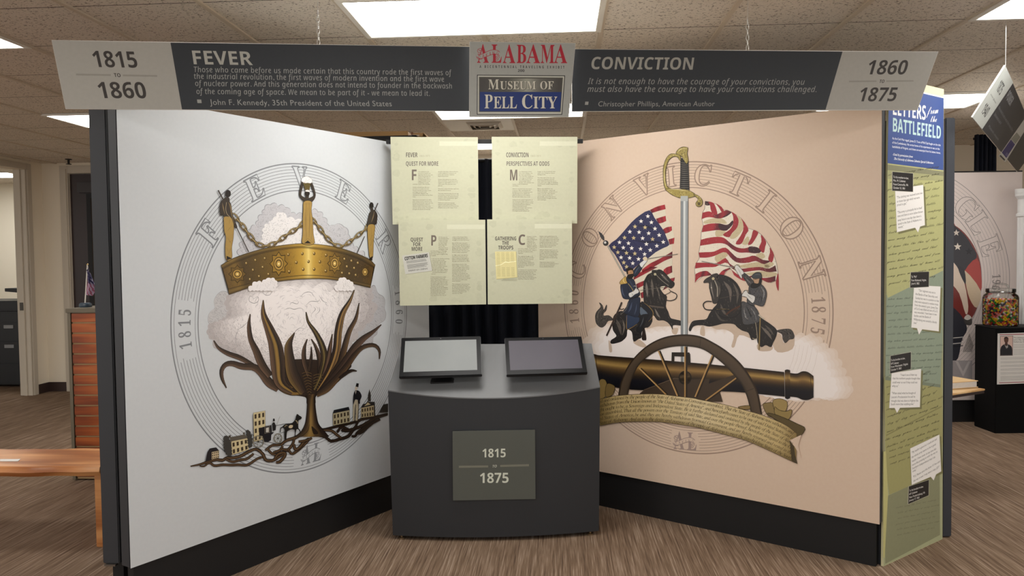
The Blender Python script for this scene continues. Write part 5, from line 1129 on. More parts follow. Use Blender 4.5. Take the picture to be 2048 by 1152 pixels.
# ---------------------------------------------------------------- the two screens on the kiosk
GLASSB = mat('bezel_glass', '#060608', .3, spec=.12, var=0)
def screen_mat(name, c0, c1):
    t = NT(name)
    g = t.noise(t.coords((2, 2, 2)), 2, 2)
    t.put(t.b.inputs['Base Color'], t.mix(g, (*lin(c0), 1), (*lin(c1), 1)))
    t.b.inputs['Roughness'].default_value = .4
    t.b.inputs['Specular IOR Level'].default_value = .22
    return t.m
def monitor(c, label, smat):
    """c: survey corners TL TR BR BL of the glass"""
    Yb = 4.165 + (c[3][0] > 900) * .015
    bm_ = [onY(c[3][0], c[3][1], Yb), onY(c[2][0], c[2][1], Yb + .03)]
    tl = onY(c[0][0], c[0][1], Yb + .19)
    e = (bm_[1] - bm_[0]).normalized()
    u = (tl - bm_[0])
    nn = e.cross(u).normalized()
    if nn.y > 0:
        nn = -nn
    u = nn.cross(e)
    if u.z < 0:
        u = -u
    t = thing('touch_screen', label, 'screen', (bm_[0] + bm_[1]) / 2, 'screens on the kiosk')
    q = [onpl(x, y, bm_[0], nn) for x, y in c]
    B().prism(q, -nn * .022).done('housing', mat('monitor_shell', '#17181b', .35), t, bevel=.003)
    ctr = sum(q, Vector()) / 4
    q2 = [ctr + (p - ctr) * .992 + nn * .0012 for p in q]
    B().prism(q2, -nn * .002).done('bezel_glass', GLASSB, t)
    w, h = q[0].lerp(q[3], .5), 0
    def at(s, r, off):
        a = q[0].lerp(q[1], s)
        bq = q[3].lerp(q[2], s)
        return a.lerp(bq, r) + nn * off
    B().prism([at(.05, .09, .0018), at(.945, .09, .0018), at(.945, .885, .0018), at(.05, .885, .0018)], -nn * .0008).done('display', smat, t)
    B().prism([at(.492, .035, .0018), at(.502, .035, .0018), at(.502, .05, .0018), at(.492, .05, .0018)], -nn * .0008).done('webcam', mat('lens_grey', '#55565c', .2), t)
    # stand down to the sloping top
    mid = at(.5, .8, -.024)
    bot = at(.5, 1.0, -.03)
    foot = Vector((bot.x, bot.y + .075 + (bot.x > -.3) * .03, 0))
    zt = kz + (foot.y - (kl.y + (foot.x - kl.x) * ke.y)) * slope
    b = B()
    for s in (-1,):
        a0 = mid - e * .055
        a1 = mid + e * .055
        f0 = Vector((foot.x, foot.y + .03, zt + .03 * slope + .004)) - e * .06
        f1 = f0 + e * .12
        b.prism([a0, a1, f1, f0], Vector((0, .02, .008)))
    b.done('stand', BLK, t)
    b = B().prism([Vector((foot.x, foot.y, 0)) + e * s + Vector((0, dy, zt + dy * slope + .006)) for s, dy in ((-.065, -.035), (.065, -.035), (.065, .085), (-.065, .085))], (0, 0, .012))
    b.done('stand_foot', BLK, t, bevel=.003)
monitor([(803, 676), (961, 672.5), (964, 749), (798, 754)], 'left touch screen on the kiosk, showing a bright pale grey screen', screen_mat('screen_pale', '#7d8182', '#8c9090'))
monitor([(1009, 676), (1163, 673), (1175, 745), (1013, 750)], 'right touch screen on the kiosk, showing a dim mauve grey screen', screen_mat('screen_mauve', '#4a4750', '#55515b'))

# ---------------------------------------------------------------- hanging banner in two halves and the centre sign
BL0, BL1 = onY(131, 218, 3.12), onY(940, 222, 3.46)
BR0, BR1 = onY(1150, 223, 3.50), onY(1835, 220, 3.74)
def vplane(a, b):
    e = Vector((b.x - a.x, b.y - a.y, 0)).normalized()
    n = Vector((-e.y, e.x, 0))
    return e, (n if n.y > 0 else -n)
e1, n1 = vplane(BL0, BL1)
e2, n2 = vplane(BR0, BR1)
BANL = thing('hanging_banner', 'left half of the hanging banner, 1815 to 1860 FEVER in white on charcoal', 'banner', BL0, 'halves of the hanging banner')
board('board', BL0, n1, [(103, 80), (946, 93.5), (946, 222.5), (131, 218)], .008, FOAM, BANL)
BLS = Sheet(BL0, -n1, e1)
BANR = thing('hanging_banner', 'right half of the hanging banner, CONVICTION 1860 to 1875 in italics', 'banner', BR0, 'halves of the hanging banner')
board('board', BR0, n2, [(1144, 98), (1877, 103), (1835, 220), (1144, 223)], .008, FOAM, BANR)
BRS = Sheet(BR0, -n2, e2)
sc0 = onY(1045, 160, 3.44)
e3, n3 = vplane(onY(940, 160, 3.40), onY(1150, 160, 3.46))
C1 = O(930, 75, 6.983)
SIGNC = C1((63, 57), (1545, 78), (1450, 1110), (57, 1108))
SIGN = thing('museum_sign', 'white MAKING ALABAMA and MUSEUM OF PELL CITY sign over the banner joint', 'sign', sc0)
board('board', sc0, n3, SIGNC, .008, FOAM, SIGN)
B().prism([onpl(x, y, sc0 + n3 * .008, n3) for x, y in ((1000, 110), (1090, 110), (1090, 200), (1000, 200))], n3 * .045).done('spacer', FOAM, SIGN)
SGS = Sheet(sc0, -n3, e3)
STEEL = mat('chain_steel', '#d8d6d0', .3, .7)
def chain(name, x, y, p, n, label):
    q = onpl(x, y, p + n * .004, n)
    t = thing('hanging_chain', label, 'chain', q, 'chains holding the banner')
    L, z, k = .03, q.z - .006, 0
    b = B()
    while z < q.z + .13:
        pts = []
        for i in range(12):
            a = i / 12 * 2 * math.pi
            d = math.cos(a) * .006
            pts.append(Vector((q.x + (d if k % 2 == 0 else 0), q.y + (0 if k % 2 == 0 else d), z + L / 2 + math.sin(a) * L / 2)))
        b.tube(pts, .0016, 6, closed=True)
        z += L * .78
        k += 1
    b.done('links', STEEL, t, smooth=True)
    B().tube([(q.x, q.y, z), (q.x + .002, q.y, ZC)], .0011, 6).done('wire', STEEL, t)
chain('a', 637, 88.5, BL0, n1, 'thin steel chain holding the FEVER half of the banner')
chain('b', 1495, 100.5, BR0, n2, 'thin steel chain holding the CONVICTION half of the banner')

# ================================================================ BEYOND THE BOOTH
# curtain between the murals
NAVY = mat('navy_curtain', '#0d1424', .8, var=.3, scale=12)
def curtain(x0, x1, y, z0, z1, folds, amp, label, name='curtain'):
    t = thing(name, label, 'curtain', ((x0 + x1) / 2, y, z0))
    b = B()
    N = folds * 10
    rows = []
    for z in (z0, z0 + (z1 - z0) * .5, z1 - .06, z1):
        r = []
        for i in range(N + 1):
            u = i / N
            k = .75 if z > z1 - .1 else 1
            r.append(Vector((x0 + (x1 - x0) * u, y + amp * k * math.sin(u * folds * 2 * math.pi + .6 * math.sin(u * 17)), z + (.012 * abs(math.sin(u * folds * math.pi)) if z == z1 else 0))))
        rows.append(r)
    b.grid(rows)
    b.done('cloth', NAVY, t, smooth=True)
    return t
zt = onY(970, 321, 6.0).z
t = curtain(-1.25, .45, 6.0, .02, zt, 16, .03, 'dark navy curtain closing the gap between the two murals')
B().tube([(-1.3, 6.0, zt + .0), (.5, 6.0, zt + .0)], .014, 10).done('curtain_rod', BLK, t)
for x in (-1.28, .48):
    B().tube([(x, 6.0, .012), (x, 6.0, zt + .02)], .016, 10).lathe([(.16, 0), (.16, .01), (.02, .014)], (x, 6.0, 0), 20).done('curtain_stand', BLK, t)
# tall shelf with cartons behind the FEVER mural
CARD = mat('cardboard', '#b8905e', .8, var=.06)
zs = onY(775, 279, 5.6).z
t = thing('storage_shelf', 'tall dark storage shelf behind the FEVER mural, cartons on top', 'shelf unit', (-1.4, 5.6, 0))
b = B()
for x in (-1.85, -.99):
    for y in (5.45, 5.8):
        b.box((x - .015, y - .015, 0), (x + .015, y + .015, zs))
b.done('uprights', BLK, t)
for k in range(5):
    z = .1 + (zs - .1) * k / 4
    B().box((-1.865, 5.435, z - .025), (-.975, 5.815, z)).done('shelf', BLK, t)
def carton(xa, xb, ya, yb, d, label, flap=False):
    q0, q1 = onY(xa, yb, 5.5), onY(xb, yb, 5.5)
    zt_ = onY(xa, ya, 5.5).z
    t = thing('carton', label, 'carton', ((q0.x + q1.x) / 2, 5.5 + d / 2, zs), 'cartons on the storage shelf')
    B().box((q0.x, 5.5, zs + .002), (q1.x, 5.5 + d, zt_)).done('box', CARD, t, bevel=.003)
    B().box((q0.x - .001, 5.499, (zs + zt_) / 2 - .025), (q0.x + .015, 5.4995, (zs + zt_) / 2 + .02)).done('tape', mat('parcel_tape', '#8a5f38', .4), t)
    if flap:
        B().box((q1.x - .085, 5.4985, zs + .012), (q1.x - .025, 5.4995, zt_ - .02)).done('shipping_label', mat('label_paper', '#d8d4cb', .6), t)
        B().prism([(q1.x, 5.5, zt_ + .002), (q1.x, 5.5 + d, zt_ + .002), (q1.x + .055, 5.5 + d, zt_ - .06), (q1.x + .055, 5.5, zt_ - .06)], (.003, 0, .003)).done('flap', CARD, t)
carton(655, 816, 265.2, 280, .25, 'long tan carton on top of the shelf behind the FEVER mural')
carton(822.5, 846, 266, 280, .22, 'small carton with a white shipping label beside the long carton', True)

# ---------------------------------------------------------------- left: slatwall unit, flag, bench, copier
OLIVE = mat('slatwall_edge', '#6a6150', .5)
def wood(name, c0, c1, c2, sc=(1, 14, 14), rough=.4):
    t = NT(name)
    f = t.noise(t.coords(sc), 2.2, 5, .6)
    w = t.n('ShaderNodeTexWave', wave_type='BANDS')
    t.t.links.new(t.coords((sc[0] * .4, sc[1] * .4, sc[2] * .4)), w.inputs['Vector'])
    w.inputs['Scale'].default_value = 1.4
    w.inputs['Distortion'].default_value = 6
    w.inputs['Detail'].default_value = 3
    g = t.math('ADD', t.math('MULTIPLY', f, .65), t.math('MULTIPLY', w.outputs['Fac'], .35))
    t.put(t.b.inputs['Base Color'], t.cramp(g, [(.3, c0), (.5, c1), (.7, c2)]))
    t.b.inputs['Roughness'].default_value = rough
    return t.m
SLW = wood('slat_cherry', '#7a3512', '#9a4a1c', '#b05f2a')
sw = onz(147, 961, 0)
zs_ = onY(133, 617, sw.y).z
swx0, swx1, swy0 = sw.x, sw.x + 1.2, sw.y
t = thing('slatwall_unit', 'cherry wood slatwall display unit with olive trim behind the left mural', 'display unit', (sw.x + .6, sw.y + .2, 0))
B().box((swx0, swy0 + .012, .01), (swx1, swy0 + .4, zs_ - .03)).done('core', OLIVE, t)
B().box((swx0, swy0 - .008, .01), (swx0 + .022, swy0 + .012, zs_ - .03)).done('edge_trim', OLIVE, t)
B().box((swx0 - .01, swy0 - .015, zs_ - .03), (swx1 + .01, swy0 + .41, zs_)).done('top', OLIVE, t, bevel=.003)
ns = 16
ph = (zs_ - .05) / ns
for i in range(ns):
    z = .02 + i * ph
    B().box((swx0 + .026, swy0 - .004, z + .008), (swx1, swy0 + .012, z + ph - .004)).done('slat', SLW, t, bevel=.002)
B().box((swx0 + .024, swy0 + .0115, .01), (swx1, swy0 + .0125, zs_ - .03)).done('groove_lining', mat('groove_tan', '#c8a878', .5), t)
fp = onY(171, 612, swy0 + .15)
t = thing('desk_flag', 'small desk flag on a round blue base standing on the slatwall unit', 'flag', (fp.x, fp.y, zs_))
B().lathe([(.04, 0), (.043, .008), (.041, .022), (.033, .03)], (fp.x, fp.y, zs_), 24).done('base', mat('flag_base', '#33424f', .4), t, smooth=True)
zp = onY(175, 530, fp.y).z
px = onY(175, 530, fp.y).x
B().tube([(fp.x - .002, fp.y, zs_ + .028), (px, fp.y, zp)], .0042, 10).done('pole', mat('flag_pole', '#e4dfd4', .4), t)
B().lathe([(.006, 0), (.006, .006), (.002, .009)], (px, fp.y, zp), 10).done('finial', mat('flag_gold', '#c9a86a', .3, .8), t)
def flagm():
    t = NT('desk_flag_cloth')
    uv = t.n('ShaderNodeAttribute', attribute_name='ink')
    t.put(t.b.inputs['Base Color'], uv.outputs['Color'])
    t.b.inputs['Roughness'].default_value = .8
    return t.m
def cloth(name, P, cols, m, parent):
    """hanging cloth from rows of points with one ink per vertex"""
    me = bpy.data.meshes.new(name)
    n = len(P[0])
    me.from_pydata([p for r in P for p in r], [], [(j * n + i, j * n + i + 1, (j + 1) * n + i + 1, (j + 1) * n + i) for j in range(len(P) - 1) for i in range(n - 1)])
    at = me.color_attributes.new('ink', 'FLOAT_COLOR', 'POINT')
    at.data.foreach_set('color', [v for r in cols for c in r for v in (*lin(c), 1)])
    me.materials.append(m)
    o = bpy.data.objects.new(name, me)
    COL.objects.link(o)
    o.parent = parent
    o.matrix_parent_inverse = parent.matrix_world.inverted()
    return o
rows, cols = [], []
for j in range(15):
    v = j / 14
    r, c = [], []
    for i in range(13):
        u = i / 12
        x = px - .004 - .0012 * j + (.004 + u * (.012 + .07 * min(1, v * 1.5))) - .022 * max(0, v - .55) * (1 - u)
        z = zp - .012 - v * .19 - .03 * u * v - .05 * u * (1 - v) + .06 * (u > .6) * max(0, v - .6)
        y = fp.y - .006 + .018 * math.sin(u * 9 + v * 2)
        r.append(Vector((x, y, z)))
        blue = v < .55 and u > .15
        c.append('#1c1a4a' if blue and (i * 3 + j * 5) % 7 else ('#b9b0c8' if blue or (i + j // 2) % 2 else '#8c2140'))
    rows.append(r)
    cols.append(c)
cloth('cloth', rows, cols, flagm(), t)
# live-edge bench
BW = wood('bench_wood', '#9a5a2c', '#bd7d48', '#d69a62', (.6, 10, 10), .35)
f0, f1, n0, n1_ = onz(-150, 897, .45), onz(235, 899, .45), onz(-150, 932, .45), onz(235, 926, .45)
t = thing('bench', 'live-edge wooden bench at the left, running behind the dark post', 'bench', ((n0.x + n1_.x) / 2, (f0.y + n0.y) / 2, 0))
xe = -2.42
b = B()
N = 40
rnd = random.Random(3)
top, bot = [], []
for side in (0, 1):
    rr = []
    for i in range(N + 1):
        u = i / N
        x = -4.1 + (xe + 4.1) * u
        y = (n0.y if side == 0 else f0.y) + .012 * math.sin(x * 7 + side) + .006 * math.sin(x * 23 + side * 2)
        rr.append(Vector((x, y, .45)))
    top.append(rr)
fr, bk = top
rows = [[p + Vector((0, .012, -.055)) for p in fr], [p + Vector((0, -.006, -.03)) for p in fr], [p + Vector((0, 0, -.008)) for p in fr], [p + Vector((0, .008, 0)) for p in fr],
        [p.lerp(q, .5) for p, q in zip(fr, bk)], bk, [p - Vector((0, 0, .055)) for p in bk], [p + Vector((0, .012, -.055)) for p in fr]]
b.grid(rows)
for k in (0, N):
    b.bm.faces.new([b.bm.verts.new(rows[j][k]) for j in range(7)])
bmesh.ops.remove_doubles(b.bm, verts=b.bm.verts, dist=.0005)
b.done('seat', BW, t, smooth=True)
for x in (-3.95, -2.455):
    b = B()
    b.box((x - .025, n0.y + .06, 0), (x + .025, f0.y - .06, .396))
    b.done('leg', BW, t, bevel=.004)
cp = [onz(0, 918.5, .451), onz(41, 918.5, .451), onz(36, 923, .451), onz(-10, 923, .451)]
o = B().prism(cp, (0, 0, .0015)).done('paper_card', mat('card_white', '#e2dfda', .6))
tag(o, 'small white paper card lying on the wooden bench', 'card')
# copier in the next room
CB = mat('copier_black', '#14171c', .45, var=.1)
cy, cx1 = 9.3, -6.43
cx0 = cx1 - 1.05
t = thing('copier', 'black office copier with drawers in the room through the left doorway', 'copier', (cx0 + .52, cy + .3, 0))
B().box((cx0, cy, .03), (cx1, cy + .65, .93)).done('body', CB, t, bevel=.01)
B().box((cx0 - .01, cy - .015, .935), (cx1 + .01, cy + .66, 1.06)).done('lid', CB, t, bevel=.02)
for z0_, z1_ in ((.05, .29), (.3, .56), (.57, .80)):
    d = B().box((cx0 + .01, cy - .012, z0_), (cx1 - .01, cy, z1_)).done('drawer', CB, t, bevel=.004)
    if z0_ > .06:
        B().box((cx1 - .36, cy - .018, z1_ - .075), (cx1 - .24, cy - .011, z1_ - .035)).done('drawer_label', mat('copier_grey', '#8e9194', .4), d)
b = B()
b.prism([(cx1 - .45, cy + .15, 1.17), (cx1 - .02, cy + .15, 1.13), (cx1 - .02, cy + .15, 1.20), (cx1 - .45, cy + .15, 1.21)], (0, .35, 0))
b.box((cx1 - .28, cy + .2, 1.055), (cx1 - .05, cy + .45, 1.15))
b.done('paper_tray', CB, t)
B().box((cx1 - .3, cy + .16, 1.205), (cx1 - .03, cy + .48, 1.212)).done('paper_sheets', mat('card_white', '#e2dfda', .6), t)
for x in (cx0 + .06, cx1 - .06):
    for y in (cy + .06, cy + .58):
        B().lathe([(.025, 0), (.025, .032)], (x, y, 0), 12).done('caster', BLK, t)

# ---------------------------------------------------------------- right: second mural, pedestal, jar, column, shelf, banner
gp = Vector((3.55, 7.25, 0))
ge = Vector((_rt.x, _rt.y, 0))
gn = Vector((-ge.y, ge.x, 0))
g0, g1 = onpl(1880, 500, gp, gn), onpl(2043, 500, gp, gn)
zt2, zb2 = onpl(1930, 345, gp, gn).z, onpl(1925, 800, gp, gn).z
t = thing('exhibit_wall', 'distant exhibit wall with flag mural behind the black pedestal', 'exhibit wall', (gp.x, gp.y, 0), 'exhibit walls of the booth')
GT = t
x0v, x1v = gp - ge * .7, Vector((g1.x, g1.y, 0))
Z = lambda p, z: Vector((p.x, p.y, z))
B().prism([Z(x0v, zb2), Z(x1v, zb2), Z(x1v, zt2), Z(x0v, zt2)], gn * .06).done('panel', mat('mural_mauve', '#d9cdc8', .5), t)
B().prism([Z(x0v, 0) + gn * .01, Z(x1v, 0) + gn * .01, Z(x1v, zb2) + gn * .01, Z(x0v, zb2) + gn * .01], gn * .04).done('toe_kick', TOE, t)
B().prism([Z(x0v, zt2), Z(x1v, zt2), Z(x1v, zt2 + .012), Z(x0v, zt2 + .012)], gn * .06).done('top_cap', BLK, t)
GS = Sheet(gp, -gn, ge)
# another dark panel edge closing it on the right
pf = Vector((3.607, 6.798, 0))
t = thing('pedestal', 'black display pedestal carrying the jar of jelly beans', 'pedestal', pf + ge * .25)
zp_ = onpl(1993, 657, pf, gn).z
b = B().prism([pf, pf + ge * .5, pf + ge * .5 + gn * .30, pf + gn * .30], (0, 0, zp_ - .0))
b.done('body', mat('pedestal_black', '#09090a', .75, var=.1, spec=.15), t, bevel=.004)
B().prism([pf - ge * .003 - gn * .003 + Vector((0, 0, zp_ + .0005)), pf + ge * .503 - gn * .003 + Vector((0, 0, zp_ + .0005)), pf + ge * .503 + gn * .303 + Vector((0, 0, zp_ + .0005)), pf - ge * .003 + gn * .303 + Vector((0, 0, zp_ + .0005))], (0, 0, .01)).done('top', mat('pedestal_top', '#0c0c0e', .5, spec=.3), t)
ptop = zp_ + .0105
PPX = [(1995.5, 667), (2075, 664.5), (2073, 766), (1994, 769)]
po = thing('info_sheet', 'white information sheet with a portrait photo on the pedestal front', 'sheet', onpl(2030, 768, pf - gn * .003, gn))
B().prism([onpl(x, y, pf - gn * .004, gn) for x, y in PPX], gn * .002).done('paper', mat('card_white', '#e2dfda', .6), po)
PPS = Sheet(pf - gn * .004, -gn, ge)
# jar
jc = onpl(2000.5, 650, pf + gn * .15, gn)
JR = .134
jz = ptop + .0015
def thin_glass():
    t = NT('jar_glass')
    fr = t.n('ShaderNodeFresnel')
    fr.inputs[0].default_value = 1.35
    gl = t.n('ShaderNodeBsdfGlossy')
    gl.inputs['Roughness'].default_value = .03
    tr = t.n('ShaderNodeBsdfTransparent')
    tr.inputs[0].default_value = (.93, .95, .94, 1)
    mx = t.n('ShaderNodeMixShader')
    t.put(mx.inputs[0], fr.outputs[0])
    t.t.links.new(tr.outputs[0], mx.inputs[1])
    t.t.links.new(gl.outputs[0], mx.inputs[2])
    t.t.links.new(mx.outputs[0], t.out.inputs[0])
    return t.m
JG = thin_glass()
t = thing('candy_jar', 'lidded glass jar full of jelly beans on the black pedestal', 'jar', (jc.x, jc.y, jz))
prof = [(.1, 0), (JR - .006, .004), (JR, .018), (JR, .235), (JR - .008, .258), (JR - .026, .272), (JR - .03, .283)]
B().lathe(prof, (jc.x, jc.y, jz), 48, capt=False).done('glass_body', JG, t, smooth=True)
lp = [(JR - .032, .276), (JR - .022, .284), (JR - .022, .31), (JR - .03, .314), (.03, .318)]
lid = B().lathe(lp, (jc.x, jc.y, jz), 48, capb=True).done('glass_lid', JG, t, smooth=True)
pts = []
for i in range(13):
    a = math.pi * i / 12
    pts.append((jc.x + math.cos(a) * .062, jc.y, jz + .316 + math.sin(a) ** .6 * .036))
B().tube(pts, .007, 10).done('lid_handle', JG, lid, smooth=True)
# jelly beans
BEANC = [('yellow', '#e8c21c'), ('red', '#b3201c'), ('green', '#2d7a2a'), ('dark purple', '#2c1430'), ('white', '#ece4da'), ('orange', '#e0702a'), ('pink', '#dc8c8c'), ('coral', '#d8604c')]
bm = bmesh.new()
bmesh.ops.create_icosphere(bm, subdivisions=2, radius=.0095)
for v in bm.verts:
    v.co.x *= 1.45
    v.co.z += .06 * (v.co.x ** 2) / .01
for f in bm.faces:
    f.smooth = True
bmesh_bean = {}
for nm, c in BEANC:
    me = bpy.data.meshes.new('jelly_bean')
    bm.to_mesh(me)
    me.materials.append(mat('bean_' + nm.replace(' ', '_'), c, .25, var=.05))
    bmesh_bean[nm] = me
bm.free()
rnd = random.Random(11)
spots = []
rows_ = 17
for j in range(rows_):
    z = jz + .016 + j * .0122
    for i in range(20):
        a = -math.pi * .5 - math.atan2(jc.x, jc.y) + (i + .5 * (j % 2) - 9.75) / 19 * math.pi * .97
        spots.append((a, z + rnd.uniform(-.003, .003)))
front_beans = spots[:300] if False else rnd.sample(spots, min(300, len(spots)))
fs = set(front_beans)
def bean_matrix(a, r, z):
    return Matrix.Translation((jc.x + math.cos(a) * r, jc.y + math.sin(a) * r, z)) @ Matrix.Rotation(rnd.uniform(0, 6.3), 4, 'Z') @ Matrix.Rotation(rnd.uniform(-1.2, 1.2), 4, 'Y')
for a, z in spots:
    if (a, z) not in fs:
        continue
    nm = rnd.choice([c[0] for c in BEANC] + ['yellow', 'yellow', 'dark purple', 'green', 'red'])
    o = bpy.data.objects.new('jelly_bean', bmesh_bean[nm])
    COL.objects.link(o)
    o.matrix_world = bean_matrix(a, JR - .0165, z)
    tag(o, nm + ' jelly bean against the glass inside the jar on the pedestal', 'jelly bean', 'jelly beans in the jar, ' + nm)
# the rest of the beans, deeper in and behind: nobody could count them
me = bpy.data.meshes.new('jelly_beans')
bm = bmesh.new()
src = bmesh.new()
bmesh.ops.create_icosphere(src, subdivisions=1, radius=.0095)
base = [Vector((v.co.x * 1.45, v.co.y, v.co.z)) for v in src.verts]
faces = [[v.index for v in f.verts] for f in src.faces]
src.free()
deep = [(a + .12, JR - .027 - rnd.uniform(0, .008), z + rnd.uniform(-.006, .006)) for a, z in spots] + [(a, JR - .0165, z) for a, z in spots if (a, z) not in fs]
deep += [(a + math.pi, JR - .018, z) for a, z in spots[::2]]
for k in range(120):
    deep.append((rnd.uniform(0, 6.3), (JR - .02) * rnd.random() ** .5, jz + .016 + (rows_ - rnd.uniform(.2, 1.3)) * .0122))
for a, r, z in deep:
    M_ = bean_matrix(a, r, z)
    ci = rnd.randrange(len(BEANC))
    vs = [bm.verts.new(M_ @ p) for p in base]
    for f in faces:
        fc = bm.faces.new([vs[i] for i in f])
        fc.material_index = ci
        fc.smooth = True
bm.to_mesh(me)
bm.free()
for nm, c in BEANC:
    me.materials.append(bpy.data.materials['bean_' + nm.replace(' ', '_')])
o = bpy.data.objects.new('jelly_beans', me)
COL.objects.link(o)
tag(o, 'mass of mixed jelly beans filling the inside of the jar', 'jelly beans', kind='stuff')
# white fluted column
ccol = onY(2046, 600, 7.11)
t = thing('fluted_column', 'white fluted display column at the right edge behind the pedestal', 'column', (ccol.x, ccol.y, 0))
WH = mat('column_white', '#d8d8d6', .5)
cr = .05
b = B()
N = 48
def flute(r):
    return [(r - (.005 if k % 4 in (1, 2) else 0)) for k in range(N)]
rows = []
zc_ = onY(2040, 378, 7.11).z
for z in (.08, zc_ - .24):
    rows.append([Vector((ccol.x + math.cos(k / N * 2 * math.pi) * r, ccol.y + math.sin(k / N * 2 * math.pi) * r, z)) for k, r in enumerate(flute(cr))])
for r in rows:
    r.append(r[0].copy())
b.grid(rows)
b.done('shaft', WH, t)
b = B().lathe([(cr, zc_ - .24), (cr + .01, zc_ - .235), (cr + .01, zc_ - .215), (cr, zc_ - .205), (cr, zc_ - .09), (cr + .018, zc_ - .06), (cr + .018, zc_ - .04), (cr + .02, zc_ - .035), (cr + .02, zc_)], (ccol.x, ccol.y, 0), 40)
b.done('capital', WH, t)
B().lathe([(cr + .02, 0), (cr + .02, .05), (cr + .01, .06), (cr + .01, .08), (cr, .085)], (ccol.x, ccol.y, 0), 40).done('base', WH, t)
# low table with a book beside the end panel
TW = wood('table_birch', '#c79a62', '#dcb47c', '#e6c490', (1, 8, 8))
A_, B_ = onz(1914, 786, .6), onz(1970.5, 777.5, .6)
dv = (B_ - A_).normalized()
pv = Vector((-dv.y, dv.x, 0))
A_ = A_ - dv * .12
t = thing('side_table', 'small wooden table with a book on it, jutting out right of the dark end panel', 'table', (A_ + B_) / 2 - Vector((0, 0, .6)))
B().prism([A_, B_, B_ + pv * .42, A_ + pv * .42], (0, 0, -.012)).done('table_top', TW, t, bevel=.003)
B().prism([p + Vector((0, 0, -.0125)) for p in (A_ + (dv + pv) * .004, B_ + (pv - dv) * .004, B_ - (pv + dv) * .004 + pv * .42, A_ + dv * .004 + pv * .416)], (0, 0, -.018)).done('apron', mat('table_dark', '#2a1a18', .5), t)
for p in (A_ + (dv + pv) * .02, A_ + pv * .39 + dv * .02):
    B().box((p.x - .012, p.y - .012, 0), (p.x + .012, p.y + .012, .57)).done('leg', BLK, t)
k0 = onz(1914.5, 779, .602) + pv * .02
k1 = onz(1962, 775.5, .602) + pv * .02
kv = (k1 - k0).normalized()
kp = Vector((-kv.y, kv.x, 0))
k0 = k0 - kv * .1
t = thing('book', 'thick book with tan covers lying on the small wooden table', 'book', (k0 + k1) / 2)
TAN = mat('book_tan', '#d8b684', .6)
B().prism([k0, k1, k1 + kp * .22, k0 + kp * .22], (0, 0, .004)).done('back_cover', TAN, t)
B().prism([p + Vector((0, 0, .0045)) for p in (k0, k1 - kv * .012, k1 + kp * .215 - kv * .012, k0 + kp * .215)], (0, 0, .036)).done('pages', mat('book_pages', '#cdc9c4', .7, var=.1, scale=60), t)
B().prism([p + Vector((0, 0, .041)) for p in (k0, k1, k1 + kp * .22, k0 + kp * .22)], (0, 0, .005)).done('front_cover', TAN, t)
# curtain over the back window at the right
c0_, c1_ = onY(1949, 300, 7.9), onY(1992, 300, 7.9)
t = curtain(c0_.x, c1_.x, 7.9, .4, onY(1968, 271, 7.9).z, 5, .025, 'navy window curtain behind the distant mural at the right')
B().tube([(c0_.x + .01, 7.94, onY(1968, 276, 7.9).z), (c1_.x + .25, 7.94, onY(1968, 276, 7.9).z)], .012, 8).done('curtain_rod', BLK, t)
# second hanging banner
b0 = onY(1945, 235, 4.18)
bd = ray(2165, 502)
bd = Vector((bd.x, bd.y, 0)).normalized()
qt = onY(2011, 131, 4.18)
bnn = bd.cross(qt - b0).normalized()
if bnn.dot(b0 - EYE) < 0:
    bnn = -bnn
HB = thing('hanging_banner', 'second hanging banner seen steeply at the right, 1875 to 1940', 'banner', b0)
HBP = [(2011, 131), px_of(qt + bd * 3.6), px_of(b0 + bd * 3.45), (1945, 235)]
board('board', b0, bnn, HBP, .008, FOAM, HB)
HBS = Sheet(b0, -bnn, bd)
qh = onpl(2011, 133, b0 + bnn * .004, bnn)
t = thing('hanging_chain', 'thin wire holding the second banner at the right', 'chain', qh)
B().tube([(qh.x, qh.y, qh.z - .02), (qh.x, qh.y, ZC)], .0014, 6).done('wire', STEEL, t)

# ================================================================ PRINT ON THE SIGNS
LG, DK, GR = '#aeaca5', '#33373c', '#99978f'
# ---- left banner half
s = BLS
s.poly([(103.6, 80.4), (341, 85.3), (364, 219), (131.3, 217.6)], LG)
s.poly([(341, 85.3), (946, 93.9), (946, 222), (364, 219)], DK)
s.up()
INKD = '#3e3a38'
s.text('B', '1815', (187.5, 134), (278.5, 135.6), 33, INKD, (-7.5, -32.6))
s.text('B', '1860', (198, 196.3), (296.5, 196.6), 33, INKD, (-7.5, -32.4))
s.text('B', 'TO', (228.6, 153.8), (242.4, 154.2), 7.4, INKD, (-1.6, -7.4))
s.line([(152.2, 149), (221.8, 150.2)], 3.6, GR)
s.line([(245.8, 150.8), (314.5, 152)], 3.6, GR)
LT_ = '#b3b3ab'
s.text('B', 'FEVER', (384, 128.4), (506, 130.2), 27, LT_, (-4.2, -27.3))
for y0, x0, y1, x1, tx in ((144.3, 388, 150.6, 903, 'Those who came before us made certain that this country rode the first waves of'),
                           (157.7, 388.4, 163.5, 889.4, 'the industrial revolution, the first waves of modern invention and the first wave'),
                           (171.9, 390.5, 177.2, 905.5, 'of nuclear power. And this generation does not intend to founder in the backwash'),
                           (188, 393, 191.9, 860.5, 'of the coming age of space. We mean to be part of it - we mean to lead it.')):
    s.text('I', tx, (x0, y0), (x1, y1), 11, '#a3a5a1', (-2.2, -11), sp=.03)
s.text('N', 'John F. Kennedy, 35th President of the United States', (421.3, 209.7), (784.5, 212.6), 11, '#a3a5a1', (-1.6, -11), sp=.03)
s.poly([(394, 199), (402.4, 199.1), (403.4, 206.2), (395, 206.1)], '#a3a5a1')
s.build('print', INK, BANL)
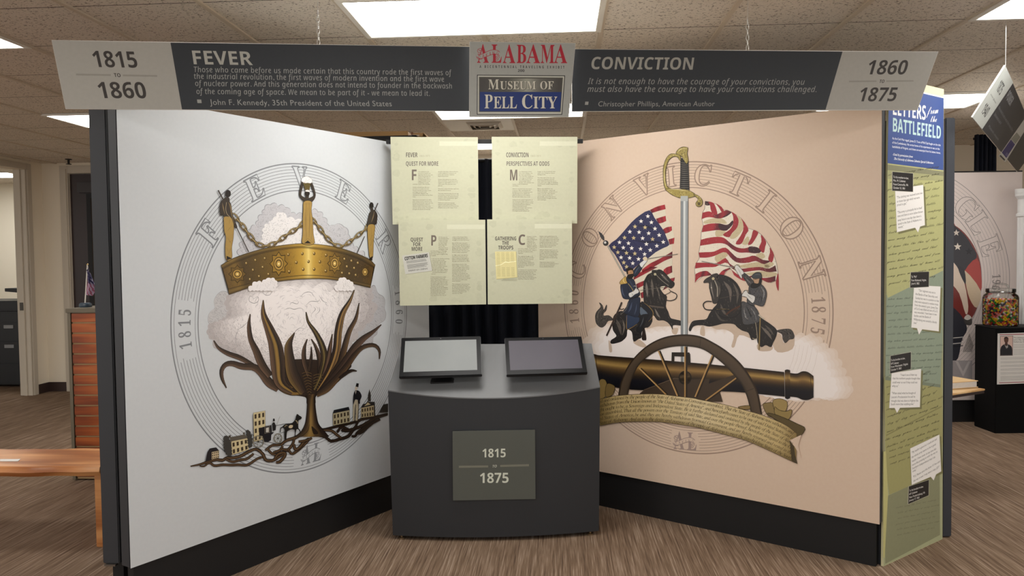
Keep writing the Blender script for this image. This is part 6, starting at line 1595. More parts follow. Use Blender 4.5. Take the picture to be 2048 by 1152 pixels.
# ---- right banner half
s = BRS
s.poly([(1144, 98.4), (1685, 103.2), (1651, 219.6), (1144, 222.6)], DK)
s.poly([(1685, 103.2), (1876.3, 103.5), (1834.6, 219.6), (1651, 219.6)], LG)
s.up()
s.text('B', '1860', (1729.8, 148.8), (1812, 148.8), 28, INKD, (8.2, -28.4))
s.text('B', '1875', (1713.5, 202.8), (1791.5, 202.3), 28, INKD, (7.6, -27.6))
s.text('B', 'TO', (1758, 165.8), (1768.3, 165.8), 6.4, INKD, (1.7, -6.4))
s.line([(1698, 163), (1752.8, 162.4)], 2.9, GR)
s.line([(1772.4, 162.4), (1827, 161.8)], 2.9, GR)
s.text('B', 'CONVICTION', (1179.5, 138.2), (1388, 139.4), 24, '#a3a29a', (3.4, -24.4))
s.text('I', 'It is not enough to have the courage of your convictions, you', (1175.6, 168), (1609, 169.6), 12, '#9a9b97', (1.2, -11.8), sp=.03)
s.text('I', 'must also have the courage to have your convictions challenged.', (1173.9, 183.8), (1633.4, 184.2), 12, '#9a9b97', (1.2, -11.8), sp=.03)
s.text('N', 'Christopher Phillips, American Author', (1195.4, 212.8), (1428.8, 212.3), 10, '#9a9b97', (1.2, -10), sp=.03)
s.poly([(1170.6, 203.3), (1177.2, 203.3), (1176.2, 209.7), (1169.6, 209.7)], '#9a9b97')
s.build('print', INK, BANR)

# ---- the MAKING ... badge, used in three places
def badge(s, m, col, paper, k=1.0, letters=True):
    """m maps the badge's own points (read off the museum sign) to survey pixels"""
    if letters:
        for ch, a, b_ in (('A', 172, 330), ('L', 366, 512)):
            q = m((a, 353), (b_, 354))
            u = m((a, 98))[0]
            s.text('R', ch, q[0], q[1], 10, col, (u[0] - q[0][0], u[1] - q[0][1]))
    s.up()
    wave = [(172, 268), (205, 288), (250, 282), (300, 262), (350, 240), (400, 226), (450, 232), (484, 250)]
    top = [(176, 232), (215, 236), (262, 222), (310, 196), (360, 178), (410, 172), (455, 182), (486, 206)]
    s.poly(catmull(m(*top), 5) + catmull(m(*wave), 5)[::-1], paper)
    s.up()
    s.line(m(*top), 1.0 * k, col, n=5)
    s.line(m(*[(x, y + 6) for x, y in wave]), 1.0 * k, col, n=5)
    s.line(m((218, 178), (208, 188), (196, 182), (198, 162), (216, 152), (232, 168), (224, 206), (196, 214), (176, 200), (176, 176), (190, 156)), .9 * k, col, n=5)
    s.line(m((448, 300), (436, 296), (440, 282), (456, 282), (464, 298), (452, 316), (430, 312), (424, 290), (440, 262), (470, 264), (484, 284)), .9 * k, col, n=5)
    s.line(m((160, 262), (170, 288), (196, 304), (240, 300)), .9 * k, col, n=4)
    for ch, x, y in zip('MAKING', (186, 242, 290, 342, 384, 440), (284, 281, 270, 253, 243, 245)):
        w = 20 if ch == 'I' else 30
        q = m((x, y), (x + w, y - w * .22))
        u = m((x - 2, y - 46))[0]
        s.text('N', ch, q[0], q[1], 6, col, (u[0] - q[0][0], u[1] - q[0][1]), bold=.0008 * k)
# ---- centre sign
s = SGS
s.poly([(a[0] + (1045 - a[0]) * .004, a[1] + (160 - a[1]) * .006) for a in SIGNC], '#a9aba6')
s.up()
RED = '#b02436'
badge(s, C1, RED, '#a9aba6', 1.0)
for ch, a, b_ in (('A', 530, 700), ('B', 716, 862), ('A', 860, 1045), ('M', 1052, 1252), ('A', 1245, 1424)):
    q = C1((a, 357), (b_, 359))
    s.text('R', ch, q[0], q[1], 36, RED, (.4, -36.5))
q = C1((203, 424), (1388, 433))
s.text('B', 'A BICENTENNIAL TRAVELING EXHIBIT', q[0], q[1], 5, '#26262a', (0, -5.2), sp=.5)
q = C1((736, 480), (832, 480))
s.text('B', '200', q[0], q[1], 5, '#26262a', (0, -5))
s.poly(C1((168, 520), (1398, 530), (1357, 1080), (165, 1078)), '#1d1d20')
s.up()
s.poly(C1((178, 530), (1387, 541), (1347, 1070), (175, 1068)), '#c9cabf')
s.up()
s.poly(C1((195, 550), (1368, 560), (1336, 1042), (194, 1040)), '#56554c')
s.up()
A_, B_ = C1((212, 566), (500, 570), (800, 572), (1352, 574)), C1((208, 760), (500, 760), (800, 760), (1346, 762))
s.strip(A_, B_, lambda a, t: ramp([(0, '#4a4745'), (.35, '#5d5c56'), (.58, '#a5a698'), (.75, '#6a6963'), (1, '#4a4744')], a), 24, 1, smooth=False)
s.poly(C1((208, 760), (1346, 762), (1326, 1032), (206, 1030)), '#1c3476')
s.up()
def caps(s, parts, col, sh, shc):
    for dx, c in ((sh, shc), (0, col)):
        for tx, a, b_, y, h in parts:
            q = C1((a + dx, y + dx), (b_ + dx, y + dx))
            s.text('R', tx, q[0], q[1], 5, c, (0, -h / 6.983))
        s.up()
caps(s, [('M', 322, 478, 724, 138), ('USEUM', 488, 992, 724, 112), ('OF', 1044, 1240, 724, 112)], '#d5d2c4', 5, '#2c2a26')
caps(s, [('P', 268, 388, 990, 192), ('ELL', 398, 724, 990, 164), ('C', 788, 948, 990, 192), ('ITY', 950, 1284, 990, 164)], '#dcd9cc', 5, '#101c44')
s.build('print', INK, SIGN)

# ---- plaque on the kiosk
s = PQS
K1 = O(740, 640, 2.504)
for st, tx, a, b_, y, h in (('B', '1815', 560, 682, 688, 43), ('B', '1875', 547, 697, 816, 50), ('B', 'TO', 611, 635, 739, 13)):
    q = K1((a, y), (b_, y - 1))
    s.text(st, tx, q[0], q[1], 5, '#d2d6c8' if st == 'B' and tx != 'TO' else '#b9bdb0', (1 if tx == 'TO' else 0, -h / 2.504))
s.line(K1((445, 735), (592, 733)), 4.2, '#77776a')
s.line(K1((652, 731), (796, 727)), 4.2, '#77776a')
s.build('print', INK, plq)

# ---- the four text panels
def column(s, x, y, dy, lines, col='#6b6350', h=2.9, asp=1.02):
    for ln_ in lines:
        if ln_:
            s.text('N', ln_, (x, y), None, h, col, asp=asp)
            y += dy
        else:
            y += dy * .97
PCOL = '#c1c2a8'
def stains(s, pts, seed):
    rnd = random.Random(seed)
    x0, x1, y0, y1 = pts[0][0], pts[1][0], pts[0][1], pts[3][1]
    s.poly([(a[0] + (pts[0][0] + pts[1][0] - 2 * a[0]) * .003, a[1]) for a in pts], PCOL)
    s.up()
    cx, cy = (x0 + x1) / 2, (y0 + y1) / 2
    for k in range(26):
        t = rnd.random()
        e = rnd.choice('lrtb')
        x, y = {'l': (x0 + 8, y0 + t * (y1 - y0)), 'r': (x1 - 8, y0 + t * (y1 - y0)), 't': (x0 + t * (x1 - x0), y0 + 8), 'b': (x0 + t * (x1 - x0), y1 - 12)}[e]
        x = max(x0 + 12, min(x1 - 12, x + rnd.gauss(0, 5)))
        y = max(y0 + 9, min(y1 - 9, y + rnd.gauss(0, 5)))
        r = rnd.uniform(3, 9)
        w = [(x + math.cos(a) * r * rnd.uniform(.6, 1.1), y + math.sin(a) * r * rnd.uniform(.5, .9)) for a in [i * .7 for i in range(9)]]
        s.blob(w, mixc(PCOL, '#a3a58b', rnd.uniform(.1, .3)), 3)
        s.up(.4)
    s.up()
    s.poly([(x0 + (x1 - x0) * .56, y0 + 9), (x1 - 1, y0 + 9), (x1 - 1, y0 + 18), (x0 + (x1 - x0) * .56, y0 + 18)], '#cdceb6')
    s.up()
HD = '#5c5450'
P1, P2, P3, P4 = O(775, 330, 10.474), O(980, 330, 10.474), O(795, 455, 7.433), O(970, 455, 7.433)
t, s, pts = TPAN['fever']
stains(s, pts, 1)
q = T1((152, 190), (222, 190), (230, 188), (296, 188), (152, 241), (346, 241))
s.text('B', 'FEVER', q[0], q[1], 8, HD, (0, -9))
s.text('N', '1860-1875', q[2], q[3], 4, '#a5a288', (0, -3.6))
s.text('B', 'QUEST FOR MORE', q[4], q[5], 8, '#6d6660', (0, -8.6))
s.line(T1((155, 204), (420, 206)), .5, '#c2c2a2')
q = P1((488, 318), (622, 318))
s.text('B', 'F', q[0], q[1], 21, '#6f655c', (0, -21.2))
c = P1((640, 150), (527, 412), (1058, 148))
column(s, c[0][0], c[0][1], 3.15, ['rom adventure and', 'survival to wealth and', 'captivity, the era was one', 'of feverish growth for', "Alabama. Our state's", 'transformation from a', 'rugged frontier to an', 'antebellum society'], h=1.9)
column(s, c[1][0], c[1][1], 3.15, ['unfolded within a few decades.', '', 'Settlers poured into the new', 'territory on a quest for land.', 'Pioneer families put down roots', 'and began to form small', 'communities. Alabama was', 'admitted to the Union as the 22nd', 'state.', '', 'Speculators swooped in to make', 'gold. Cotton prices soared as the', 'Industrial Revolution took over the', 'North, and planters rushed to', 'Alabama where lush lands were', 'ripe for raising cotton. The planters', 'brought thousands of enslaved'], h=1.9)
column(s, c[2][0], c[2][1], 3.15, ['peoples with them. Slavery became', 'a well-established institution on', 'lands only recently ceded by', 'Native Americans.', '', 'Cotton was interwoven into the', 'fabric of society. A spiritual revival', 'rippled through Alabama and in its', 'wake many new churches were', 'planted.', '', 'Churches nationwide later split over', 'the morality of slavery.', '', 'The hotly debated issue stirred rage', 'and hostility between Northern and', 'Southern states, the debate dealing', 'rested on the constitutional rights', 'of slaveholding states.', '', 'Alabamians grew increasingly', 'adamant about defending those', 'rights, and by the end of the period,', 'Alabama was on the verge of war.'], h=1.9)
s.build('print', INK, t)
t, s, pts = TPAN['conviction']
stains(s, pts, 2)
q = T1((745, 190), (880, 190), (887, 188), (952, 188), (746, 241), (1002, 241))
s.text('B', 'CONVICTION', q[0], q[1], 8, HD, (0, -9))
s.text('N', '1860-1875', q[2], q[3], 4, '#a5a288', (0, -3.6))
s.text('B', 'PERSPECTIVES AT ODDS', q[4], q[5], 8, '#6d6660', (0, -8.6))
s.line(T1((748, 204), (1025, 206)), .5, '#c2c2a2')
q = P2((402, 322), (590, 322))
s.text('B', 'M', q[0], q[1], 21, '#6f655c', (0, -21.4))
c = P2((608, 150), (470, 412), (994, 146))
column(s, c[0][0], c[0][1], 3.15, ['any Alabamians of this', 'time were willing to die', 'for their convictions.', 'The Civil War would not', 'only rage on battlefields,', 'but within homes and', 'communities, where', 'families were divided over'], h=1.9)
column(s, c[1][0], c[1][1], 3.15, ['loyalty to the Confederacy', 'and Union.', '', 'Alabama seceded from the Union', 'in January 1861 and became the', 'birthplace of the Confederacy with', 'Montgomery as its capital and', 'Jefferson Davis as its president.', 'By April, the nation was at war.', '', 'Federal forces seized large parts of', 'the Tennessee Valley early on, and a', 'long, bloody siege for control of the', 'area devastated north Alabama.', 'Alabama factories armed', 'Confederate troops with cannons,', 'guns and ammunition. Food', 'shortages caused widespread'], h=1.9)
column(s, c[2][0], c[2][1], 3.15, ['hunger on the homefront while', 'death rates climbed on distant', 'battlegrounds.', '', 'The aftermath of the war was', 'almost as crippling as the war', "itself. Alabama's economy was in", 'ruins, and a grim stage of rebuilding', 'would further solidify long-standing', 'divides.', '', 'Slavery was abolished, and', 'African Americans - nearly half', 'of the population - would strive to', 'make a new life. They enjoyed', 'a brief, hopeful period, but', 'increasingly, toward the end of', 'Reconstruction brought daunting', 'new challenges.'], h=1.9)
s.build('print', INK, t)
t, s, pts = TPAN['quest']
stains(s, pts, 3)
HB_ = '#4f4944'
for tx, a, b_, y in (('QUEST', 192, 380, 208), ('FOR', 230, 344, 278), ('MORE', 207, 373, 347)):
    q = P3((a, y), (b_, y))
    s.text('B', tx, q[0], q[1], 8, HB_, (0, -7.6))
q = P3((488, 268), (586, 268))
s.text('B', 'P', q[0], q[1], 20, '#6f655c', (0, -20.6))
s.poly(P3((80, 422), (478, 372), (524, 648), (124, 702)), '#a5a58c')
s.up()
s.poly(P3((70, 418), (468, 366), (516, 642), (116, 694)), '#c4c4bc')
s.up()
q = P3((108, 490), (452, 440))
s.text('B', 'COTTON FARMERS', q[0], q[1], 7, '#262524', (-.7, -6.8), bold=.0012)
rnd = random.Random(5)
for k in range(9):
    y = 505 + k * 13.5
    if k == 3:
        continue
    s.line(P3((128 + k * 3, y), (140 + k * 3 + 300 * rnd.uniform(.8, 1), y - 38)), .8, '#6c6b66')
q = P3((162, 655), (452, 622))
s.text('R', 'HARMON GIN COMPANY', q[0], q[1], 3, '#2b2a28', (-.3, -3.2))
c = P3((610, 150), (490, 357), (506, 470), (492, 742), (812, 148))
column(s, c[0][0], c[0][1], 3.05, ['ell City was not', 'yet founded when', 'cotton was king', 'in the state, but', 'its role in later', 'years was duly', 'noted. Our', 'Mountain Home', 'newspaper cited'], h=1.9)
column(s, c[1][0], c[1][1], 3.05, ['the Daily Home in Talladega', 'reported in 1936 about the', 'first cotton gin in neighboring', 'Cropwell.'], h=1.9)
column(s, c[2][0], c[2][1], 3.05, ['"I. G. Lee was the first to bring', 'a bale of cotton to the', 'Cropwell gin. He brought', ' it last Friday 300. It was', ' bought by Robertson &', '  Jones for 6 cents a pound.', '  The second bale was', '  brought by a negro, Seaton', '  Turner, and sold for seven', '  and three-fourths cents a', 'pound."'], h=1.9)
column(s, c[3][0], c[3][1], 3.05, ['Cotton continued to make', 'local headlines across the', 'region. Reporting in 1903 from', 'Coosaville, the news that was', 'run under Logan Martin Lake,', 'The Birmingham News wrote:', '"Farmers are very busy', 'gathering cotton. J.D. Maddox', 'has ginned about one hundred', 'and forty bales this season', 'and about the same at the', 'Cropwell gin. Not much', 'over one third of a crop of'], h=1.9)
column(s, c[4][0], c[4][1], 3.05, ['cotton in the Coosa Valley', 'is being made, and not corn', 'enough to do until Christmas."', '', 'Nor all the news was grim.', '"Pell City our railroad town, is', 'still booming," The Birmingham', 'News reported. "It is said that', '$2,000 per week is paid out', 'there to hands. The new court', 'house is about completed."', '', 'In 1906 cotton was still the', 'centerpiece of news in the', 'area. A new gin had made its', 'debut in Cropwell after eight', 'decades since the first in 1873.', '', 'According to the St. Clair', 'News-Aegis, "Cotton farmers', 'with many bales believe there', 'must be getting a great \'swing\'', 'watching the modern gin', 'installed by Harmon Gin', 'Company at Coosaville last', 'year. The gin has run the cycle', 'from local power to a modern,', 'up-to-date electric powered gin', 'that turns out a bale every', 'seven minutes."', '', 'The newspaper recounted the', 'history of the gin, noting Joe', 'G. Harmon founded in this area.', 'W.H. Harmon and J.J. Harmon', 'later ran it. His grandson, T.L.', 'Harmon, was owner and', 'operator by 1954.'], h=1.9)
s.build('print', INK, t)
t, s, pts = TPAN['troops']
stains(s, pts, 4)
for tx, a, b_, y in (('GATHERING', 146, 468, 192), ('THE', 254, 358, 258), ('TROOPS', 196, 422, 327)):
    q = P4((a, y), (b_, y))
    s.text('B', tx, q[0], q[1], 8, HB_, (0, -7.6))
q = P4((488, 258), (604, 258))
s.text('B', 'C', q[0], q[1], 20, '#6f655c', (0, -20.6))
s.poly(P4((152, 364), (466, 360), (484, 744), (172, 772)), '#a5a276')
s.up()
s.poly(P4((148, 358), (460, 355), (478, 738), (168, 766)), '#d9d098')
s.up()
s.poly(catmull(P4((155, 574), (240, 556), (300, 520), (345, 524), (400, 514), (462, 508)), 4) + catmull(P4((462, 500), (400, 506), (345, 514), (300, 508), (240, 546), (154, 566)), 4), '#f0eec8')
for k in range(18):
    y = 378 + k * 20
    for j in range(4):
        x = 170 + j * 70 + k * .8
        if 500 < y < 580 and j > 0:
            continue
        s.line(P4((x, y + 3), (x + 15, y - 3), (x + 30, y + 2), (x + 48, y - 2)), .45, '#8a8458')
for k in range(3):
    s.line(P4((270 - k * 14, 768 + k * 11), (474, 763 + k * 14)), .5, '#8b8a74')
c = P4((622, 140), (490, 322), (812, 138))
column(s, c[0][0], c[0][1], 3.05, ['ompany C of the', '10th Alabama', 'Infantry Regiment,', 'organized at', 'Cropwell with', 'Major J.B. Truss', 'leading as captain.', 'William J. Forney,'], h=1.9)
column(s, c[1][0], c[1][1], 3.05, ['one of its soldiers, would earn a', 'number of promotions, rising to', 'the rank of colonel of the', 'regiment.', '', 'The regiment fought in 25', 'battles during the Civil War.', 'Among them were Second', 'Manassas, Sharpsburg,', 'Fredericksburg, Wilderness,', 'Chancellorsville, Gettysburg,', 'Spotsylvania, Salem Church', 'and others.', '', 'In a history of Cropwell, Amanda', 'Funderburg notes that the area', 'had its own brush with the', 'Civil War here at home. "A Mr.', 'Brodhouse was teaching at', 'Coosa Valley Church during the', 'Civil War when the Wilson'], h=1.9)
column(s, c[2][0], c[2][1], 3.05, ['Raiders were gathering up the', 'valley road. One of the Yankees', 'who rode ahead of the main band', 'of raiders called on the reins and', 'stopped long enough to warn', 'Mr. Brodhouse and so have him', 'dismiss school and hurry the', 'children off to home."', '', "Wilson's Raiders were part of a", 'cavalry operation making its way', 'through Alabama and Georgia', 'late in the war. Led by Brigadier', 'General James H. Wilson, the', 'force destroyed manufacturing', 'facilities.', '', 'Opposition came from an', 'outnumbered Confederate force', 'led by Lieutenant General', 'Nathan Bedford Forrest.'], h=1.9)
s.build('print', INK, t)

# ---- LETTERS panel
s = LES
E1, E2, E3 = O(1720, 170, 8.864), O(1760, 250, 5.007), O(1740, 500, 2.808)
E4 = O(1760, 690, 3.291)
BLUE, CREAM = '#40558f', '#d9d8a6'
s.poly([(1778.6, 152.5), (1887.6, 178.9), (1884.9, 1077.6), (1766.7, 1132.4)], '#aeb28c')
s.up()
s.poly([(1778, 152.5), (1887.6, 178.9), (1887.2, 194), (1777.8, 168)], '#d8d4ae')
s.poly([(1777.8, 171), (1887.2, 196.5), (1886.8, 340.6), (1775, 326.5)], BLUE)
s.poly([(1777.9, 168), (1887.2, 194), (1887.2, 196.5), (1777.8, 171)], '#f2f2ec')
s.up()
q = E1((568, 524), (1168, 622), (568, 822), (1438, 958))
s.text('B', 'LETTERS', (q[0][0], q[0][1]), (q[1][0], q[1][1]), 25, '#f0f0ec', (.6, -30))
s.text('B', 'BATTLEFIELD', (q[2][0], q[2][1]), (q[3][0], q[3][1]), 25, '#bcd9d6', (.4, -27.5))
q = E1((1195, 520), (1385, 500), (1245, 655), (1360, 655))
s.text('C', 'from', q[0], q[1], 12, '#f0f0ec', (2.4, -14))
s.text('C', 'the', q[2], q[3], 10, '#f0f0ec', (1.6, -12))
W_ = '#eef0f2'
for tx, a, b_ in (('As the Civil War raged, James D. Truss of Pell City fought on the side', (122, 142), (606, 212)),
                  ('of the Confederacy. He wrote home of his experience in war on the', (122, 184), (596, 250)),
                  ('battlefields of Virginia, and these are excerpts from his letters home.', (122, 226), (606, 290))):
    q = E2(a, b_)
    s.text('N', tx, q[0], q[1], 4.4, W_, (0, -4.4), bold=.0016)
for tx, a, b_ in (('-Used by permission from', (124, 303), (328, 328)), ('The University of Alabama Libraries Special Collections', (138, 347), (534, 390))):
    q = E2(a, b_)
    s.text('T', tx, q[0], q[1], 4, W_, (.7, -4.2), bold=.0008)
# old letters behind the quotes
def sheet_(pts, col):
    s.poly(pts, col)
    s.up()
sheet_([(1775.1, 326.5), (1886.8, 340.6), (1886.3, 540), (1772.5, 600)], '#b5b57e')
sheet_([(1775, 329), (1886.8, 343), (1886.7, 356), (1774.6, 344)], '#86866a')
sheet_([(1774.6, 340), (1886.7, 352), (1886.6, 362), (1774.4, 358)], '#a4a478')
rnd = random.Random(21)
WORDS = ('the', 'army', 'of', 'letter', 'battle', 'home', 'company', 'when', 'heard', 'morning', 'and', 'from', 'brother', 'all', 'were', 'this', 'many', 'that', 'general', 'camp', 'day', 'yours')
def script(x0, x1, y, dy, n, slope, col, h, skip=()):
    for k in range(n):
        x = x0(y + k * dy) + rnd.uniform(0, 5)
        while True:
            w = rnd.choice(WORDS)
            W = layout('C', w)[1] * h * 1.5
            if x + W > x1(y + k * dy):
                break
            yy = y + k * dy + (x - 1775) * slope
            if not any(inside((x + W / 2, yy), g) for g in skip):
                s.text('C', w, (x, yy), (x + W, yy + W * slope), h, col, (h * .35, -h), bold=0)
            x += W + h * .9
xl = lambda y: 1775.2 - (y - 330) * .0106
xr = lambda y: 1886.6 - (y - 330) * .0022
sheet_([(1772.5, 590), (1886.3, 533), (1884.5, 770), (1770.5, 752)], '#8f9c88')
sheet_([(1772.7, 584), (1886.3, 528), (1886.2, 541), (1775, 596)], '#b4b47e')
sheet_(E4((28, 208), (398, 270), (408, 0), (412, 640), (378, 850), (60, 985), (36, 800)), '#a3a06c')
sheet_([(1770, 753), (1881, 769), (1881, 775), (1770, 760)], '#7b8672')
sheet_(E4((40, 590), (406, 400), (406, 408), (40, 600)), '#8d8a5c')
sheet_(E4((54, 990), (392, 838), (394, 1250), (34, 1440), (30, 1100)), '#8d8f70')
sheet_(E4((22, 700), (38, 700), (52, 985), (30, 1400), (20, 1400)), '#c3bf82')
IK = '#3c3a24'
script(xl, xr, 352, 14.5, 16, -.17, IK, 4.6)
script(xl, xr, 600, 14, 12, -.06, '#4f5c50', 3.8)
script(xl, xr, 775, 15, 9, -.36, '#3a3822', 4.8)
script(lambda y: 1776, lambda y: 1878, 905, 13, 3, -.35, '#4a4830', 4)
script(lambda y: 1790, lambda y: 1880, 1020, 11, 6, -.2, '#6d6d54', 3)
s.up()
def quote(box, tag_, lines, lab, tailp=None, tcol='#f1eeea'):
    sh = [(x + 3.4, y + 3.4) for x, y in box]
    if tailp:
        box2 = box[:3] + [tailp[0], tailp[1], tailp[2]] + box[3:]
    else:
        box2 = box
    s.poly(sh, '#7c7a52')
    s.up()
    s.poly(box2, '#c9c6b8')
    s.up()
    cx, cy = sum(p[0] for p in box) / 4, sum(p[1] for p in box) / 4
    s.poly([(x + (cx - x) * .02, y + (cy - y) * .016) for x, y in box2], tcol)
    s.up()
    for tx, p, q_, h in lines:
        s.text('N', tx, p, q_, h, '#55524e', (0, -h))
    s.up()
    s.poly([(x + (cx - x) * -.015, y + (cy - y) * -.0) for x, y in tag_], '#b9b7a6')
    s.up()
    gx, gy = sum(p[0] for p in tag_) / 4, sum(p[1] for p in tag_) / 4
    s.poly([(x + (gx - x) * .03, y + (gy - y) * .04) for x, y in tag_], '#1d1b1b')
    s.up()
    for tx, p, q_, h in lab:
        s.text('N', tx, p, q_, h, '#e9e7e2', (0, -h), bold=.001)
    s.up()
def rows_(m, data, h):
    return [(tx, m((a, b_))[0], m((c_, d_))[0], h) for tx, a, b_, c_, d_ in data]
quote(E2((148, 640), (432, 598), (450, 1004), (166, 1076)), E2((120, 464), (332, 482), (330, 672), (118, 660)),
      rows_(E2, [('"The clothing was received some two', 166, 738, 424, 690), ('or three days ago which we were', 168, 778, 396, 735), ('proud to get."', 168, 812, 268, 795), ('"The army is principally fed on beef', 172, 888, 418, 838), ('now and there is more tallow thrown', 174, 924, 428, 876), ('away here in one day than there is', 176, 965, 412, 920), ('saved in the State of Alabama in a', 178, 1002, 414, 955), ('month."', 180, 1036, 236, 1026)], 4.6),
      rows_(E2, [('To his mother-in-law,', 131, 530, 286, 544), ('Mrs. M. Coleman', 131, 566, 254, 574), ('From Centreville, VA', 131, 603, 280, 612), ('October 10, 1861', 131, 638, 252, 646)], 4.4), E2((402, 1018), (380, 1078), (350, 1030)))
quote(E3((246, 196), (396, 204), (386, 458), (230, 436)), E3((227, 124), (332, 120), (330, 208), (223, 214)),
      rows_(E3, [('"Our regiment was not in', 272, 232, 366, 246), ('the Battle of last Saturday and', 254, 252, 378, 270), ('Sunday but was in a position so that', 254, 274, 386, 292), ('they were exposed to random shots', 250, 294, 382, 312), ("from the enemy's guns. James Dye", 250, 314, 380, 332), ('of Co G was killed and one of Co G', 248, 334, 378, 350), ('was wounded. I have been in two', 248, 354, 374, 368), ('battles and the Battle of', 246, 374, 340, 384), ('Williamsburg was certainly a bloody', 244, 394, 374, 412), ('one."', 244, 414, 264, 416)], 4.4),
      rows_(E3, [('To "Phil"', 231, 156, 262, 156), ('From Richmond, Virginia', 231, 176, 314, 174), ('June 4, 1862', 231, 194, 276, 193)], 4.2), E3((292, 446), (274, 476), (262, 440)))
quote(E4((74, 184), (270, 156), (262, 410), (58, 416)), E4((66, 70), (204, 44), (203, 160), (63, 190)),
      rows_(E4, [('"I heard one of them say', 132, 204, 242, 202), ('that the northern people thought they', 82, 226, 262, 226), ('could wear us out if they could not', 80, 252, 244, 252), ('whip us."', 78, 276, 122, 276), ('"When asked what he thought of', 76, 324, 232, 322), ("Lincoln's Proclamation he said he", 72, 350, 230, 346), ('thought that was done to frighten the', 72, 374, 250, 372), ('South more than anything else."', 70, 396, 224, 394)], 4.4),
      rows_(E4, [('To his brother-in-law,', 70, 108, 164, 92), ('AP Coleman', 70, 130, 122, 122), ('From Winchester, Virginia', 70, 152, 182, 130), ('October 9, 1862', 70, 172, 140, 158)], 4.2), E4((130, 414), (110, 448), (94, 415)))
quote(E4((196, 680), (390, 588), (402, 832), (206, 922)), E4((186, 930), (322, 884), (320, 990), (182, 1050)),
      rows_(E4, [('"My health is good as I could ask and', 206, 716, 372, 624), ('the whole army seems to be in good', 206, 746, 366, 658), ('health. I have never at any time felt', 208, 772, 368, 688), ('more like pressing on with the war to', 208, 798, 376, 706), ('Southern Independence than I do', 210, 820, 362, 742), ('today."', 212, 838, 240, 824), ('"P.S. Please save this letter if I live until', 216, 876, 394, 770), ('the war is over I may want a copy. JDT"', 218, 902, 390, 806)], 4.2),
      rows_(E4, [('To his brother-in-law,', 190, 966, 284, 936), ('AP Coleman', 190, 988, 244, 970), ('Near Fredericksburg, VA', 190, 1010, 294, 976), ('January 17, 1863', 190, 1030, 258, 1008)], 4.0), E4((368, 852), (352, 892), (332, 868)))
s.build('print', INK, LTT)

# ---- info sheet on the pedestal
s = PPS
D1 = O(1930, 560, 5.009)
s.line(D1((346, 549), (700, 540)), 1.5, '#9c3a4a')
s.line(D1((342, 1030), (700, 1018)), 1.3, '#9c3a4a')
s.poly(D1((350, 562), (482, 558), (478, 757), (350, 760)), '#2a2222')
s.up()
s.poly(D1((354, 566), (478, 562), (475, 753), (353, 756)), '#d8b8ac')
s.up()
s.poly(catmull(D1((354, 700), (362, 668), (388, 646), (412, 638), (440, 646), (466, 668), (474, 700)), 4) + D1((474, 752), (354, 755)), '#17161c')
s.poly(D1((392, 642), (434, 640), (430, 676), (412, 692)), '#e6dcd6')
s.up()
s.poly(D1((402, 620), (424, 618), (428, 650), (412, 662), (398, 650)), '#4a2c22')
s.poly(ell(D1((413, 600))[0], 4.4, 6.4), '#5a3628')
s.up()
s.poly(catmull(D1((391, 600), (394, 576), (413, 570), (432, 578), (435, 600), (428, 586), (412, 584), (398, 588)), 4, True), '#1a1414')
for k, tx in enumerate(('The Jellybean Jar', 'and a Man Who', 'Defied the Odds')):
    q = D1((486, 584 + k * 21))[0]
    s.text('N', tx, q, None, 2.6, '#2c2c2c', asp=1.05, bold=.0012)
rnd = random.Random(8)
for k in range(7):
    s.line(D1((486, 648 + k * 15 + (6 if k > 2 else 0)), (690, 643 + k * 15 + (6 if k > 2 else 0))), .6, '#a4a29e')
for g in range(6):
    for k in range(2 if g < 5 else 4):
        y = 782 + g * 37 + k * 12
        s.line(D1((355, y), (690, y - 9)), .65, '#a4a29e')
s.build('print', INK, po)

# ---- second hanging banner
s = HBS
H1 = O(1930, 120, 4.797)
s.poly(HBP, '#3a3d42')
s.up()
s.poly(H1((388, 54), (462, 218), (164, 664), (72, 552)), '#c6cbc6')
s.up()
def steep(tx, a, b_, up, col, st='B'):
    q = H1(a, b_)
    u = H1(up)[0]
    s.text(st, tx, q[0], q[1], 5, col, (u[0] - q[0][0], u[1] - q[0][1]))
steep('1875', (298, 286), (330, 344), (352, 182), '#33363a')
steep('1940', (152, 500), (190, 556), (208, 404), '#33363a')
steep('TO', (264, 378), (272, 388), (276, 366), '#33363a')
s.line(H1((246, 326), (268, 366)), 2.4, '#a3a8a3')
s.line(H1((276, 380), (296, 416)), 2.4, '#a3a8a3')
steep('POWER', (388, 364), (430, 444), (432, 284), '#9a9da0')
steep('The mind is not a vessel that needs filling', (314, 462), (452, 690), (330, 440), '#85888c', 'I')
steep('but wood to be lit', (278, 528), (338, 622), (294, 504), '#85888c', 'I')
steep('Plutarch, essayist', (222, 640), (316, 772), (234, 620), '#85888c', 'N')
s.poly(H1((322, 922), (386, 982), (566, 690), (566, 570)), '#c9cac4')
s.up()
s.poly(H1((352, 888), (396, 940), (480, 810), (440, 760)), '#2c2a70')
s.poly(H1((440, 756), (482, 806), (532, 740), (496, 694)), '#8b8e84')
s.poly(H1((330, 922), (378, 968), (386, 955), (340, 908)), '#3a3a3c')
s.up()
steep('MUSEUM', (384, 908), (412, 938), (400, 884), '#8e8cb8', 'R')
s.build('print', INK, HB)

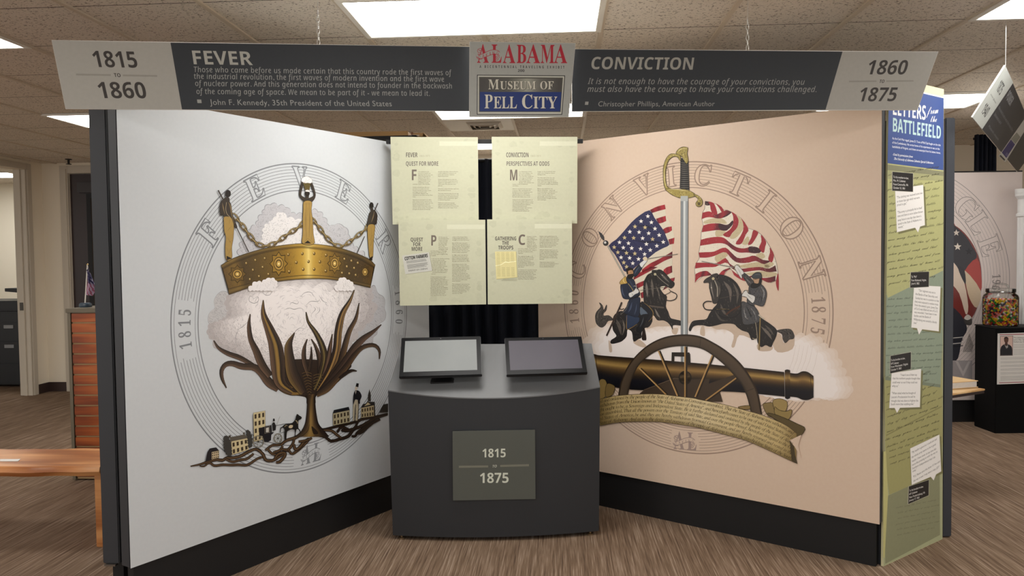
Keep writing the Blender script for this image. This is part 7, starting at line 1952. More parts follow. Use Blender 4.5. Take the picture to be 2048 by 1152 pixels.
# ================================================================ PRINT ON THE MURALS
def fit_circle(p):
    """least squares circle through in-plane points"""
    n = len(p)
    sx, sy = sum(a for a, b in p) / n, sum(b for a, b in p) / n
    q = [(a - sx, b - sy) for a, b in p]
    suu, svv, suv = sum(a * a for a, b in q), sum(b * b for a, b in q), sum(a * b for a, b in q)
    c1 = .5 * sum(a ** 3 + a * b * b for a, b in q)
    c2 = .5 * sum(b ** 3 + b * a * a for a, b in q)
    d = suu * svv - suv * suv
    u, v = (c1 * svv - c2 * suv) / d, (c2 * suu - c1 * suv) / d
    return (u + sx, v + sy), (u * u + v * v + (suu + svv) / n) ** .5
def ring(s, outer, inner, paper, line, letters, gaps, logo, thick=.0062, thin=.0026, half=None):
    """ring of ten circles; letters: (char, pixel of its middle, width); gaps: pixel pairs where the six inner lines stop"""
    c, ro = fit_circle([s.uv(p) for p in outer])
    ri = sum(math.hypot(a - c[0], b - c[1]) for a, b in [s.uv(p) for p in inner]) / len(inner)
    ang = lambda p: math.atan2(s.uv(p)[1] - c[1], s.uv(p)[0] - c[0])
    G = []
    for a, b in gaps:
        a, b = ang(a), ang(b)
        if (b - a) % (2 * math.pi) > math.pi:
            a, b = b, a
        G.append((a, (b - a) % (2 * math.pi)))
    N = 360
    rnd = random.Random(1)
    for k in range(10):
        r = ro + (ri - ro) * k / 9
        ww = thick if k == 0 else thick * .8 if k == 9 else thin
        run = []
        j = [rnd.uniform(0, .02) for _ in G]
        for i in range(N + 1):
            t = i / N * 2 * math.pi - math.pi
            hid = 1 < k < 8 and any((t - a + jj) % (2 * math.pi) < w + 2 * jj for (a, w), jj in zip(G, j))
            if half and not half(t):
                hid = True
            if not hid:
                run.append((c[0] + math.cos(t) * r, c[1] + math.sin(t) * r))
            if (hid or i == N) and run:
                s.line(run, ww, line, uv=True)
                run = []
    s.up(2)
    for st, ch, p, hh, asp in letters:
        a = ang(p)
        if st == 'R' and hh is None:
            h = (ro - ri) * .79
            s.radial('R', ch, c, a, ri + (ro - ri) * .105, h, asp, paper, line, lw=.0075)
        else:
            s.radial('R', ch, c, a, ri + (ro - ri) * .5 - hh / 2, hh, asp, line)
    s.up()
    return c, ro, ri
def ring_badge(s, pts, col, paper):
    """the little AL badge: pts are survey pixels of its lower left, lower right and upper left"""
    (ax, ay), (bx, by), (cx, cy) = pts
    def m(*q):
        out = []
        for x, y in q:
            u, v = (x - 160) / 352, (354 - y) / 262
            out.append((ax + (bx - ax) * u + (cx - ax) * v, ay + (by - ay) * u + (cy - ay) * v))
        return out
    badge(s, m, col, paper, 1.3)
def cloudpath(pts, r=4, seed=1, k=1.6):
    """bumpy outline: small lobes along a path"""
    out = []
    rnd = random.Random(seed)
    P = list(pts) + [pts[0]]
    area = sum(a[0] * b[1] - b[0] * a[1] for a, b in zip(P, P[1:]))
    sg = 1 if area > 0 else -1
    for a, b in zip(P, P[1:]):
        L = math.hypot(b[0] - a[0], b[1] - a[1])
        n = max(1, int(L / (r * k)))
        for i in range(n):
            p = (a[0] + (b[0] - a[0]) * i / n, a[1] + (b[1] - a[1]) * i / n)
            q = (a[0] + (b[0] - a[0]) * (i + 1) / n, a[1] + (b[1] - a[1]) * (i + 1) / n)
            h = rnd.uniform(.22, .42)
            dx, dy = q[0] - p[0], q[1] - p[1]
            out.append(p)
            for t in (.25, .5, .75):
                e = h * (1 - (2 * t - 1) ** 2)
                out.append((p[0] + dx * t + dy * e * sg, p[1] + dy * t - dx * e * sg))
    return out

# ---------------------------------------------------------------- FEVER
s = LS
a1, a2, a3, a4 = O(340, 310, 8.229), O(560, 310, 8.229), O(340, 440, 8.229), O(560, 440, 8.229)
a5, a6, a7, a8 = O(340, 570, 8.229), O(560, 570, 8.229), O(340, 700, 8.229), O(560, 700, 8.229)
a9, a10 = O(340, 820, 8.229), O(560, 820, 8.229)
PBL = '#cdd2d6'
s.rect(Lr[0], ZB - LS.p.z, Lr[1], ZT - LS.p.z, PBL)
s.up(2)
RG = '#7f8388'
LC, LRo, LRi = ring(s, a1((460, 1152), (950, 570), (1220, 390), (1975, 175)) + a2((600, 215), (930, 310), (1380, 650), (1740, 1120)) + a3((75, 1100)) + a5((15, 600), (40, 1140)) + a7((140, 520), (420, 1140)) + a9((560, 370), (900, 690), (1300, 930), (1975, 1035)) + a10((400, 990), (830, 790), (1200, 530)) + [(814.2, 620.8), (810, 673.6)],
     a1((1150, 1030), (1400, 760), (1975, 612)) + a2((200, 605), (600, 630), (900, 750), (1390, 1140)) + a3((740, 400), (530, 1140)) + a5((465, 640), (520, 1130)) + a7((610, 420), (1050, 1150)),
     PBL, RG, [('R', 'F', (416, 465), None, 1.0), ('R', 'E', (510, 377), None, 1.0), ('R', 'V', (600, 356), None, .95), ('R', 'E', (686, 386), None, 1.0), ('R', 'R', (771, 480), None, 1.0)]
     + [('R', ch, p, .06, .62) for ch, p in zip('1815', [(371.5, 691), (369.5, 669), (369.5, 646), (370, 625)])] + [('R', ch, p, .06, .62) for ch, p in zip('1860', [(797, 585), (798, 605), (798, 624), (797.5, 643)])],
     [((360, 605), (362, 718)), ((799, 575), (797, 664)), ((590, 925), (655, 905))], None)
ring_badge(s, [(600.5, 932), (641, 920), (604, 893)], '#8b8f94', PBL)
s.up()
# smoke
SM, SM2 = '#e9e7e7', '#c4c4c9'
back = [(478, 512), (480, 496), (486, 482), (494, 470), (500, 457), (513, 452), (516, 440), (524, 428), (528, 418), (540, 409), (556, 412), (570, 414), (582, 425), (592, 430), (606, 428), (622, 422), (636, 423), (645, 434), (654, 446), (655, 460), (668, 450), (688, 453), (697, 468), (695, 484), (708, 492), (718, 502), (730, 512), (735, 528), (700, 530), (600, 520), (520, 530)]
s.poly(cloudpath(back, 7, 2), '#9a9da2')
s.up()
s.poly(cloudpath([((x - 600) * .985 + 600, (y - 500) * .985 + 500) for x, y in back], 7, 2), SM2)
s.up()
core = [(520, 500), (526, 478), (528, 455), (545, 440), (560, 425), (574, 436), (590, 440), (605, 448), (628, 450), (640, 470), (655, 482), (670, 500)]
s.poly(cloudpath(core, 6, 3), SM)
s.up()
INKC = ['#8d9096', '#a6a8ad', '#77777c', '#b5b2b4']
def curl(cx, cy):
    def f(x, y, r):
        a = math.atan2(y - cy, x - cx) + math.pi / 2
        return a, r.choice((.9, -.9, .6)), r.choice(INKC), 1
    return f
s.hatch(back, 620, curl(600, 500), 4, .4, 4)
def dark_edge(x, y, r):
    if r.random() > min(1, abs(x - 600) / 90) * .9:
        return None
    return r.uniform(0, 6.3), 1.2, r.choice(('#6f727a', '#85868c')), .7
s.hatch(back, 1000, dark_edge, 2.6, .5, 5)
s.up()
lobes = [a5((960, 130), (860, 100), (780, 150), (730, 230), (720, 290), (730, 380), (660, 440), (622, 530), (645, 640), (780, 620), (850, 560), (920, 545), (960, 450), (920, 330), (940, 220)),
         a6((1500, 30), (1560, 10), (1610, 130), (1700, 190), (1730, 280), (1720, 380), (1745, 470), (1720, 580), (1620, 660), (1600, 800), (1540, 860), (1520, 950), (1400, 980), (1250, 900), (1300, 500), (1500, 200))]
for l, c in zip(lobes, ('#c9c8c9', '#b9b9bc')):
    s.blob(l, '#8f8f92', 4)
    s.up()
    cx, cy = sum(p[0] for p in l) / len(l), sum(p[1] for p in l) / len(l)
    s.blob([((x - cx) * .975 + cx, (y - cy) * .975 + cy) for x, y in l], c, 4)
    s.hatch(l, 260, lambda x, y, r: (.6 + r.gauss(0, .1), .2, '#8a8a8e', 1), 4, .45, 6)
    s.up()
main = a5((970, 160), (925, 240), (920, 360), (965, 420), (930, 500), (925, 550), (850, 570), (790, 620), (690, 625), (625, 720), (630, 830), (700, 900), (860, 1040), (1000, 1080)) + [(480, 716), (500, 735), (540, 745), (640, 745), (700, 725)] + a6((1180, 950), (1280, 760), (1420, 640), (1540, 470), (1500, 260), (1510, 120), (1480, 20)) + [(738, 574), (700, 568), (650, 557), (610, 556), (550, 560), (500, 572), (470, 583)]
s.blob(main, '#98969a', 3)
s.up()
mc = (600, 645)
s.blob([((x - mc[0]) * .985 + mc[0], (y - mc[1]) * .985 + mc[1]) for x, y in main], '#b3adad', 3)
s.up()
for k in range(9):
    f = 1 - k * .085
    s.poly(cloudpath([((x - 575) * f + 575, (y - 605) * f + 605 + k) for x, y in main], 12, 10 + k), mixc('#b5afaf', '#f3eeed', min(1, (k + .5) / 5)))
    s.up(.6)
s.up()
def shade(x, y, r):
    d = math.hypot((x - 596) / 150, (y - 605) / 110)
    right = (x - 640) / 130
    low = (y - 650) / 70
    k = max(d - .62, right * .9, low * .8)
    if r.random() > k * 1.5:
        return None
    return math.atan2(y - 610, x - 600) + math.pi / 2 + r.gauss(0, .5), r.choice((1, -1)), r.choice(('#8a868a', '#a39fa1', '#77757c', '#9f8f8c', '#b4aaa8')), .7
s.hatch(main, 3400, shade, 3.4, .42, 12)
s.up()
def waves(x, y, r):
    if math.hypot((x - 590) / 120, (y - 630) / 85) > 1:
        return None
    return math.atan2(y - 640, x - 585) + math.pi / 2 + r.gauss(0, .3), r.choice((1.1, -1.1)), r.choice(('#b9b4b6', '#c9c4c5', '#a9a4a8')), 1.5
s.hatch(main, 360, waves, 6, .6, 13)
for p in (a6((330, 200), (400, 130), (500, 120), (570, 200)), a6((160, 330), (190, 290), (280, 310), (310, 265)), a6((60, 410), (150, 380), (230, 400), (330, 380), (400, 420)), a6((430, 330), (500, 270), (620, 270), (650, 230)), a6((780, 300), (700, 260), (640, 170)), a6((550, 360), (580, 400), (520, 470)), a6((640, 360), (650, 420), (600, 480)), a6((250, 870), (240, 780), (320, 710), (400, 720)), a5((1380, 230), (1320, 180), (1300, 260), (1380, 300), (1450, 260), (1440, 190), (1380, 230)), a5((1500, 90), (1560, 160), (1640, 160), (1690, 90)), a5((1100, 740), (1200, 680), (1280, 600)), a5((1090, 1000), (1080, 850), (1120, 740))):
    s.line(p, [.3, 1.1, .3], '#8f8b8e', n=6)
s.up()
# petals of the burning tree
DB, BR, GO, LB = '#2c2420', '#4a3a2e', '#8a6a3c', '#6d5544'
def petal(sp, w, cols=(DB, BR, LB), gold=None):
    s.leaf(sp, [x + 1.6 for x in w], lambda a, t: hexf('#191513'), m=1)
    s.up()
    st = [(i / (len(cols) - 1), c) for i, c in enumerate(cols)]
    s.leaf(sp, w, lambda a, t: ramp(st, t))
    s.up()
    if gold:
        s.leaf(sp, [x * .28 for x in w], lambda a, t: ramp([(0, mixc(gold, DB, .35)), (.5, gold), (1, mixc(gold, DB, .3))], t))
        s.up()
    P = resample(catmull(sp, 6), 14)
    for q in (-.3, .32):
        s.line([(x + q * w[len(w) // 2] * .7, y) for x, y in P[4:]], .35, '#1c1714')
    s.up()
# cup
s.poly(catmull([(549, 742), (553, 770), (575, 788), (600, 792), (612, 796), (614, 808), (630, 808), (632, 792), (650, 782), (676, 764), (692, 745), (700, 728), (640, 720), (580, 720)], 5, True), '#332821')
s.up()
for sp, w in (([(545, 690), (547, 735), (556, 770), (580, 786), (604, 787)], [8, 9, 10, 9, 4]), ([(556, 690), (556, 735), (566, 765), (584, 777)], [8, 9, 9, 5])):
    petal(sp, w, ('#5b472f', '#a5813f', '#6d5330'))
petal([(427, 681), (437, 696), (456, 707), (478, 715), (497, 725), (507, 731)], [1, 5, 8, 9, 8, 6], (LB, BR, DB))
petal([(452.5, 776), (444, 757), (443, 740), (452, 728), (466, 727), (484, 733), (507, 734), (522, 745), (538, 765), (556, 779)], [.5, 5, 7, 9, 11, 12, 13, 15, 17, 10], (LB, BR, DB))
petal([(500, 628), (497.5, 650), (501, 678), (512, 702), (524, 730), (540, 752)], [.5, 7, 9, 13, 15, 12], (LB, BR, DB))
petal([(526, 600), (526.5, 628), (538, 658), (550, 690), (555, 725), (560, 765), (585, 785)], [.5, 11, 19, 27, 28, 22, 10], (LB, BR, DB, BR), '#9a7a3e')
petal([(588.6, 665), (577, 690), (579, 720), (586, 752), (606, 786)], [.5, 15, 20, 24, 14], ('#7a6238', BR, DB))
petal([(614, 678), (608, 697), (608, 722), (617, 752)], [.5, 7, 9, 7], (LB, BR, DB))
petal([(622, 693), (622, 712), (618, 742)], [.4, 5, 5], (BR, DB))
petal([(622, 678), (631, 694), (638, 716), (640, 748)], [.5, 6, 9, 9], (DB, BR, LB))
petal([(611.5, 624), (616, 644), (630, 664), (643, 690), (648, 716), (642, 748), (628, 780)], [.5, 5, 9, 12, 13, 12, 7], (DB, '#5c4d34', DB), '#7a6a3e')
petal([(664, 668), (660, 692), (655, 720), (646, 752)], [.5, 7, 9, 8], (DB, LB, BR))
petal([(708, 580), (699, 602), (684, 628), (676, 662), (672, 702), (658, 742), (634, 782)], [.5, 8, 13, 14, 15, 13, 8], (DB, '#3b2f28', '#8a6c42'), '#a4814c')
petal([(717.5, 606), (711, 637), (698, 662), (689, 692), (681, 722), (662, 752), (637, 784)], [.5, 6, 9, 11, 11, 10, 6], (DB, BR, '#7a5f3c'))
petal([(762, 649), (746, 663), (725, 678), (708, 696), (694, 717), (672, 748), (640, 786)], [.5, 8, 13, 14, 14, 14, 8], (DB, '#4d3c33', LB))
petal([(758, 718), (758.5, 702), (751, 691), (738, 690), (722, 696), (707, 712), (688, 738), (655, 775), (632, 790)], [.5, 5, 7, 8, 10, 11, 12, 14, 8], (DB, BR, '#6a5136'))
petal([(713, 742), (703, 741), (692, 746), (678, 757)], [.5, 5, 6, 4], (DB, DB, BR))
for k in range(9):
    y = 745 + k * 5.5
    s.line([(603 + k * 1.6, y + 2), (612 + k * .8, y - 1), (622, y + 2)], .8, '#6f5a38', n=3)
    if k < 6:
        s.line([(626, y + 6), (636 - k, y + 3), (646 - k * 2, y + 6)], .8, '#6f5a38', n=3)
s.up()
# roots and trunk
def root(pts, w, c=('#231b17', '#5d4630', '#2b211b')):
    s.leaf(pts, [x + 1.4 for x in w], lambda a, t: hexf('#171210'), m=1)
    s.up(.6)
    s.leaf(pts, w, lambda a, t: ramp([(0, c[0]), (.45, c[1]), (1, c[2])], t))
    s.up(.6)
for m_, L_ in ((a9, (((330, 925), (500, 890), (620, 850), (760, 815), (860, 830), (930, 780), (1000, 790), (1150, 760), (1300, 680), (1430, 640), (1540, 740)), ((480, 920), (560, 925), (640, 860), (720, 915), (860, 900), (1000, 905), (1120, 900), (1260, 905), (1370, 840), (1450, 790), (1540, 770)), ((900, 800), (1020, 850), (1150, 820), (1260, 800), (1370, 720)), ((1420, 640), (1520, 720), (1570, 820), (1680, 830), (1780, 770), (1900, 700)), ((1560, 660), (1680, 580), (1800, 570), (1900, 510), (1975, 480)), ((1600, 640), (1680, 720), (1800, 730), (1880, 670), (1975, 680)), ((1740, 860), (1800, 850), (1880, 760), (1880, 700), (1780, 720), (1720, 790)), ((1690, 700), (1800, 660), (1850, 590)))),
               (a10, (((0, 580), (100, 500), (230, 460), (330, 400), (420, 300), (450, 200)), ((0, 640), (120, 650), (200, 560), (230, 470)), ((130, 640), (190, 720), (300, 650), (400, 560), (480, 480)), ((220, 560), (250, 650), (330, 600), (380, 530), (470, 470)), ((300, 520), (420, 500), (520, 460)), ((620, 300), (700, 320), (800, 300), (930, 270), (1020, 250), (1130, 220), (1250, 190), (1350, 150), (1560, 110), (1770, 60)), ((640, 420), (740, 440), (820, 510), (900, 500), (1000, 470), (1120, 430), (1200, 320), (1320, 270), (1480, 180), (1600, 120), (1765, 75)), ((700, 330), (840, 340), (920, 400), (1000, 460)), ((930, 370), (1010, 280), (1150, 330), (1230, 280), (1270, 190)), ((1000, 330), (1100, 340), (1200, 310)), ((1170, 430), (1230, 430), (1260, 380), (1360, 300), (1500, 220), (1640, 150)), ((1250, 390), (1330, 370), (1420, 290), (1560, 180))))):
    for i, p in enumerate(L_):
        p = m_(*p)
        w = 5.2 if i % 3 == 0 else 4.2
        dark = m_ is a10 and p[-1][0] > 700
        root(p, [1.2 if p[0][0] < 420 else w * .8, w, w * (1.15 if m_ is a10 and i < 3 else 1), w, w * .8 if p[-1][0] < 760 else 2], ('#17120f', '#3a2a1d', '#1a1411') if dark else ('#2b201a', '#6b5236', '#33261d'))
tl = a8((420, 745), (440, 800), (440, 950), (420, 1150)) + a10((400, 240), (340, 350), (230, 440))
tr_ = a8((600, 715), (570, 790), (575, 950), (605, 1150)) + a10((640, 250), (700, 320), (800, 440))
s.strip([(x - .7, y) for x, y in tl], [(x + .7, y) for x, y in tr_], lambda a, t: hexf('#1a1411'), 24, 1)
s.up()
s.strip(tl, tr_, lambda a, t: ramp([(0, '#2a211a'), (.25, mixc('#5b472f', '#3a2c20', 1 - a)), (.42, mixc('#3a2d22', '#a08246', min(1, a * 2.2))), (.6, '#6b5433'), (.85, '#2f241c'), (1, '#1d1613')], t), 24, 10)
s.up()
s.blob(a10((510, 270), (560, 300), (620, 370), (600, 400), (540, 390)), '#2a2018', 4)
for p in (a10((480, 230), (440, 350), (330, 450)), a10((600, 250), (660, 350), (700, 420)), a10((530, 440), (580, 420), (640, 430))):
    s.line(p, [.4, 1.4, .4], '#241b15', n=5)
s.up()
# crown
CT = a3((830, 745), (1000, 645), (1250, 550), (1600, 455)) + [(580, 488.6), (614.7, 487.4), (663.3, 492.3), (705.8, 504.4), (736.2, 517.8), (749.6, 530)]
CU = [(444.5, 537), (473.7, 522.6), (522.3, 505.6), (580, 496), (614.7, 495.4), (669.4, 503), (711.9, 515.3), (746, 534)]
CL = [(455.8, 577.6), (510, 564), (555, 556), (614.7, 550), (675.4, 555.4), (740.2, 569)]
CBm = [(457, 589), (503, 574), (554, 563), (614.7, 557.6), (669.4, 560), (740, 575.5)]
gold = lambda a: ramp([(0, '#66502a'), (.08, '#7c6230'), (.13, '#4e3f26'), (.3, '#6a5428'), (.42, '#8a6a26'), (.53, '#c19c42'), (.565, '#ecd27e'), (.6, '#c39d44'), (.72, '#7d6028'), (.82, '#4b3b22'), (.92, '#4a3820'), (1, '#5e4724')], a)
s.poly(catmull(CT, 5) + catmull(CBm, 5)[::-1], '#241c10')
s.up()
s.strip(CU, CL, lambda a, t: gold(a), 70, 6)
s.up()
shade2 = lambda a, t, lo: mixc(mixc(gold(a), '#1e160c', .45), mixc(gold(a), '#e9cf86', .15), 1 - abs(t - lo) * 1.6 if abs(t - lo) < .6 else 0)
s.strip(CT, [(x, y + .3) for x, y in CU], lambda a, t: shade2(a, t, .35), 60, 6)
s.strip(CL, CBm, lambda a, t: shade2(a, t, .45), 60, 6)
s.up()
for p in (CU, CL, [(x, y + 1.6) for x, y in CU]):
    s.line(p, .7, '#2a200f', n=5)
s.line(catmull(CT, 5), .8, '#2a200f')
s.line(catmull(CBm, 5), .8, '#2a200f')
band = catmull(CU, 4) + catmull(CL, 4)[::-1]
s.hatch(band, 900, lambda x, y, r: (1.45, .1, r.choice(('#5a4522', '#8a6c30', '#3c2e18')), .7) if abs(x - 614) > 24 else None, 3, .35, 20)
s.up()
def rosette(c, rx, ry, n=8, col='#8f7032'):
    st = []
    for k in range(n * 2):
        a = k * math.pi / n + .39
        q = 1 if k % 2 else .72
        st.append((c[0] + math.cos(a) * rx * q * 1.25, c[1] + math.sin(a) * ry * q * 1.25))
    s.poly(st, '#33270f')
    s.up(.5)
    s.poly([((x - c[0]) * .9 + c[0], (y - c[1]) * .9 + c[1]) for x, y in st], col)
    s.up(.5)
    for f, cc in ((.68, '#3a2c12'), (.6, '#b08d46'), (.42, '#4a3a1a'), (.3, '#c4a052'), (.12, '#f0dc9a')):
        s.poly(ell(c, rx * f, ry * f), cc)
        s.up(.4)
rosette(a3((1100, 890))[0], 15, 15, col='#6f5729')
rosette(a3((1780, 720))[0], 15, 20, col='#98772e')
rosette(a4((890, 715))[0], 12, 17, col='#85672c')
rosette(a4((1390, 855))[0], 8, 12, col='#543f1e')
for c in a3((1245, 710), (1395, 660), (1550, 630), (1355, 820), (1515, 775), (1305, 975), (1455, 925), (1610, 890), (1935, 565), (1950, 850)) + a4((125, 565), (355, 550), (548, 548), (745, 575), (255, 695), (455, 680), (643, 685), (140, 845), (368, 808), (548, 806), (740, 835), (1050, 640), (1165, 670), (1270, 705), (1090, 765), (1210, 790), (1010, 870), (1130, 880), (1235, 905)):
    s.poly(ell((c[0] + .4, c[1] + .5), 2.6, 3.2, n=12), '#2b210f')
    s.up(.3)
    s.poly(ell(c, 2.1, 2.6, n=12), '#8b6f38')
    s.up(.3)
    s.poly(ell((c[0] - .5, c[1] - .7), .9, 1.1, n=8), '#e6d6a2')
    s.up(.3)
s.up()
# smoke in front of the crown's lower edge
for l in (a3((1280, 1152), (1340, 1080), (1420, 1020), (1500, 1030), (1560, 980), (1650, 960), (1720, 990), (1750, 1050), (1700, 1152)), a4((900, 1152), (930, 1060), (950, 1000), (1010, 950), (1090, 985), (1150, 1010), (1190, 1080), (1200, 1152))):
    s.poly(cloudpath(l, 4, 6), '#f0ecec')
    s.hatch(l, 60, lambda x, y, r: (1.2, .9, '#bdb8ba', 1), 4, .5, 7)
s.up()
# chains
def chainlinks(pts, n, w=7.2):
    P = resample(catmull(pts, 8), n + 1)
    for i, (a, b) in enumerate(zip(P, P[1:])):
        mx, my = (a[0] + b[0]) / 2, (a[1] + b[1]) / 2
        ang, L = math.atan2(b[1] - a[1], b[0] - a[0]), math.hypot(b[0] - a[0], b[1] - a[1]) * .78
        if i % 2:
            q = [(mx + math.cos(ang) * t, my + math.sin(ang) * t) for t in (-L * .95, L * .95)]
            s.line(q, w * .62, '#1f1911')
            s.up(.4)
            s.line(q, w * .45, '#6b5a3a')
            s.up(.4)
            s.line([(x - .5, y - .7) for x, y in q], w * .14, '#bda873')
        else:
            e = ell((mx, my), L, w * .56, ang, 20)
            s.line(e, w * .40, '#1f1911', closed=True)
            s.up(.4)
            s.line(e, w * .26, '#75623f', closed=True)
            s.up(.4)
            s.line(e[9:18], w * .1, '#bda873')
        s.up(.4)
chainlinks(a1((1030, 985), (1150, 1120)) + a3((1290, 240), (1420, 390), (1540, 430), (1680, 400), (1800, 330), (1960, 210)) + a4((180, 200), (310, 110), (400, 20)), 15)
chainlinks(a2((490, 1040), (590, 1130)) + a4((640, 130), (760, 290), (880, 400), (1010, 435), (1120, 370), (1260, 260), (1400, 150), (1460, 60)), 13, 6.4)
s.up()
# three figures
f1, f2, f3 = O(420, 370, 7.2), O(560, 345, 7.433), O(690, 390, 6.78)
SK, SKL, PT = '#37302a', '#8d7a56', '#a88a4c'
for a, b, w in ((f1((105, 75), (175, 205)), None, 2.6), (f1((370, 610), (545, 965)), None, 1.8), (f3((435, 110), (390, 215)), None, 2.2), (f3((255, 560), (150, 795)), None, 1.6)):
    s.line(a, w, '#3a332e')
s.up()
def fig(torso, pants, head, foot, folds, m):
    for p, c in ((torso, SK), (pants, PT)):
        p = catmull(m(*p), 4, True)
        s.line(p, 1.2, '#17130f', closed=True)
        s.up(.5)
        s.poly(p, c)
        s.up(.5)
    for f in folds:
        s.line(m(*f), [.3, .9, .3], '#5b4726', n=3)
    for c, rx, ry in head:
        s.poly(ell(m(c)[0], rx, ry), '#1b1614')
    for f in foot:
        s.poly(m(*f), '#231d18')
    s.up(.6)
fig(((180, 210), (145, 245), (130, 350), (145, 435), (180, 430), (195, 460), (285, 470), (300, 520), (345, 610), (378, 605), (330, 490), (305, 400), (290, 290), (268, 240), (262, 190), (215, 180)),
    ((195, 460), (190, 550), (195, 660), (220, 760), (208, 900), (225, 1080), (300, 1050), (300, 900), (322, 760), (330, 600), (320, 540), (285, 468)),
    (((248, 125), 5.6, 7.4),), (((225, 1020), (228, 1085), (300, 1056), (270, 1040)),), (((270, 500), (265, 560)), ((240, 660), (300, 590)), ((310, 800), (260, 820)), ((240, 760), (290, 840)), ((250, 1000), (295, 900)), ((225, 900), (250, 960))), f1)
s.line(f1((165, 260), (180, 330), (200, 420)), [.5, 2.4, .6], '#7d6b4c', n=3)
s.line(f1((255, 250), (285, 320), (300, 430), (340, 560)), [.5, 3.2, 1.6, .6], '#7a6746', n=3)
s.line(f1((225, 250), (215, 350), (235, 420), (280, 465)), .6, '#c2b08a', n=3)
fig(((310, 145), (275, 330), (345, 425), (350, 440), (455, 440), (515, 335), (465, 160), (450, 190), (495, 330), (430, 380), (412, 375), (412, 340), (375, 340), (375, 375), (350, 372), (300, 330), (325, 200)),
    ((345, 435), (455, 435), (452, 560), (470, 700), (480, 900), (490, 1060), (325, 1052), (330, 900), (328, 700), (335, 560)), (((393, 312), 5, 5.4),), (((345, 1055), (400, 1010), (450, 1055)),),
    (((380, 450), (370, 700), (380, 1000)), ((420, 450), (430, 700), (420, 960)), ((400, 520), (400, 640)), ((350, 600), (350, 850)), ((460, 760), (455, 1000)), ((400, 980), (340, 1040)), ((400, 980), (470, 1040)), ((350, 470), (450, 465))), f2)
s.poly(f2((330, 150), (446, 158), (425, 265), (360, 260)), '#5b4f2a')
s.poly(catmull(f2((362, 280), (385, 255), (415, 262), (432, 290), (395, 286)), 4, True), '#e9e5e2')
s.up()
cot = catmull(f2((305, 115), (330, 75), (380, 58), (420, 70), (460, 100), (465, 140), (440, 160), (400, 155), (360, 158), (325, 145)), 4, True)
s.line(cot, .8, '#9a9696', closed=True)
s.poly(cot, '#f4f1f0')
s.hatch(cot, 40, lambda x, y, r: (r.uniform(0, 6), 1, '#c4c0c0', 1), 3, .4, 9)
s.up()
fig(((340, 230), (318, 255), (300, 340), (285, 410), (315, 415), (388, 405), (398, 388), (415, 390), (425, 280), (408, 230), (378, 205)),
    ((305, 410), (388, 408), (386, 520), (375, 640), (370, 760), (362, 850), (325, 840), (312, 740), (300, 600), (296, 500)), (((348, 142), 4.2, 6.4),), (((310, 868), (362, 826), (360, 892)),),
    (((340, 430), (350, 560)), ((320, 620), (365, 540)), ((350, 720), (330, 800)), ((360, 600), (335, 690))), f3)
s.poly(f3((335, 170), (368, 170), (375, 230), (340, 232)), SK)
s.line(f3((385, 225), (370, 300), (345, 370)), [.5, 1.6, .5], '#8a785a', n=3)
s.up()
# the little town
def house(q, wall, rows, cols, roof=None, edge='#221c16', door=None):
    """q: TL TR BR BL of the front"""
    if roof:
        s.poly(roof[0], roof[1])
    s.line(q, 1.1, edge, closed=True)
    s.up(.5)
    s.poly(q, wall)
    s.up(.5)
    L = lambda u, v: tuple((q[0][i] * (1 - u) + q[1][i] * u) * (1 - v) + (q[3][i] * (1 - u) + q[2][i] * u) * v for i in (0, 1))
    for r in range(rows):
        for c in range(cols):
            u, v = (c + .5) / cols, (r + .55) / rows
            a, b_ = .26 / cols, .3 / rows
            s.poly([L(u - a, v - b_), L(u + a, v - b_), L(u + a, v + b_), L(u - a, v + b_)], '#3d3226')
    s.up(.5)
CRM = '#cdbf96'
house(a9((1360, 45), (1550, 10), (1556, 470), (1370, 520)), CRM, 4, 3, edge='#4d4433')
house(a9((672, 690), (790, 668), (792, 780), (672, 810)), '#c9b894', 3, 4, (a9((640, 630), (745, 612), (795, 665), (672, 700), (670, 815), (570, 850), (600, 690)), '#1e1c20'))
house(a9((995, 515), (1262, 460), (1280, 650), (1005, 735)), CRM, 2, 4, (a9((975, 445), (1215, 400), (1270, 455), (995, 518), (1000, 740), (965, 720)), '#5c564c'))
for c in (a9((950, 420), (985, 408), (985, 450), (950, 455)), a9((1188, 370), (1215, 362), (1215, 400), (1188, 400))):
    s.poly(c, '#4d463c')
for l in (((870, 450), (910, 420), (960, 480), (990, 600), (995, 740), (930, 740), (880, 640), (875, 540)), ((1245, 330), (1290, 340), (1330, 450), (1335, 560), (1300, 620), (1275, 560), (1260, 440))):
    s.poly(cloudpath(a9(*l), 3, 4), '#3c3b38')
s.up()
# carriage and horse
g1_ = O(480, 810, 12.8)
s.poly(g1_((465, 585), (600, 560), (610, 540), (780, 510), (790, 690), (850, 700), (780, 760), (770, 900), (680, 945), (600, 940), (560, 800), (465, 770)), '#15151c')
s.up()
s.poly(g1_((640, 585), (715, 565), (715, 690), (640, 700)), '#c9c6be')
s.line(g1_((610, 560), (735, 530), (740, 700), (610, 725)), .8, '#8d8474', closed=True)
s.poly(g1_((800, 480), (830, 440), (860, 440), (900, 530), (890, 640), (820, 660)), '#1b1a1c')
s.poly(ell(g1_((845, 385))[0], 2, 2.6), '#1a1718')
s.poly(g1_((822, 350), (858, 340), (864, 372), (826, 378)), '#151316')
s.line(g1_((905, 525), (1000, 290)), .5, '#77726a')
s.line(g1_((900, 525), (1130, 480), (1300, 470)), 1, '#4a4a4c')
s.line(g1_((1010, 720), (1250, 640)), 1, '#5a5a5c')
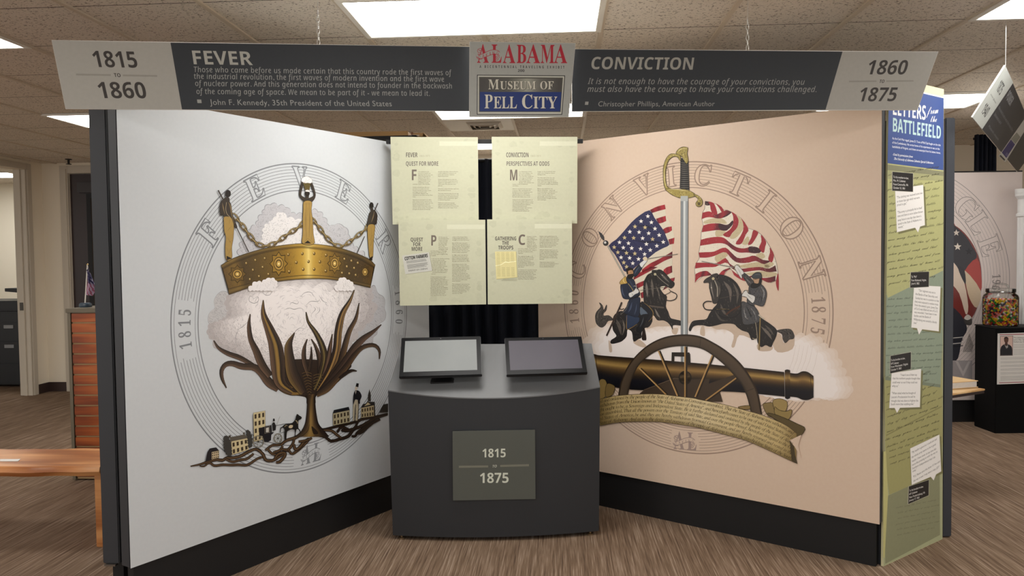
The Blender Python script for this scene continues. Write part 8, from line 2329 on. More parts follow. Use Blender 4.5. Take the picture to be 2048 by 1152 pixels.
for c, r1, r2 in (((445, 930), 10.6, 11.4), ((948, 850), 7.8, 9.2)):
    c = g1_(c)[0]
    for k in range(8):
        a = k * math.pi / 4 + .2
        s.line([c, (c[0] + math.cos(a) * r1, c[1] + math.sin(a) * r2)], .7, '#6b675c')
    s.line(ell(c, r1, r2), 2.0, '#2a2823', closed=True)
    s.up(.4)
    s.line(ell(c, r1, r2), 1.0, '#9c9686', closed=True)
    s.poly(ell(c, 1.6), '#2a2823')
s.up()
s.poly(catmull(g1_((1050, 560), (1110, 500), (1200, 470), (1310, 455), (1390, 370), (1410, 290), (1440, 225), (1500, 270), (1560, 310), (1540, 360), (1480, 390), (1470, 470), (1475, 590), (1520, 640), (1525, 740), (1490, 640), (1420, 620), (1395, 800), (1375, 800), (1380, 630), (1250, 630), (1180, 690), (1165, 870), (1120, 890), (1110, 740), (1120, 640), (1090, 580), (1030, 600), (1020, 690), (1000, 690), (1010, 580)), 2, True), '#191716')
s.up()
s.poly(catmull(g1_((1220, 560), (1260, 510), (1330, 520), (1310, 580), (1250, 590)), 4, True), '#c8b898')
s.line(g1_((1400, 390), (1440, 420), (1450, 470)), 1.4, '#b8a888')
s.line(g1_((1120, 560), (1160, 510), (1190, 530)), 1, '#a89878')
s.up()
# right-hand street
h1_ = O(640, 760, 11.52)
house(h1_((280, 770), (660, 690), (670, 970), (285, 1045)), '#a89f80', 2, 5, (h1_((300, 690), (640, 615), (665, 690), (275, 765)), '#191a1e'))
house(h1_((930, 640), (1220, 580), (1225, 830), (930, 870)), '#b0a17c', 2, 5, (h1_((930, 640), (960, 560), (1150, 500), (1240, 500), (1255, 820), (1220, 830)), '#17181c'))
s.poly(h1_((960, 620), (1080, 480), (1180, 560)), '#16161a')
s.up(.5)
s.poly(h1_((1000, 600), (1080, 510), (1145, 560)), '#b9aa84')
s.poly(h1_((1085, 480), (1085, 350), (1118, 205), (1152, 340), (1150, 490)), '#2c2a26')
s.poly(h1_((1350, 750), (1390, 640), (1440, 560), (1550, 540), (1550, 740)), '#24231f')
s.poly(h1_((820, 70), (875, 80), (860, 165), (800, 150)), '#0f0f13')
s.up(.5)
s.poly(h1_((785, 160), (835, 150), (840, 190), (820, 240), (790, 230)), '#cdbfae')
s.poly(catmull(h1_((770, 270), (820, 235), (890, 260), (940, 370), (900, 470), (900, 540), (870, 540), (855, 460), (790, 450), (770, 550), (745, 550), (745, 400)), 3, True), '#10121a')
s.up(.5)
s.poly(h1_((785, 455), (855, 465), (870, 600), (850, 930), (800, 940), (805, 570), (790, 700), (775, 940), (740, 930), (740, 600)), '#b6ab92')
s.line(h1_((775, 940), (790, 680), (805, 560)), 1.2, '#15151a')
s.line(h1_((855, 470), (868, 640), (850, 930)), 1.2, '#15151a')
s.poly(h1_((790, 260), (820, 245), (800, 330)), '#c8c2b6')
s.up()
s.build('mural_print', INKS, LT)

# ---------------------------------------------------------------- CONVICTION
s = RS
b1, b2, b3, b4 = O(1120, 290, 8.229), O(1340, 290, 8.229), O(1120, 420, 8.229), O(1380, 395, 5.905)
b5, b6, b7, b8, b9 = O(1180, 520, 6.4), O(1360, 520, 6.4), O(1540, 400, 2.505), O(1180, 660, 8.229), O(1400, 660, 8.229)
c3, c4, bF, bS = O(1180, 760, 6.4), O(1400, 760, 6.4), O(1190, 400, 8.231), O(1320, 285, 8.23)
PPE, RGB_ = '#dcc5b0', '#a08878'
s.rect(Rr[0], ZB - RS.p.z, Rr[1], ZT - RS.p.z, PPE)
s.up(2)
ring(s, b1((545, 1150), (850, 770), (1250, 510), (1700, 340), (1975, 290)) + b2((600, 280), (950, 345), (1300, 480), (1700, 720), (1975, 970)) + b7((240, 260), (310, 470), (318, 560), (300, 720)) + c3((400, 560), (700, 760), (1000, 880), (1300, 945)) + c4((300, 930), (700, 800)) + [(1130.9, 618), (1136.4, 669.7)],
     b1((1010, 1145), (1200, 980), (1500, 830), (1720, 745)) + b2((340, 690), (600, 710), (950, 810), (1250, 960)) + b7((100, 230), (165, 430), (170, 560)) + [(1168.4, 605.6), (1171.6, 652.5), (1174.7, 553.7), (1188, 517.2)],
     PPE, RGB_, [('R', ch, p, None, a) for ch, p, a in zip('CONVICTION', [(1153, 540), (1180, 475), (1223, 414), (1284, 362), (1342, 351), (1405.6, 349.5), (1479, 364), (1533, 402), (1583.9, 455.9), (1626, 537)], (.9, .9, .95, .95, 1, .9, 1, 1, .9, .95))]
     + [('R', ch, p, .065, .62) for ch, p in zip('1875', b7((238, 502), (238, 549), (235, 605), (231, 655)))] + [('R', ch, p, .065, .62) for ch, p in zip('1860', [(1151, 641), (1150, 623), (1150.5, 605), (1151, 586)])],
     [((1627, 592), (1631, 668)), ((1150, 575), (1152, 652)), ((1345, 885), (1395, 888))], None)
ring_badge(s, [(1346, 898), (1393, 901), (1347, 862)], '#a8938a', PPE)
s.up()
# powder smoke
sm = [(1170, 700), (1176, 672), (1190, 655), (1215, 648), (1242, 660), (1285, 655), (1335, 648), (1385, 650), (1430, 655), (1490, 655), (1545, 660), (1592, 671), (1632, 674), (1658, 696), (1676, 716), (1690, 752), (1703, 770), (1702, 788), (1682, 797), (1645, 793), (1605, 800), (1540, 790), (1400, 760), (1250, 740), (1180, 730)]
cc = (1440, 735)
for k in range(7):
    f = 1 - k * .03
    s.poly(cloudpath([((x - cc[0]) * f + cc[0], (y - cc[1]) * f + cc[1] + k * 1.0) for x, y in sm], 9, 30 + k), mixc(PPE, '#f4ece8', min(1, (k + 2) / 6)))
    s.up(.6)
s.up()
for x, y in ((1592, 690), (1600, 690), (1608, 692), (1617, 690), (1626, 690), (1636, 700)):
    s.line([(x, y), (x - 6, y + 30), (x - 20, y + 66)], [.3, .5, .2], '#d3c4bc')
# flags
RD, RDD, WH_, TN = '#9c2a33', '#5a1c24', '#ebe4d8', '#b6a276'
def cloth_(A, Bq, st, m=4):
    s.strip(A, Bq, lambda a, t: ramp(st, a), 26, m)
s.poly(bF((900, 165), (1150, 75), (1170, 260), (1275, 440), (1310, 620), (1270, 740), (1275, 1080)) + b5((1060, 130), (1085, 225), (1010, 350), (690, 480), (600, 330), (570, 225)) + bF((890, 950)), '#d9cfba')
s.up()
for A, Bq in (((905, 165, 1020, 110, 1150, 75), (940, 215, 1050, 180, 1165, 150)), ((1005, 310, 1080, 285, 1165, 260), (1045, 390, 1110, 375, 1175, 345)), ((1110, 490, 1180, 450, 1265, 435), (1155, 555, 1215, 535, 1270, 500)), ((1210, 650, 1260, 635, 1310, 620), (1230, 735, 1270, 725, 1300, 720)), ((1275, 845, 1170, 910, 1040, 980, 900, 1050, 770, 1150), (1275, 950, 1150, 1000, 1000, 1085, 900, 1140, 790, 1200)), ((1270, 1080, 1180, 1110, 1130, 1150), (1275, 1190, 1180, 1240, 1130, 1290))):
    A, Bq = bF(*zip(A[::2], A[1::2])), bF(*zip(Bq[::2], Bq[1::2]))
    cloth_(A, Bq, [(0, RDD), (.3, RD), (.55, '#7a2028'), (.8, '#b03038'), (1, RD)])
for A, Bq in (((770, 85, 640, 160, 560, 225), (870, 90, 720, 170, 560, 255)), ((590, 310, 640, 285, 700, 262), (610, 365, 660, 340, 700, 318)), ((1020, 240, 1060, 230, 1088, 222), (930, 390, 1010, 340, 1080, 262)), ((645, 425, 690, 402, 700, 398), (660, 490, 690, 482, 700, 480))):
    cloth_(b5(*zip(A[::2], A[1::2])), b5(*zip(Bq[::2], Bq[1::2])), [(0, RDD), (.5, RD), (1, '#7a2028')])
s.up()
can = bF((230, 750), (350, 650), (480, 510), (600, 370), (740, 250), (900, 168), (980, 290), (1060, 400), (1130, 500), (1190, 640), (1225, 740), (1130, 790), (1000, 860), (890, 950), (780, 1010), (640, 1130), (560, 1180), (480, 1170), (450, 1110), (330, 900))
s.poly(catmull(can, 2, True), '#2e2f52')
s.up()
s.hatch(can, 420, lambda x, y, r: (.75, .2, r.choice(('#24253f', '#3c3d5e', '#42435f')), 1.4), 5, .5, 41)
for f in (((640, 660), (820, 690), (1000, 690), (1180, 720)), ((320, 770), (500, 850), (700, 930)), ((680, 420), (860, 440), (1010, 500))):
    s.line(bF(*f), [1, 5, 1], '#22233a', n=5)
s.up()
def star(c, r, col):
    s.poly([(c[0] + math.sin(k * math.pi / 5) * (r if k % 2 == 0 else r * .42), c[1] - math.cos(k * math.pi / 5) * (r if k % 2 == 0 else r * .42)) for k in range(10)], col)
for i, c in enumerate(bF((872, 268), (760, 350), (930, 368), (660, 438), (825, 452), (990, 472), (575, 523), (728, 530), (886, 548), (1058, 578), (488, 620), (638, 625), (786, 630), (950, 645), (1126, 692), (405, 697), (553, 712), (848, 726), (1020, 756), (318, 778), (468, 785), (606, 793), (752, 803), (912, 824), (378, 862), (520, 872), (658, 882), (818, 892), (430, 945), (572, 955), (718, 972), (475, 1030), (624, 1042), (522, 1100))):
    star(c, 4.8, '#cbb98a' if i in (3, 4, 10, 11, 13, 19, 24, 25, 26, 31, 33) else '#f0ebe2')
s.up()
pole = b3((790, 590), (1070, 1100))
for w, c in ((3.2, '#2a2622'), (2.2, '#d8cfc0'), (.7, '#5a5148')):
    s.line(pole, w, c)
    s.up(.4)
s.poly(b3((630, 345), (690, 385), (730, 440), (735, 500), (710, 500), (670, 450)), '#4a4848')
s.poly(ell(b3((755, 545))[0], 5.6), '#3c3b3b')
s.up()
s.poly(ell(b3((745, 535))[0], 2.4), '#d8d6d2')
# the torn flag on the right
out = b4((180, 45), (230, 50), (300, 75), (370, 110), (400, 150), (440, 150), (490, 170), (545, 205), (600, 240), (650, 300), (675, 360), (740, 380), (800, 405), (850, 445), (900, 510), (950, 590), (990, 680), (1020, 770), (1030, 830), (1045, 930), (1010, 985), (960, 1005), (900, 985), (740, 930), (650, 985), (560, 940), (480, 840), (440, 860), (400, 920), (330, 915), (250, 915), (150, 930), (60, 1005), (60, 910), (55, 830), (80, 770), (110, 720), (105, 650), (120, 570), (130, 500), (135, 410), (160, 330), (140, 250), (150, 180), (175, 130))
s.line(out, .8, '#4a3c34', closed=True)
s.poly(out, '#e6ddcc')
s.up()
for p in (((560, 210), (640, 300), (630, 370), (540, 480), (470, 470), (560, 350), (575, 270)), ((300, 690), (430, 640), (440, 690), (330, 770)), ((600, 800), (850, 760), (930, 830), (620, 830)), ((780, 680), (850, 650), (890, 700), (830, 730)), ((880, 800), (960, 760), (990, 790), (920, 835)), ((660, 900), (850, 870), (1020, 890), (1000, 930), (850, 940)), ((310, 390), (420, 400), (390, 450), (310, 460)), ((615, 545), (680, 460), (700, 500), (680, 555)), ((170, 280), (300, 240), (400, 260), (430, 310), (300, 300), (180, 310))):
    s.blob(b4(*p), '#c7b894', 4)
s.up()
W = [(0, RD), (.35, '#a83038'), (.5, '#5c1d28'), (.7, RD), (1, '#4c1820')]
for A, Bq in (((150, 180, 210, 165, 250, 170, 310, 200, 390, 165, 440, 150, 490, 172), (140, 255, 200, 235, 260, 235, 330, 248, 390, 240, 440, 200, 480, 188)), ((160, 330, 230, 310, 340, 305, 440, 322, 505, 270), (140, 410, 210, 400, 330, 385, 430, 392, 475, 345)),
              ((130, 500, 200, 480, 310, 465, 400, 475, 480, 540, 560, 590, 650, 600, 740, 578, 840, 640), (120, 570, 190, 560, 320, 540, 420, 550, 500, 610, 580, 650, 680, 650, 760, 660, 820, 655)), ((105, 650, 180, 645, 280, 640, 370, 600, 430, 595, 500, 660, 570, 715, 680, 705, 760, 685, 860, 735, 940, 745), (115, 710, 200, 710, 290, 690, 380, 650, 430, 650, 490, 720, 560, 768, 680, 772, 780, 750, 870, 788, 945, 760)),
              ((70, 770, 180, 770, 310, 775, 380, 735, 430, 715, 480, 790, 600, 840, 700, 830, 830, 820, 930, 840, 1010, 800), (60, 840, 160, 825, 300, 820, 360, 790, 440, 770, 500, 840, 600, 882, 720, 870, 830, 860, 930, 882, 1025, 872)), ((65, 905, 130, 875, 200, 868, 250, 903), (60, 1005, 110, 950, 170, 928, 255, 915)), ((490, 850, 560, 905, 650, 942, 740, 922, 850, 948, 930, 945, 1012, 925), (520, 915, 560, 945, 650, 985, 740, 935, 850, 972, 930, 1004, 1010, 985)), ((340, 912, 390, 860, 470, 828), (400, 918, 430, 870, 480, 842))):
    cloth_(b4(*zip(A[::2], A[1::2])), b4(*zip(Bq[::2], Bq[1::2])), W)
s.up()
for p in (((215, 50), (270, 60), (300, 100), (325, 200), (270, 190), (245, 140), (238, 95)), ((310, 72), (370, 110), (402, 158), (375, 172), (350, 130)), ((490, 170), (545, 205), (575, 270), (560, 350), (500, 420), (460, 470), (390, 440), (470, 380), (510, 310), (510, 220)), ((600, 240), (650, 300), (692, 380), (660, 440), (610, 545), (540, 545), (600, 450), (632, 370), (625, 290)), ((750, 385), (805, 410), (795, 450), (735, 545), (685, 555), (725, 470)), ((840, 440), (900, 520), (890, 580), (870, 655), (815, 600), (845, 520)), ((945, 590), (992, 675), (970, 765), (925, 730), (945, 650)), ((1040, 890), (1050, 980), (1045, 1105), (1015, 1010))):
    s.blob(b4(*p), RD, 3)
for p in (((180, 45), (225, 55), (235, 90), (185, 90)), ((345, 310), (440, 325), (505, 270), (505, 320), (430, 390), (350, 375)), ((700, 580), (800, 590), (840, 640), (780, 655), (700, 640)), ((380, 240), (440, 200), (490, 175), (480, 190), (430, 225))):
    s.blob(b4(*p), '#3a1c24', 3)
s.up()
s.hatch(out, 500, lambda x, y, r: (1.5 + r.gauss(0, .2), .2, r.choice(('#7a2a30', '#b8ac98', '#5a2a2c')), .7), 3.5, .3, 44)
s.up()
# horses and riders
HB2, HM, HL = '#262322', '#4a4541', '#7b736b'
GY1, GY2 = '#4b4b4e', '#8b8b8c'
def body(m, p, col, sh=(), n=3, edge='#141212'):
    q = catmull(m(*p), n, True)
    s.line(q, .9, edge, closed=True)
    s.poly(q, col)
    s.up()
    for f, w, c in sh:
        s.line(m(*f), [.3, w, w * .8, .3], c, n=4)
    s.up()
    if col in (HB2, GY1, HM):
        s.hatch(q, 150, lambda x, y, r: (1.3 + r.gauss(0, .3), .3, r.choice(('#6d655e', '#544d47', '#151313', '#3a3532')), 1), 4, .6, len(p))
        s.up()
BG = '#cdb8a4'
for m, p in ((b5, ((240, 1030), (272, 1070), (285, 1170), (250, 1170))), (b5, ((555, 1045), (620, 1010), (720, 1090), (690, 1120), (600, 1090))), (b5, ((730, 860), (790, 760), (850, 730), (960, 790), (1050, 840), (940, 850), (860, 850), (740, 880))), (b5, ((1050, 880), (1130, 870), (1110, 950), (1060, 940))), (b6, ((400, 840), (560, 800), (700, 820), (830, 890), (950, 960), (930, 1010), (760, 960), (700, 1110), (660, 1100), (690, 960), (580, 890), (470, 890))), (b6, ((270, 860), (310, 850), (320, 970), (260, 950))), (b6, ((1000, 1070), (1180, 1100), (1160, 1160), (1010, 1160))), (b6, ((1180, 1040), (1260, 940), (1310, 990), (1330, 1060), (1400, 1020), (1465, 990), (1440, 1140), (1250, 1180)))):
    s.blob(m(*p), BG, 3)
s.up()
body(b5, ((290, 750), (240, 710), (180, 715), (175, 680), (210, 640), (215, 570), (180, 640), (160, 580), (120, 545), (140, 600), (90, 660), (70, 720), (80, 800), (120, 850), (160, 860), (200, 830), (230, 780), (285, 770)), HM, ((((150, 620), (100, 700), (110, 800)), 1.6, HL), (((230, 740), (160, 760), (120, 800)), 1.5, '#1c1a19'), (((190, 620), (150, 700), (160, 740)), 1.2, '#1c1a19')))
body(b5, ((330, 690), (300, 740), (290, 820), (300, 900), (340, 960), (330, 990), (270, 1030), (280, 1070), (380, 1050), (430, 1020), (470, 970), (480, 890), (540, 920), (560, 1040), (620, 1010), (660, 990), (660, 930), (700, 870), (760, 850), (800, 740), (700, 560), (600, 560), (470, 660), (400, 655)), HB2, ((((340, 760), (380, 860), (400, 960)), 7, '#5a524b'), (((420, 760), (440, 860), (420, 960)), 4, '#6d645b'), (((560, 950), (600, 960), (640, 950)), 3, '#15161c')))
body(b5, ((690, 290), (700, 260), (740, 190), (790, 165), (800, 132), (860, 130), (890, 122), (940, 145), (1000, 210), (1040, 260), (1080, 290), (1075, 330), (1040, 360), (1010, 350), (960, 330), (905, 340), (900, 370), (940, 430), (985, 470), (970, 590), (1000, 660), (1030, 740), (1080, 760), (1175, 785), (1175, 835), (1100, 830), (1060, 840), (1060, 890), (1040, 850), (1000, 800), (940, 770), (870, 770), (830, 720), (800, 690), (760, 620), (700, 560), (690, 500), (685, 400)), HB2,
     ((((720, 280), (730, 380), (740, 480)), 5, HL), (((790, 240), (800, 360), (810, 480)), 5, '#6a625a'), (((850, 330), (880, 420), (900, 520)), 3, '#6a625a'), (((830, 620), (870, 700), (900, 740)), 4, HL), (((900, 170), (960, 230), (1020, 290)), 4, '#6d665f'), (((780, 160), (720, 260), (700, 400)), 2, '#12100f')))
NV, NVL = '#222a3c', '#465067'
body(b5, ((470, 700), (640, 740), (600, 820), (475, 885), (465, 800)), '#2b3850', ((((475, 705), (470, 800), (476, 885), (540, 862), (605, 820)), 1, '#a8884a'),))
body(b5, ((660, 530), (740, 590), (805, 670), (790, 760), (740, 790), (700, 700)), '#1c1e24', ((((690, 545), (760, 600), (808, 665), (800, 730), (750, 790)), 1, '#a8884a'),))
body(b5, ((400, 310), (440, 225), (500, 230), (560, 250), (590, 330), (625, 380), (640, 440), (600, 480), (500, 500), (430, 490), (405, 430), (393, 350)), NV, ((((410, 340), (420, 420), (450, 470)), 3, NVL), (((500, 250), (540, 320), (570, 400)), 2, '#384258'), (((480, 330), (500, 400), (520, 440)), 2, '#161c2a')))
body(b5, ((500, 520), (560, 490), (640, 480), (640, 560), (635, 700), (600, 730), (540, 715), (430, 670), (470, 600)), NV, ((((540, 540), (520, 620), (490, 670)), 3, NVL), (((600, 560), (590, 640), (570, 700)), 2, NVL)))
body(b5, ((645, 600), (700, 640), (742, 690), (650, 705)), '#5a6674')
body(b5, ((650, 712), (752, 697), (720, 770), (680, 850), (660, 930), (615, 920), (600, 880), (630, 820)), '#17181b', ((((690, 730), (670, 800), (640, 860)), 2, '#4a4d52'),))
body(b5, ((680, 890), (700, 880), (722, 1010), (700, 1025), (668, 1010)), '#2a1f1a')
body(b5, ((548, 165), (590, 100), (645, 50), (672, 95), (630, 165), (575, 215)), NV, ((((640, 80), (600, 130), (570, 190)), 2, NVL),))
body(b5, ((636, 48), (690, 5), (720, -20), (735, 8), (690, 70), (664, 98)), '#dcdcdc')
body(b5, ((470, 130), (490, 100), (540, 105), (556, 130), (540, 135), (500, 135), (480, 190)), '#231a14', n=2)
body(b5, ((488, 140), (545, 130), (556, 165), (545, 195), (500, 200)), '#b88a62', ((((512, 158), (528, 155), (544, 156)), 1, '#3a2618'),), 2)
body(b5, ((490, 192), (556, 178), (550, 220), (510, 240), (480, 222)), '#1a1412', n=3)
body(b5, ((380, 290), (420, 240), (465, 208), (468, 260), (482, 296), (430, 306), (400, 312)), '#bd9b52', ((((430, 230), (430, 270), (460, 300)), 1, '#efdc9c'),), 2)
body(b5, ((498, 428), (560, 398), (590, 362), (628, 392), (620, 420), (580, 440), (520, 480)), '#d9d7d2', ((((530, 430), (550, 440), (540, 460)), 1, '#8a8880'),))
for p, w, c in (((410, 540, 372, 630, 215, 970), 3.4, '#3f322c'), ((375, 610, 400, 632, 440, 622), 1.6, '#1f1c1c'), ((490, 300, 530, 350, 560, 400), 1, '#b09a5c'), ((500, 505, 560, 485, 640, 440), 2.4, '#14161c'), ((640, 388, 820, 365, 1000, 345), .8, '#6a625a'), ((735, 512, 900, 470, 1030, 410, 1010, 370), 1.2, '#2a2624'), ((1040, 400, 1110, 440, 1100, 495, 1040, 520, 978, 514), 1.8, '#2a2624'), ((760, 585, 860, 600, 950, 610), 3, '#5a5048'), ((845, 150, 850, 250, 870, 310), 1, '#141212'), ((840, 180, 920, 260, 1010, 330), 1, '#8a8278'), ((560, 335, 590, 335, 600, 380), 1, '#b0aca4'), ((500, 545, 460, 640, 390, 700), 1, '#6d6a66')):
    s.line(b5(*zip(p[::2], p[1::2])), w, c, n=4)
s.up()
s.poly(ell(b5((836, 182))[0], 2.6), '#b8ae8e')
s.poly(ell(b5((930, 195))[0], 1.1), '#b8aea0')
s.line(b3((1440, 805), (1940, 725)), 1.5, '#8a857c')
s.line(b3((1440, 803), (1940, 723)), .7, '#eee8dc')
s.poly(catmull(b3((1365, 800), (1400, 765), (1440, 790), (1430, 830), (1390, 830)), 3, True), '#d8c8a8')
s.up()
# right rider
body(b6, ((1240, 905), (1330, 885), (1420, 890), (1462, 960), (1452, 1005), (1400, 1015), (1350, 1060), (1320, 1010), (1310, 950), (1270, 925)), HM, ((((1300, 900), (1370, 930), (1380, 1010)), 1.6, '#1c1a19'), (((1370, 900), (1430, 950), (1430, 1000)), 1.4, '#1c1a19'), (((1340, 900), (1400, 940), (1405, 1000)), .8, HL)))
body(b6, ((480, 200), (560, 195), (650, 230), (730, 300), (780, 400), (790, 480), (785, 560), (820, 640), (900, 700), (1000, 720), (1080, 770), (1170, 830), (1240, 900), (1225, 990), (1190, 1060), (1165, 1112), (1100, 1085), (1045, 1112), (1000, 1060), (985, 1000), (920, 1020), (880, 930), (800, 900), (740, 860), (690, 815), (560, 810), (480, 830), (380, 848), (300, 832), (220, 832), (165, 855), (135, 910), (118, 880), (160, 790), (240, 770), (340, 758), (380, 690), (430, 620), (480, 560), (500, 480), (500, 320)), HB2,
     ((((560, 270), (640, 380), (650, 540)), 7, '#6a6058'), (((680, 290), (740, 420), (730, 560)), 5, '#5c544c'), (((520, 560), (560, 660), (620, 720)), 5, '#5a524b'), (((450, 650), (520, 760), (600, 780)), 4, '#4c4640'), (((1040, 850), (1130, 940), (1180, 1020)), 6, '#6d645c'), (((1090, 830), (1160, 900), (1200, 960)), 4, '#5a524b'), (((250, 790), (330, 790), (440, 810)), 2, '#15161c'), (((560, 210), (700, 290), (775, 440)), 2, '#100e0e'), (((650, 700), (760, 600), (780, 520)), 2, '#3c2a1e')))
body(b6, ((305, 290), (330, 245), (390, 210), (410, 190), (470, 172), (490, 190), (470, 240), (520, 300), (534, 360), (520, 430), (500, 500), (480, 545), (430, 555), (412, 500), (400, 430), (378, 360), (372, 290)), '#3a3532', ((((400, 280), (410, 380), (440, 500)), 3, HL), (((500, 330), (510, 400), (490, 470)), 3, '#5c554e'), (((375, 330), (395, 430), (420, 520)), 1.2, '#141212')))
for p, w, c in (((410, 530, 340, 530, 300, 570, 330, 630, 420, 640), 2.2, '#26221f'), ((510, 490, 650, 465, 800, 435), .9, '#4a4038'), ((440, 630, 560, 630, 650, 635), 2.6, '#1a1716'), ((470, 630, 560, 628, 640, 632), .7, '#b09a6c'), ((590, 700, 670, 640, 770, 590), 3.4, '#4a2c1c'), ((780, 500, 775, 650, 700, 730, 560, 735, 490, 690), 1.4, '#141212'), ((445, 260, 480, 350, 480, 470), 1.4, '#b3aa98'), ((430, 260, 440, 300, 455, 370), 1, '#141212')):
    s.line(b6(*zip(p[::2], p[1::2])), w, c, n=4)
s.poly(ell(b6((428, 238))[0], 2.8), '#c0b48e')
s.poly(ell(b6((405, 355))[0], 1.1), '#c8c0b4')
s.up()
body(b6, ((800, 530), (880, 560), (960, 600), (1010, 680), (1022, 780), (940, 815), (830, 825), (800, 770), (790, 600)), GY1, ((((850, 590), (900, 690), (930, 790)), 3, '#26282c'), (((900, 600), (960, 690), (980, 780)), 1.6, GY2), (((820, 620), (840, 720), (870, 760)), 2, '#9a9a98')))
body(b6, ((890, 330), (940, 290), (1040, 310), (1100, 380), (1110, 460), (1080, 570), (1040, 590), (960, 565), (940, 590), (880, 560), (860, 520), (880, 420)), GY1, ((((1040, 340), (1080, 420), (1060, 520)), 3, GY2), (((1000, 360), (960, 420), (920, 460)), 1.4, '#26282c'), (((1030, 450), (1050, 500), (1030, 560)), 2, '#2a2c30'), (((905, 380), (900, 430), (890, 500)), 2, '#2a2c30')))
body(b6, ((795, 195), (830, 168), (930, 255), (940, 300), (890, 335), (850, 275)), GY1, ((((820, 200), (870, 260), (910, 300)), 2, GY2),))
body(b6, ((700, 90), (738, 68), (822, 160), (795, 190), (792, 240), (740, 170)), '#d8d6d2', ((((740, 100), (770, 150), (790, 200)), 1, '#9a988f'),))
body(b6, ((800, 430), (850, 388), (880, 430), (962, 470), (932, 552), (850, 475), (800, 462)), '#dad8d3', ((((860, 440), (890, 470), (930, 500)), 1, '#96948c'),))
body(b6, ((948, 230), (1022, 235), (1024, 290), (965, 305), (945, 270)), '#b59274', ((((950, 250), (970, 248), (990, 250)), 1, '#3a2a20'),), 2)
body(b6, ((908, 345), (925, 300), (970, 300), (1005, 310), (1024, 240), (1046, 240), (1040, 300), (1000, 345), (950, 360)), '#1c1816', n=3)
body(b6, ((920, 215), (945, 180), (985, 158), (1036, 165), (1050, 215), (1040, 232), (960, 238)), '#3d4044', ((((960, 190), (1000, 185), (1040, 195)), 1, '#6a6d70'),))
for p, w, c in (((280, 15, 690, 95), 1.8, '#7d7870'), ((280, 13, 690, 93), .8, '#efe9dd'), ((700, 125, 712, 70, 750, 60, 770, 90), 1.2, '#8a8468'), ((1030, 740, 1024, 900, 1015, 1150), 2.4, '#8a7448'), ((970, 800, 985, 900, 990, 1010, 930, 1000), 1, '#b0a48c'), ((800, 440, 830, 390, 880, 390), 1, '#6a6458'), ((860, 540, 900, 570, 960, 590), 1.4, '#22242a'), ((1010, 700, 1060, 740, 1085, 755), 3, '#c8bca8')):
    s.line(b6(*zip(p[::2], p[1::2])), w, c, n=3)
s.up()
# sabre
steel = lambda a, t: ramp([(0, '#5d6266'), (.16, '#9aa0a2'), (.3, '#6f7578'), (.42, '#dfe2e0'), (.62, '#c6cac9'), (.74, '#7c8286'), (.86, '#b0b5b6'), (1, '#4e5458')], t)
s.strip([(1362, 390), (1361.5, 530), (1362.5, 745)], [(1377, 390), (1376.5, 530), (1375.5, 745)], steel, 12, 10, smooth=False)
s.up()
gr = bS((340, 255), (470, 270), (478, 500), (488, 785), (330, 755), (338, 500))
s.poly(gr, '#23201f')
s.up()
for k in range(14):
    y = 330 + k * 34
    s.line(bS((338, y), (400, y + 8), (484, y + 3)), [.5, 1.5, .5], '#6d6a64', n=3)
BRS_ = '#a2914e'
for p in (((262, 190), (180, 190), (110, 260), (62, 400), (58, 560), (75, 720), (130, 790), (200, 770), (120, 720), (95, 560), (108, 400), (150, 290), (220, 235), (290, 240), (335, 300), (345, 240), (310, 190)), ((268, 180), (310, 110), (380, 74), (455, 85), (462, 120), (450, 180), (468, 280), (450, 345), (420, 330), (385, 260), (340, 215)), ((95, 765), (250, 770), (400, 770), (520, 810), (600, 870), (560, 890), (470, 910), (330, 910), (200, 860), (120, 800)), ((560, 850), (640, 880), (695, 940), (700, 1010), (660, 1055), (610, 1045), (595, 1000), (620, 960), (630, 930), (590, 890))):
    q = catmull(bS(*p), 4, True)
    s.line(q, 1, '#2e2814', closed=True)
    s.poly(q, BRS_)
    s.up()
    s.hatch(q, 46, lambda x, y, r: (r.uniform(0, 6.3), 1.4, r.choice(('#4a4020', '#d9cc8c', '#6d6030')), 1), 3, .6, 50)
    s.up()
s.line(bS((295, 165), (350, 110), (450, 100)), [.5, 1.2, .5], '#e2d69c', n=4)
s.line(bS((80, 420), (76, 600), (110, 740)), [.4, 1.3, .4], '#ded29a', n=4)
s.line(bS((130, 775), (300, 775), (470, 800)), [.4, 1.2, .4], '#e0d4a0', n=4)
s.poly(bS((345, 880), (465, 880), (465, 965), (345, 965)), '#b0b4b2')
s.poly(ell(bS((648, 1010))[0], 3), '#5a4e26')
s.up()
# cannon
brass = lambda a, t: ramp([(0, '#1e1712'), (.12, '#46341f'), (.27, mixc('#9a7846', '#bf9e58', abs(2 * a - 1))), (.38, '#6b5231'), (.55, '#32271c'), (.7, '#16161d'), (.9, '#121218'), (1, '#0f0e10')], t)
bt = b8((0, 395), (60, 375), (120, 410), (680, 455), (1240, 500), (1900, 556)) + b9((740, 620), (1390, 690))
bb = b8((0, 760), (140, 860), (420, 940), (880, 990)) + b9((420, 1010), (1000, 1055), (1400, 1095))
s.strip(bt, bb, brass, 40, 14)
s.up()
s.strip(b9((1485, 705), (1600, 715), (1690, 678), (1780, 690), (1872, 755)), b9((1485, 1095), (1600, 1108), (1700, 1148), (1790, 1148), (1872, 1110)), brass, 20, 14)
s.up()
s.strip(b9((1400, 660), (1440, 648), (1488, 660)), b9((1405, 1120), (1445, 1136), (1488, 1118)), brass, 8, 14)
s.line(b9((1820, 730), (1835, 930), (1820, 1130)), .8, '#1c140e')
s.line(b8((100, 400), (112, 600), (128, 840)), 1.2, '#2a1c12')
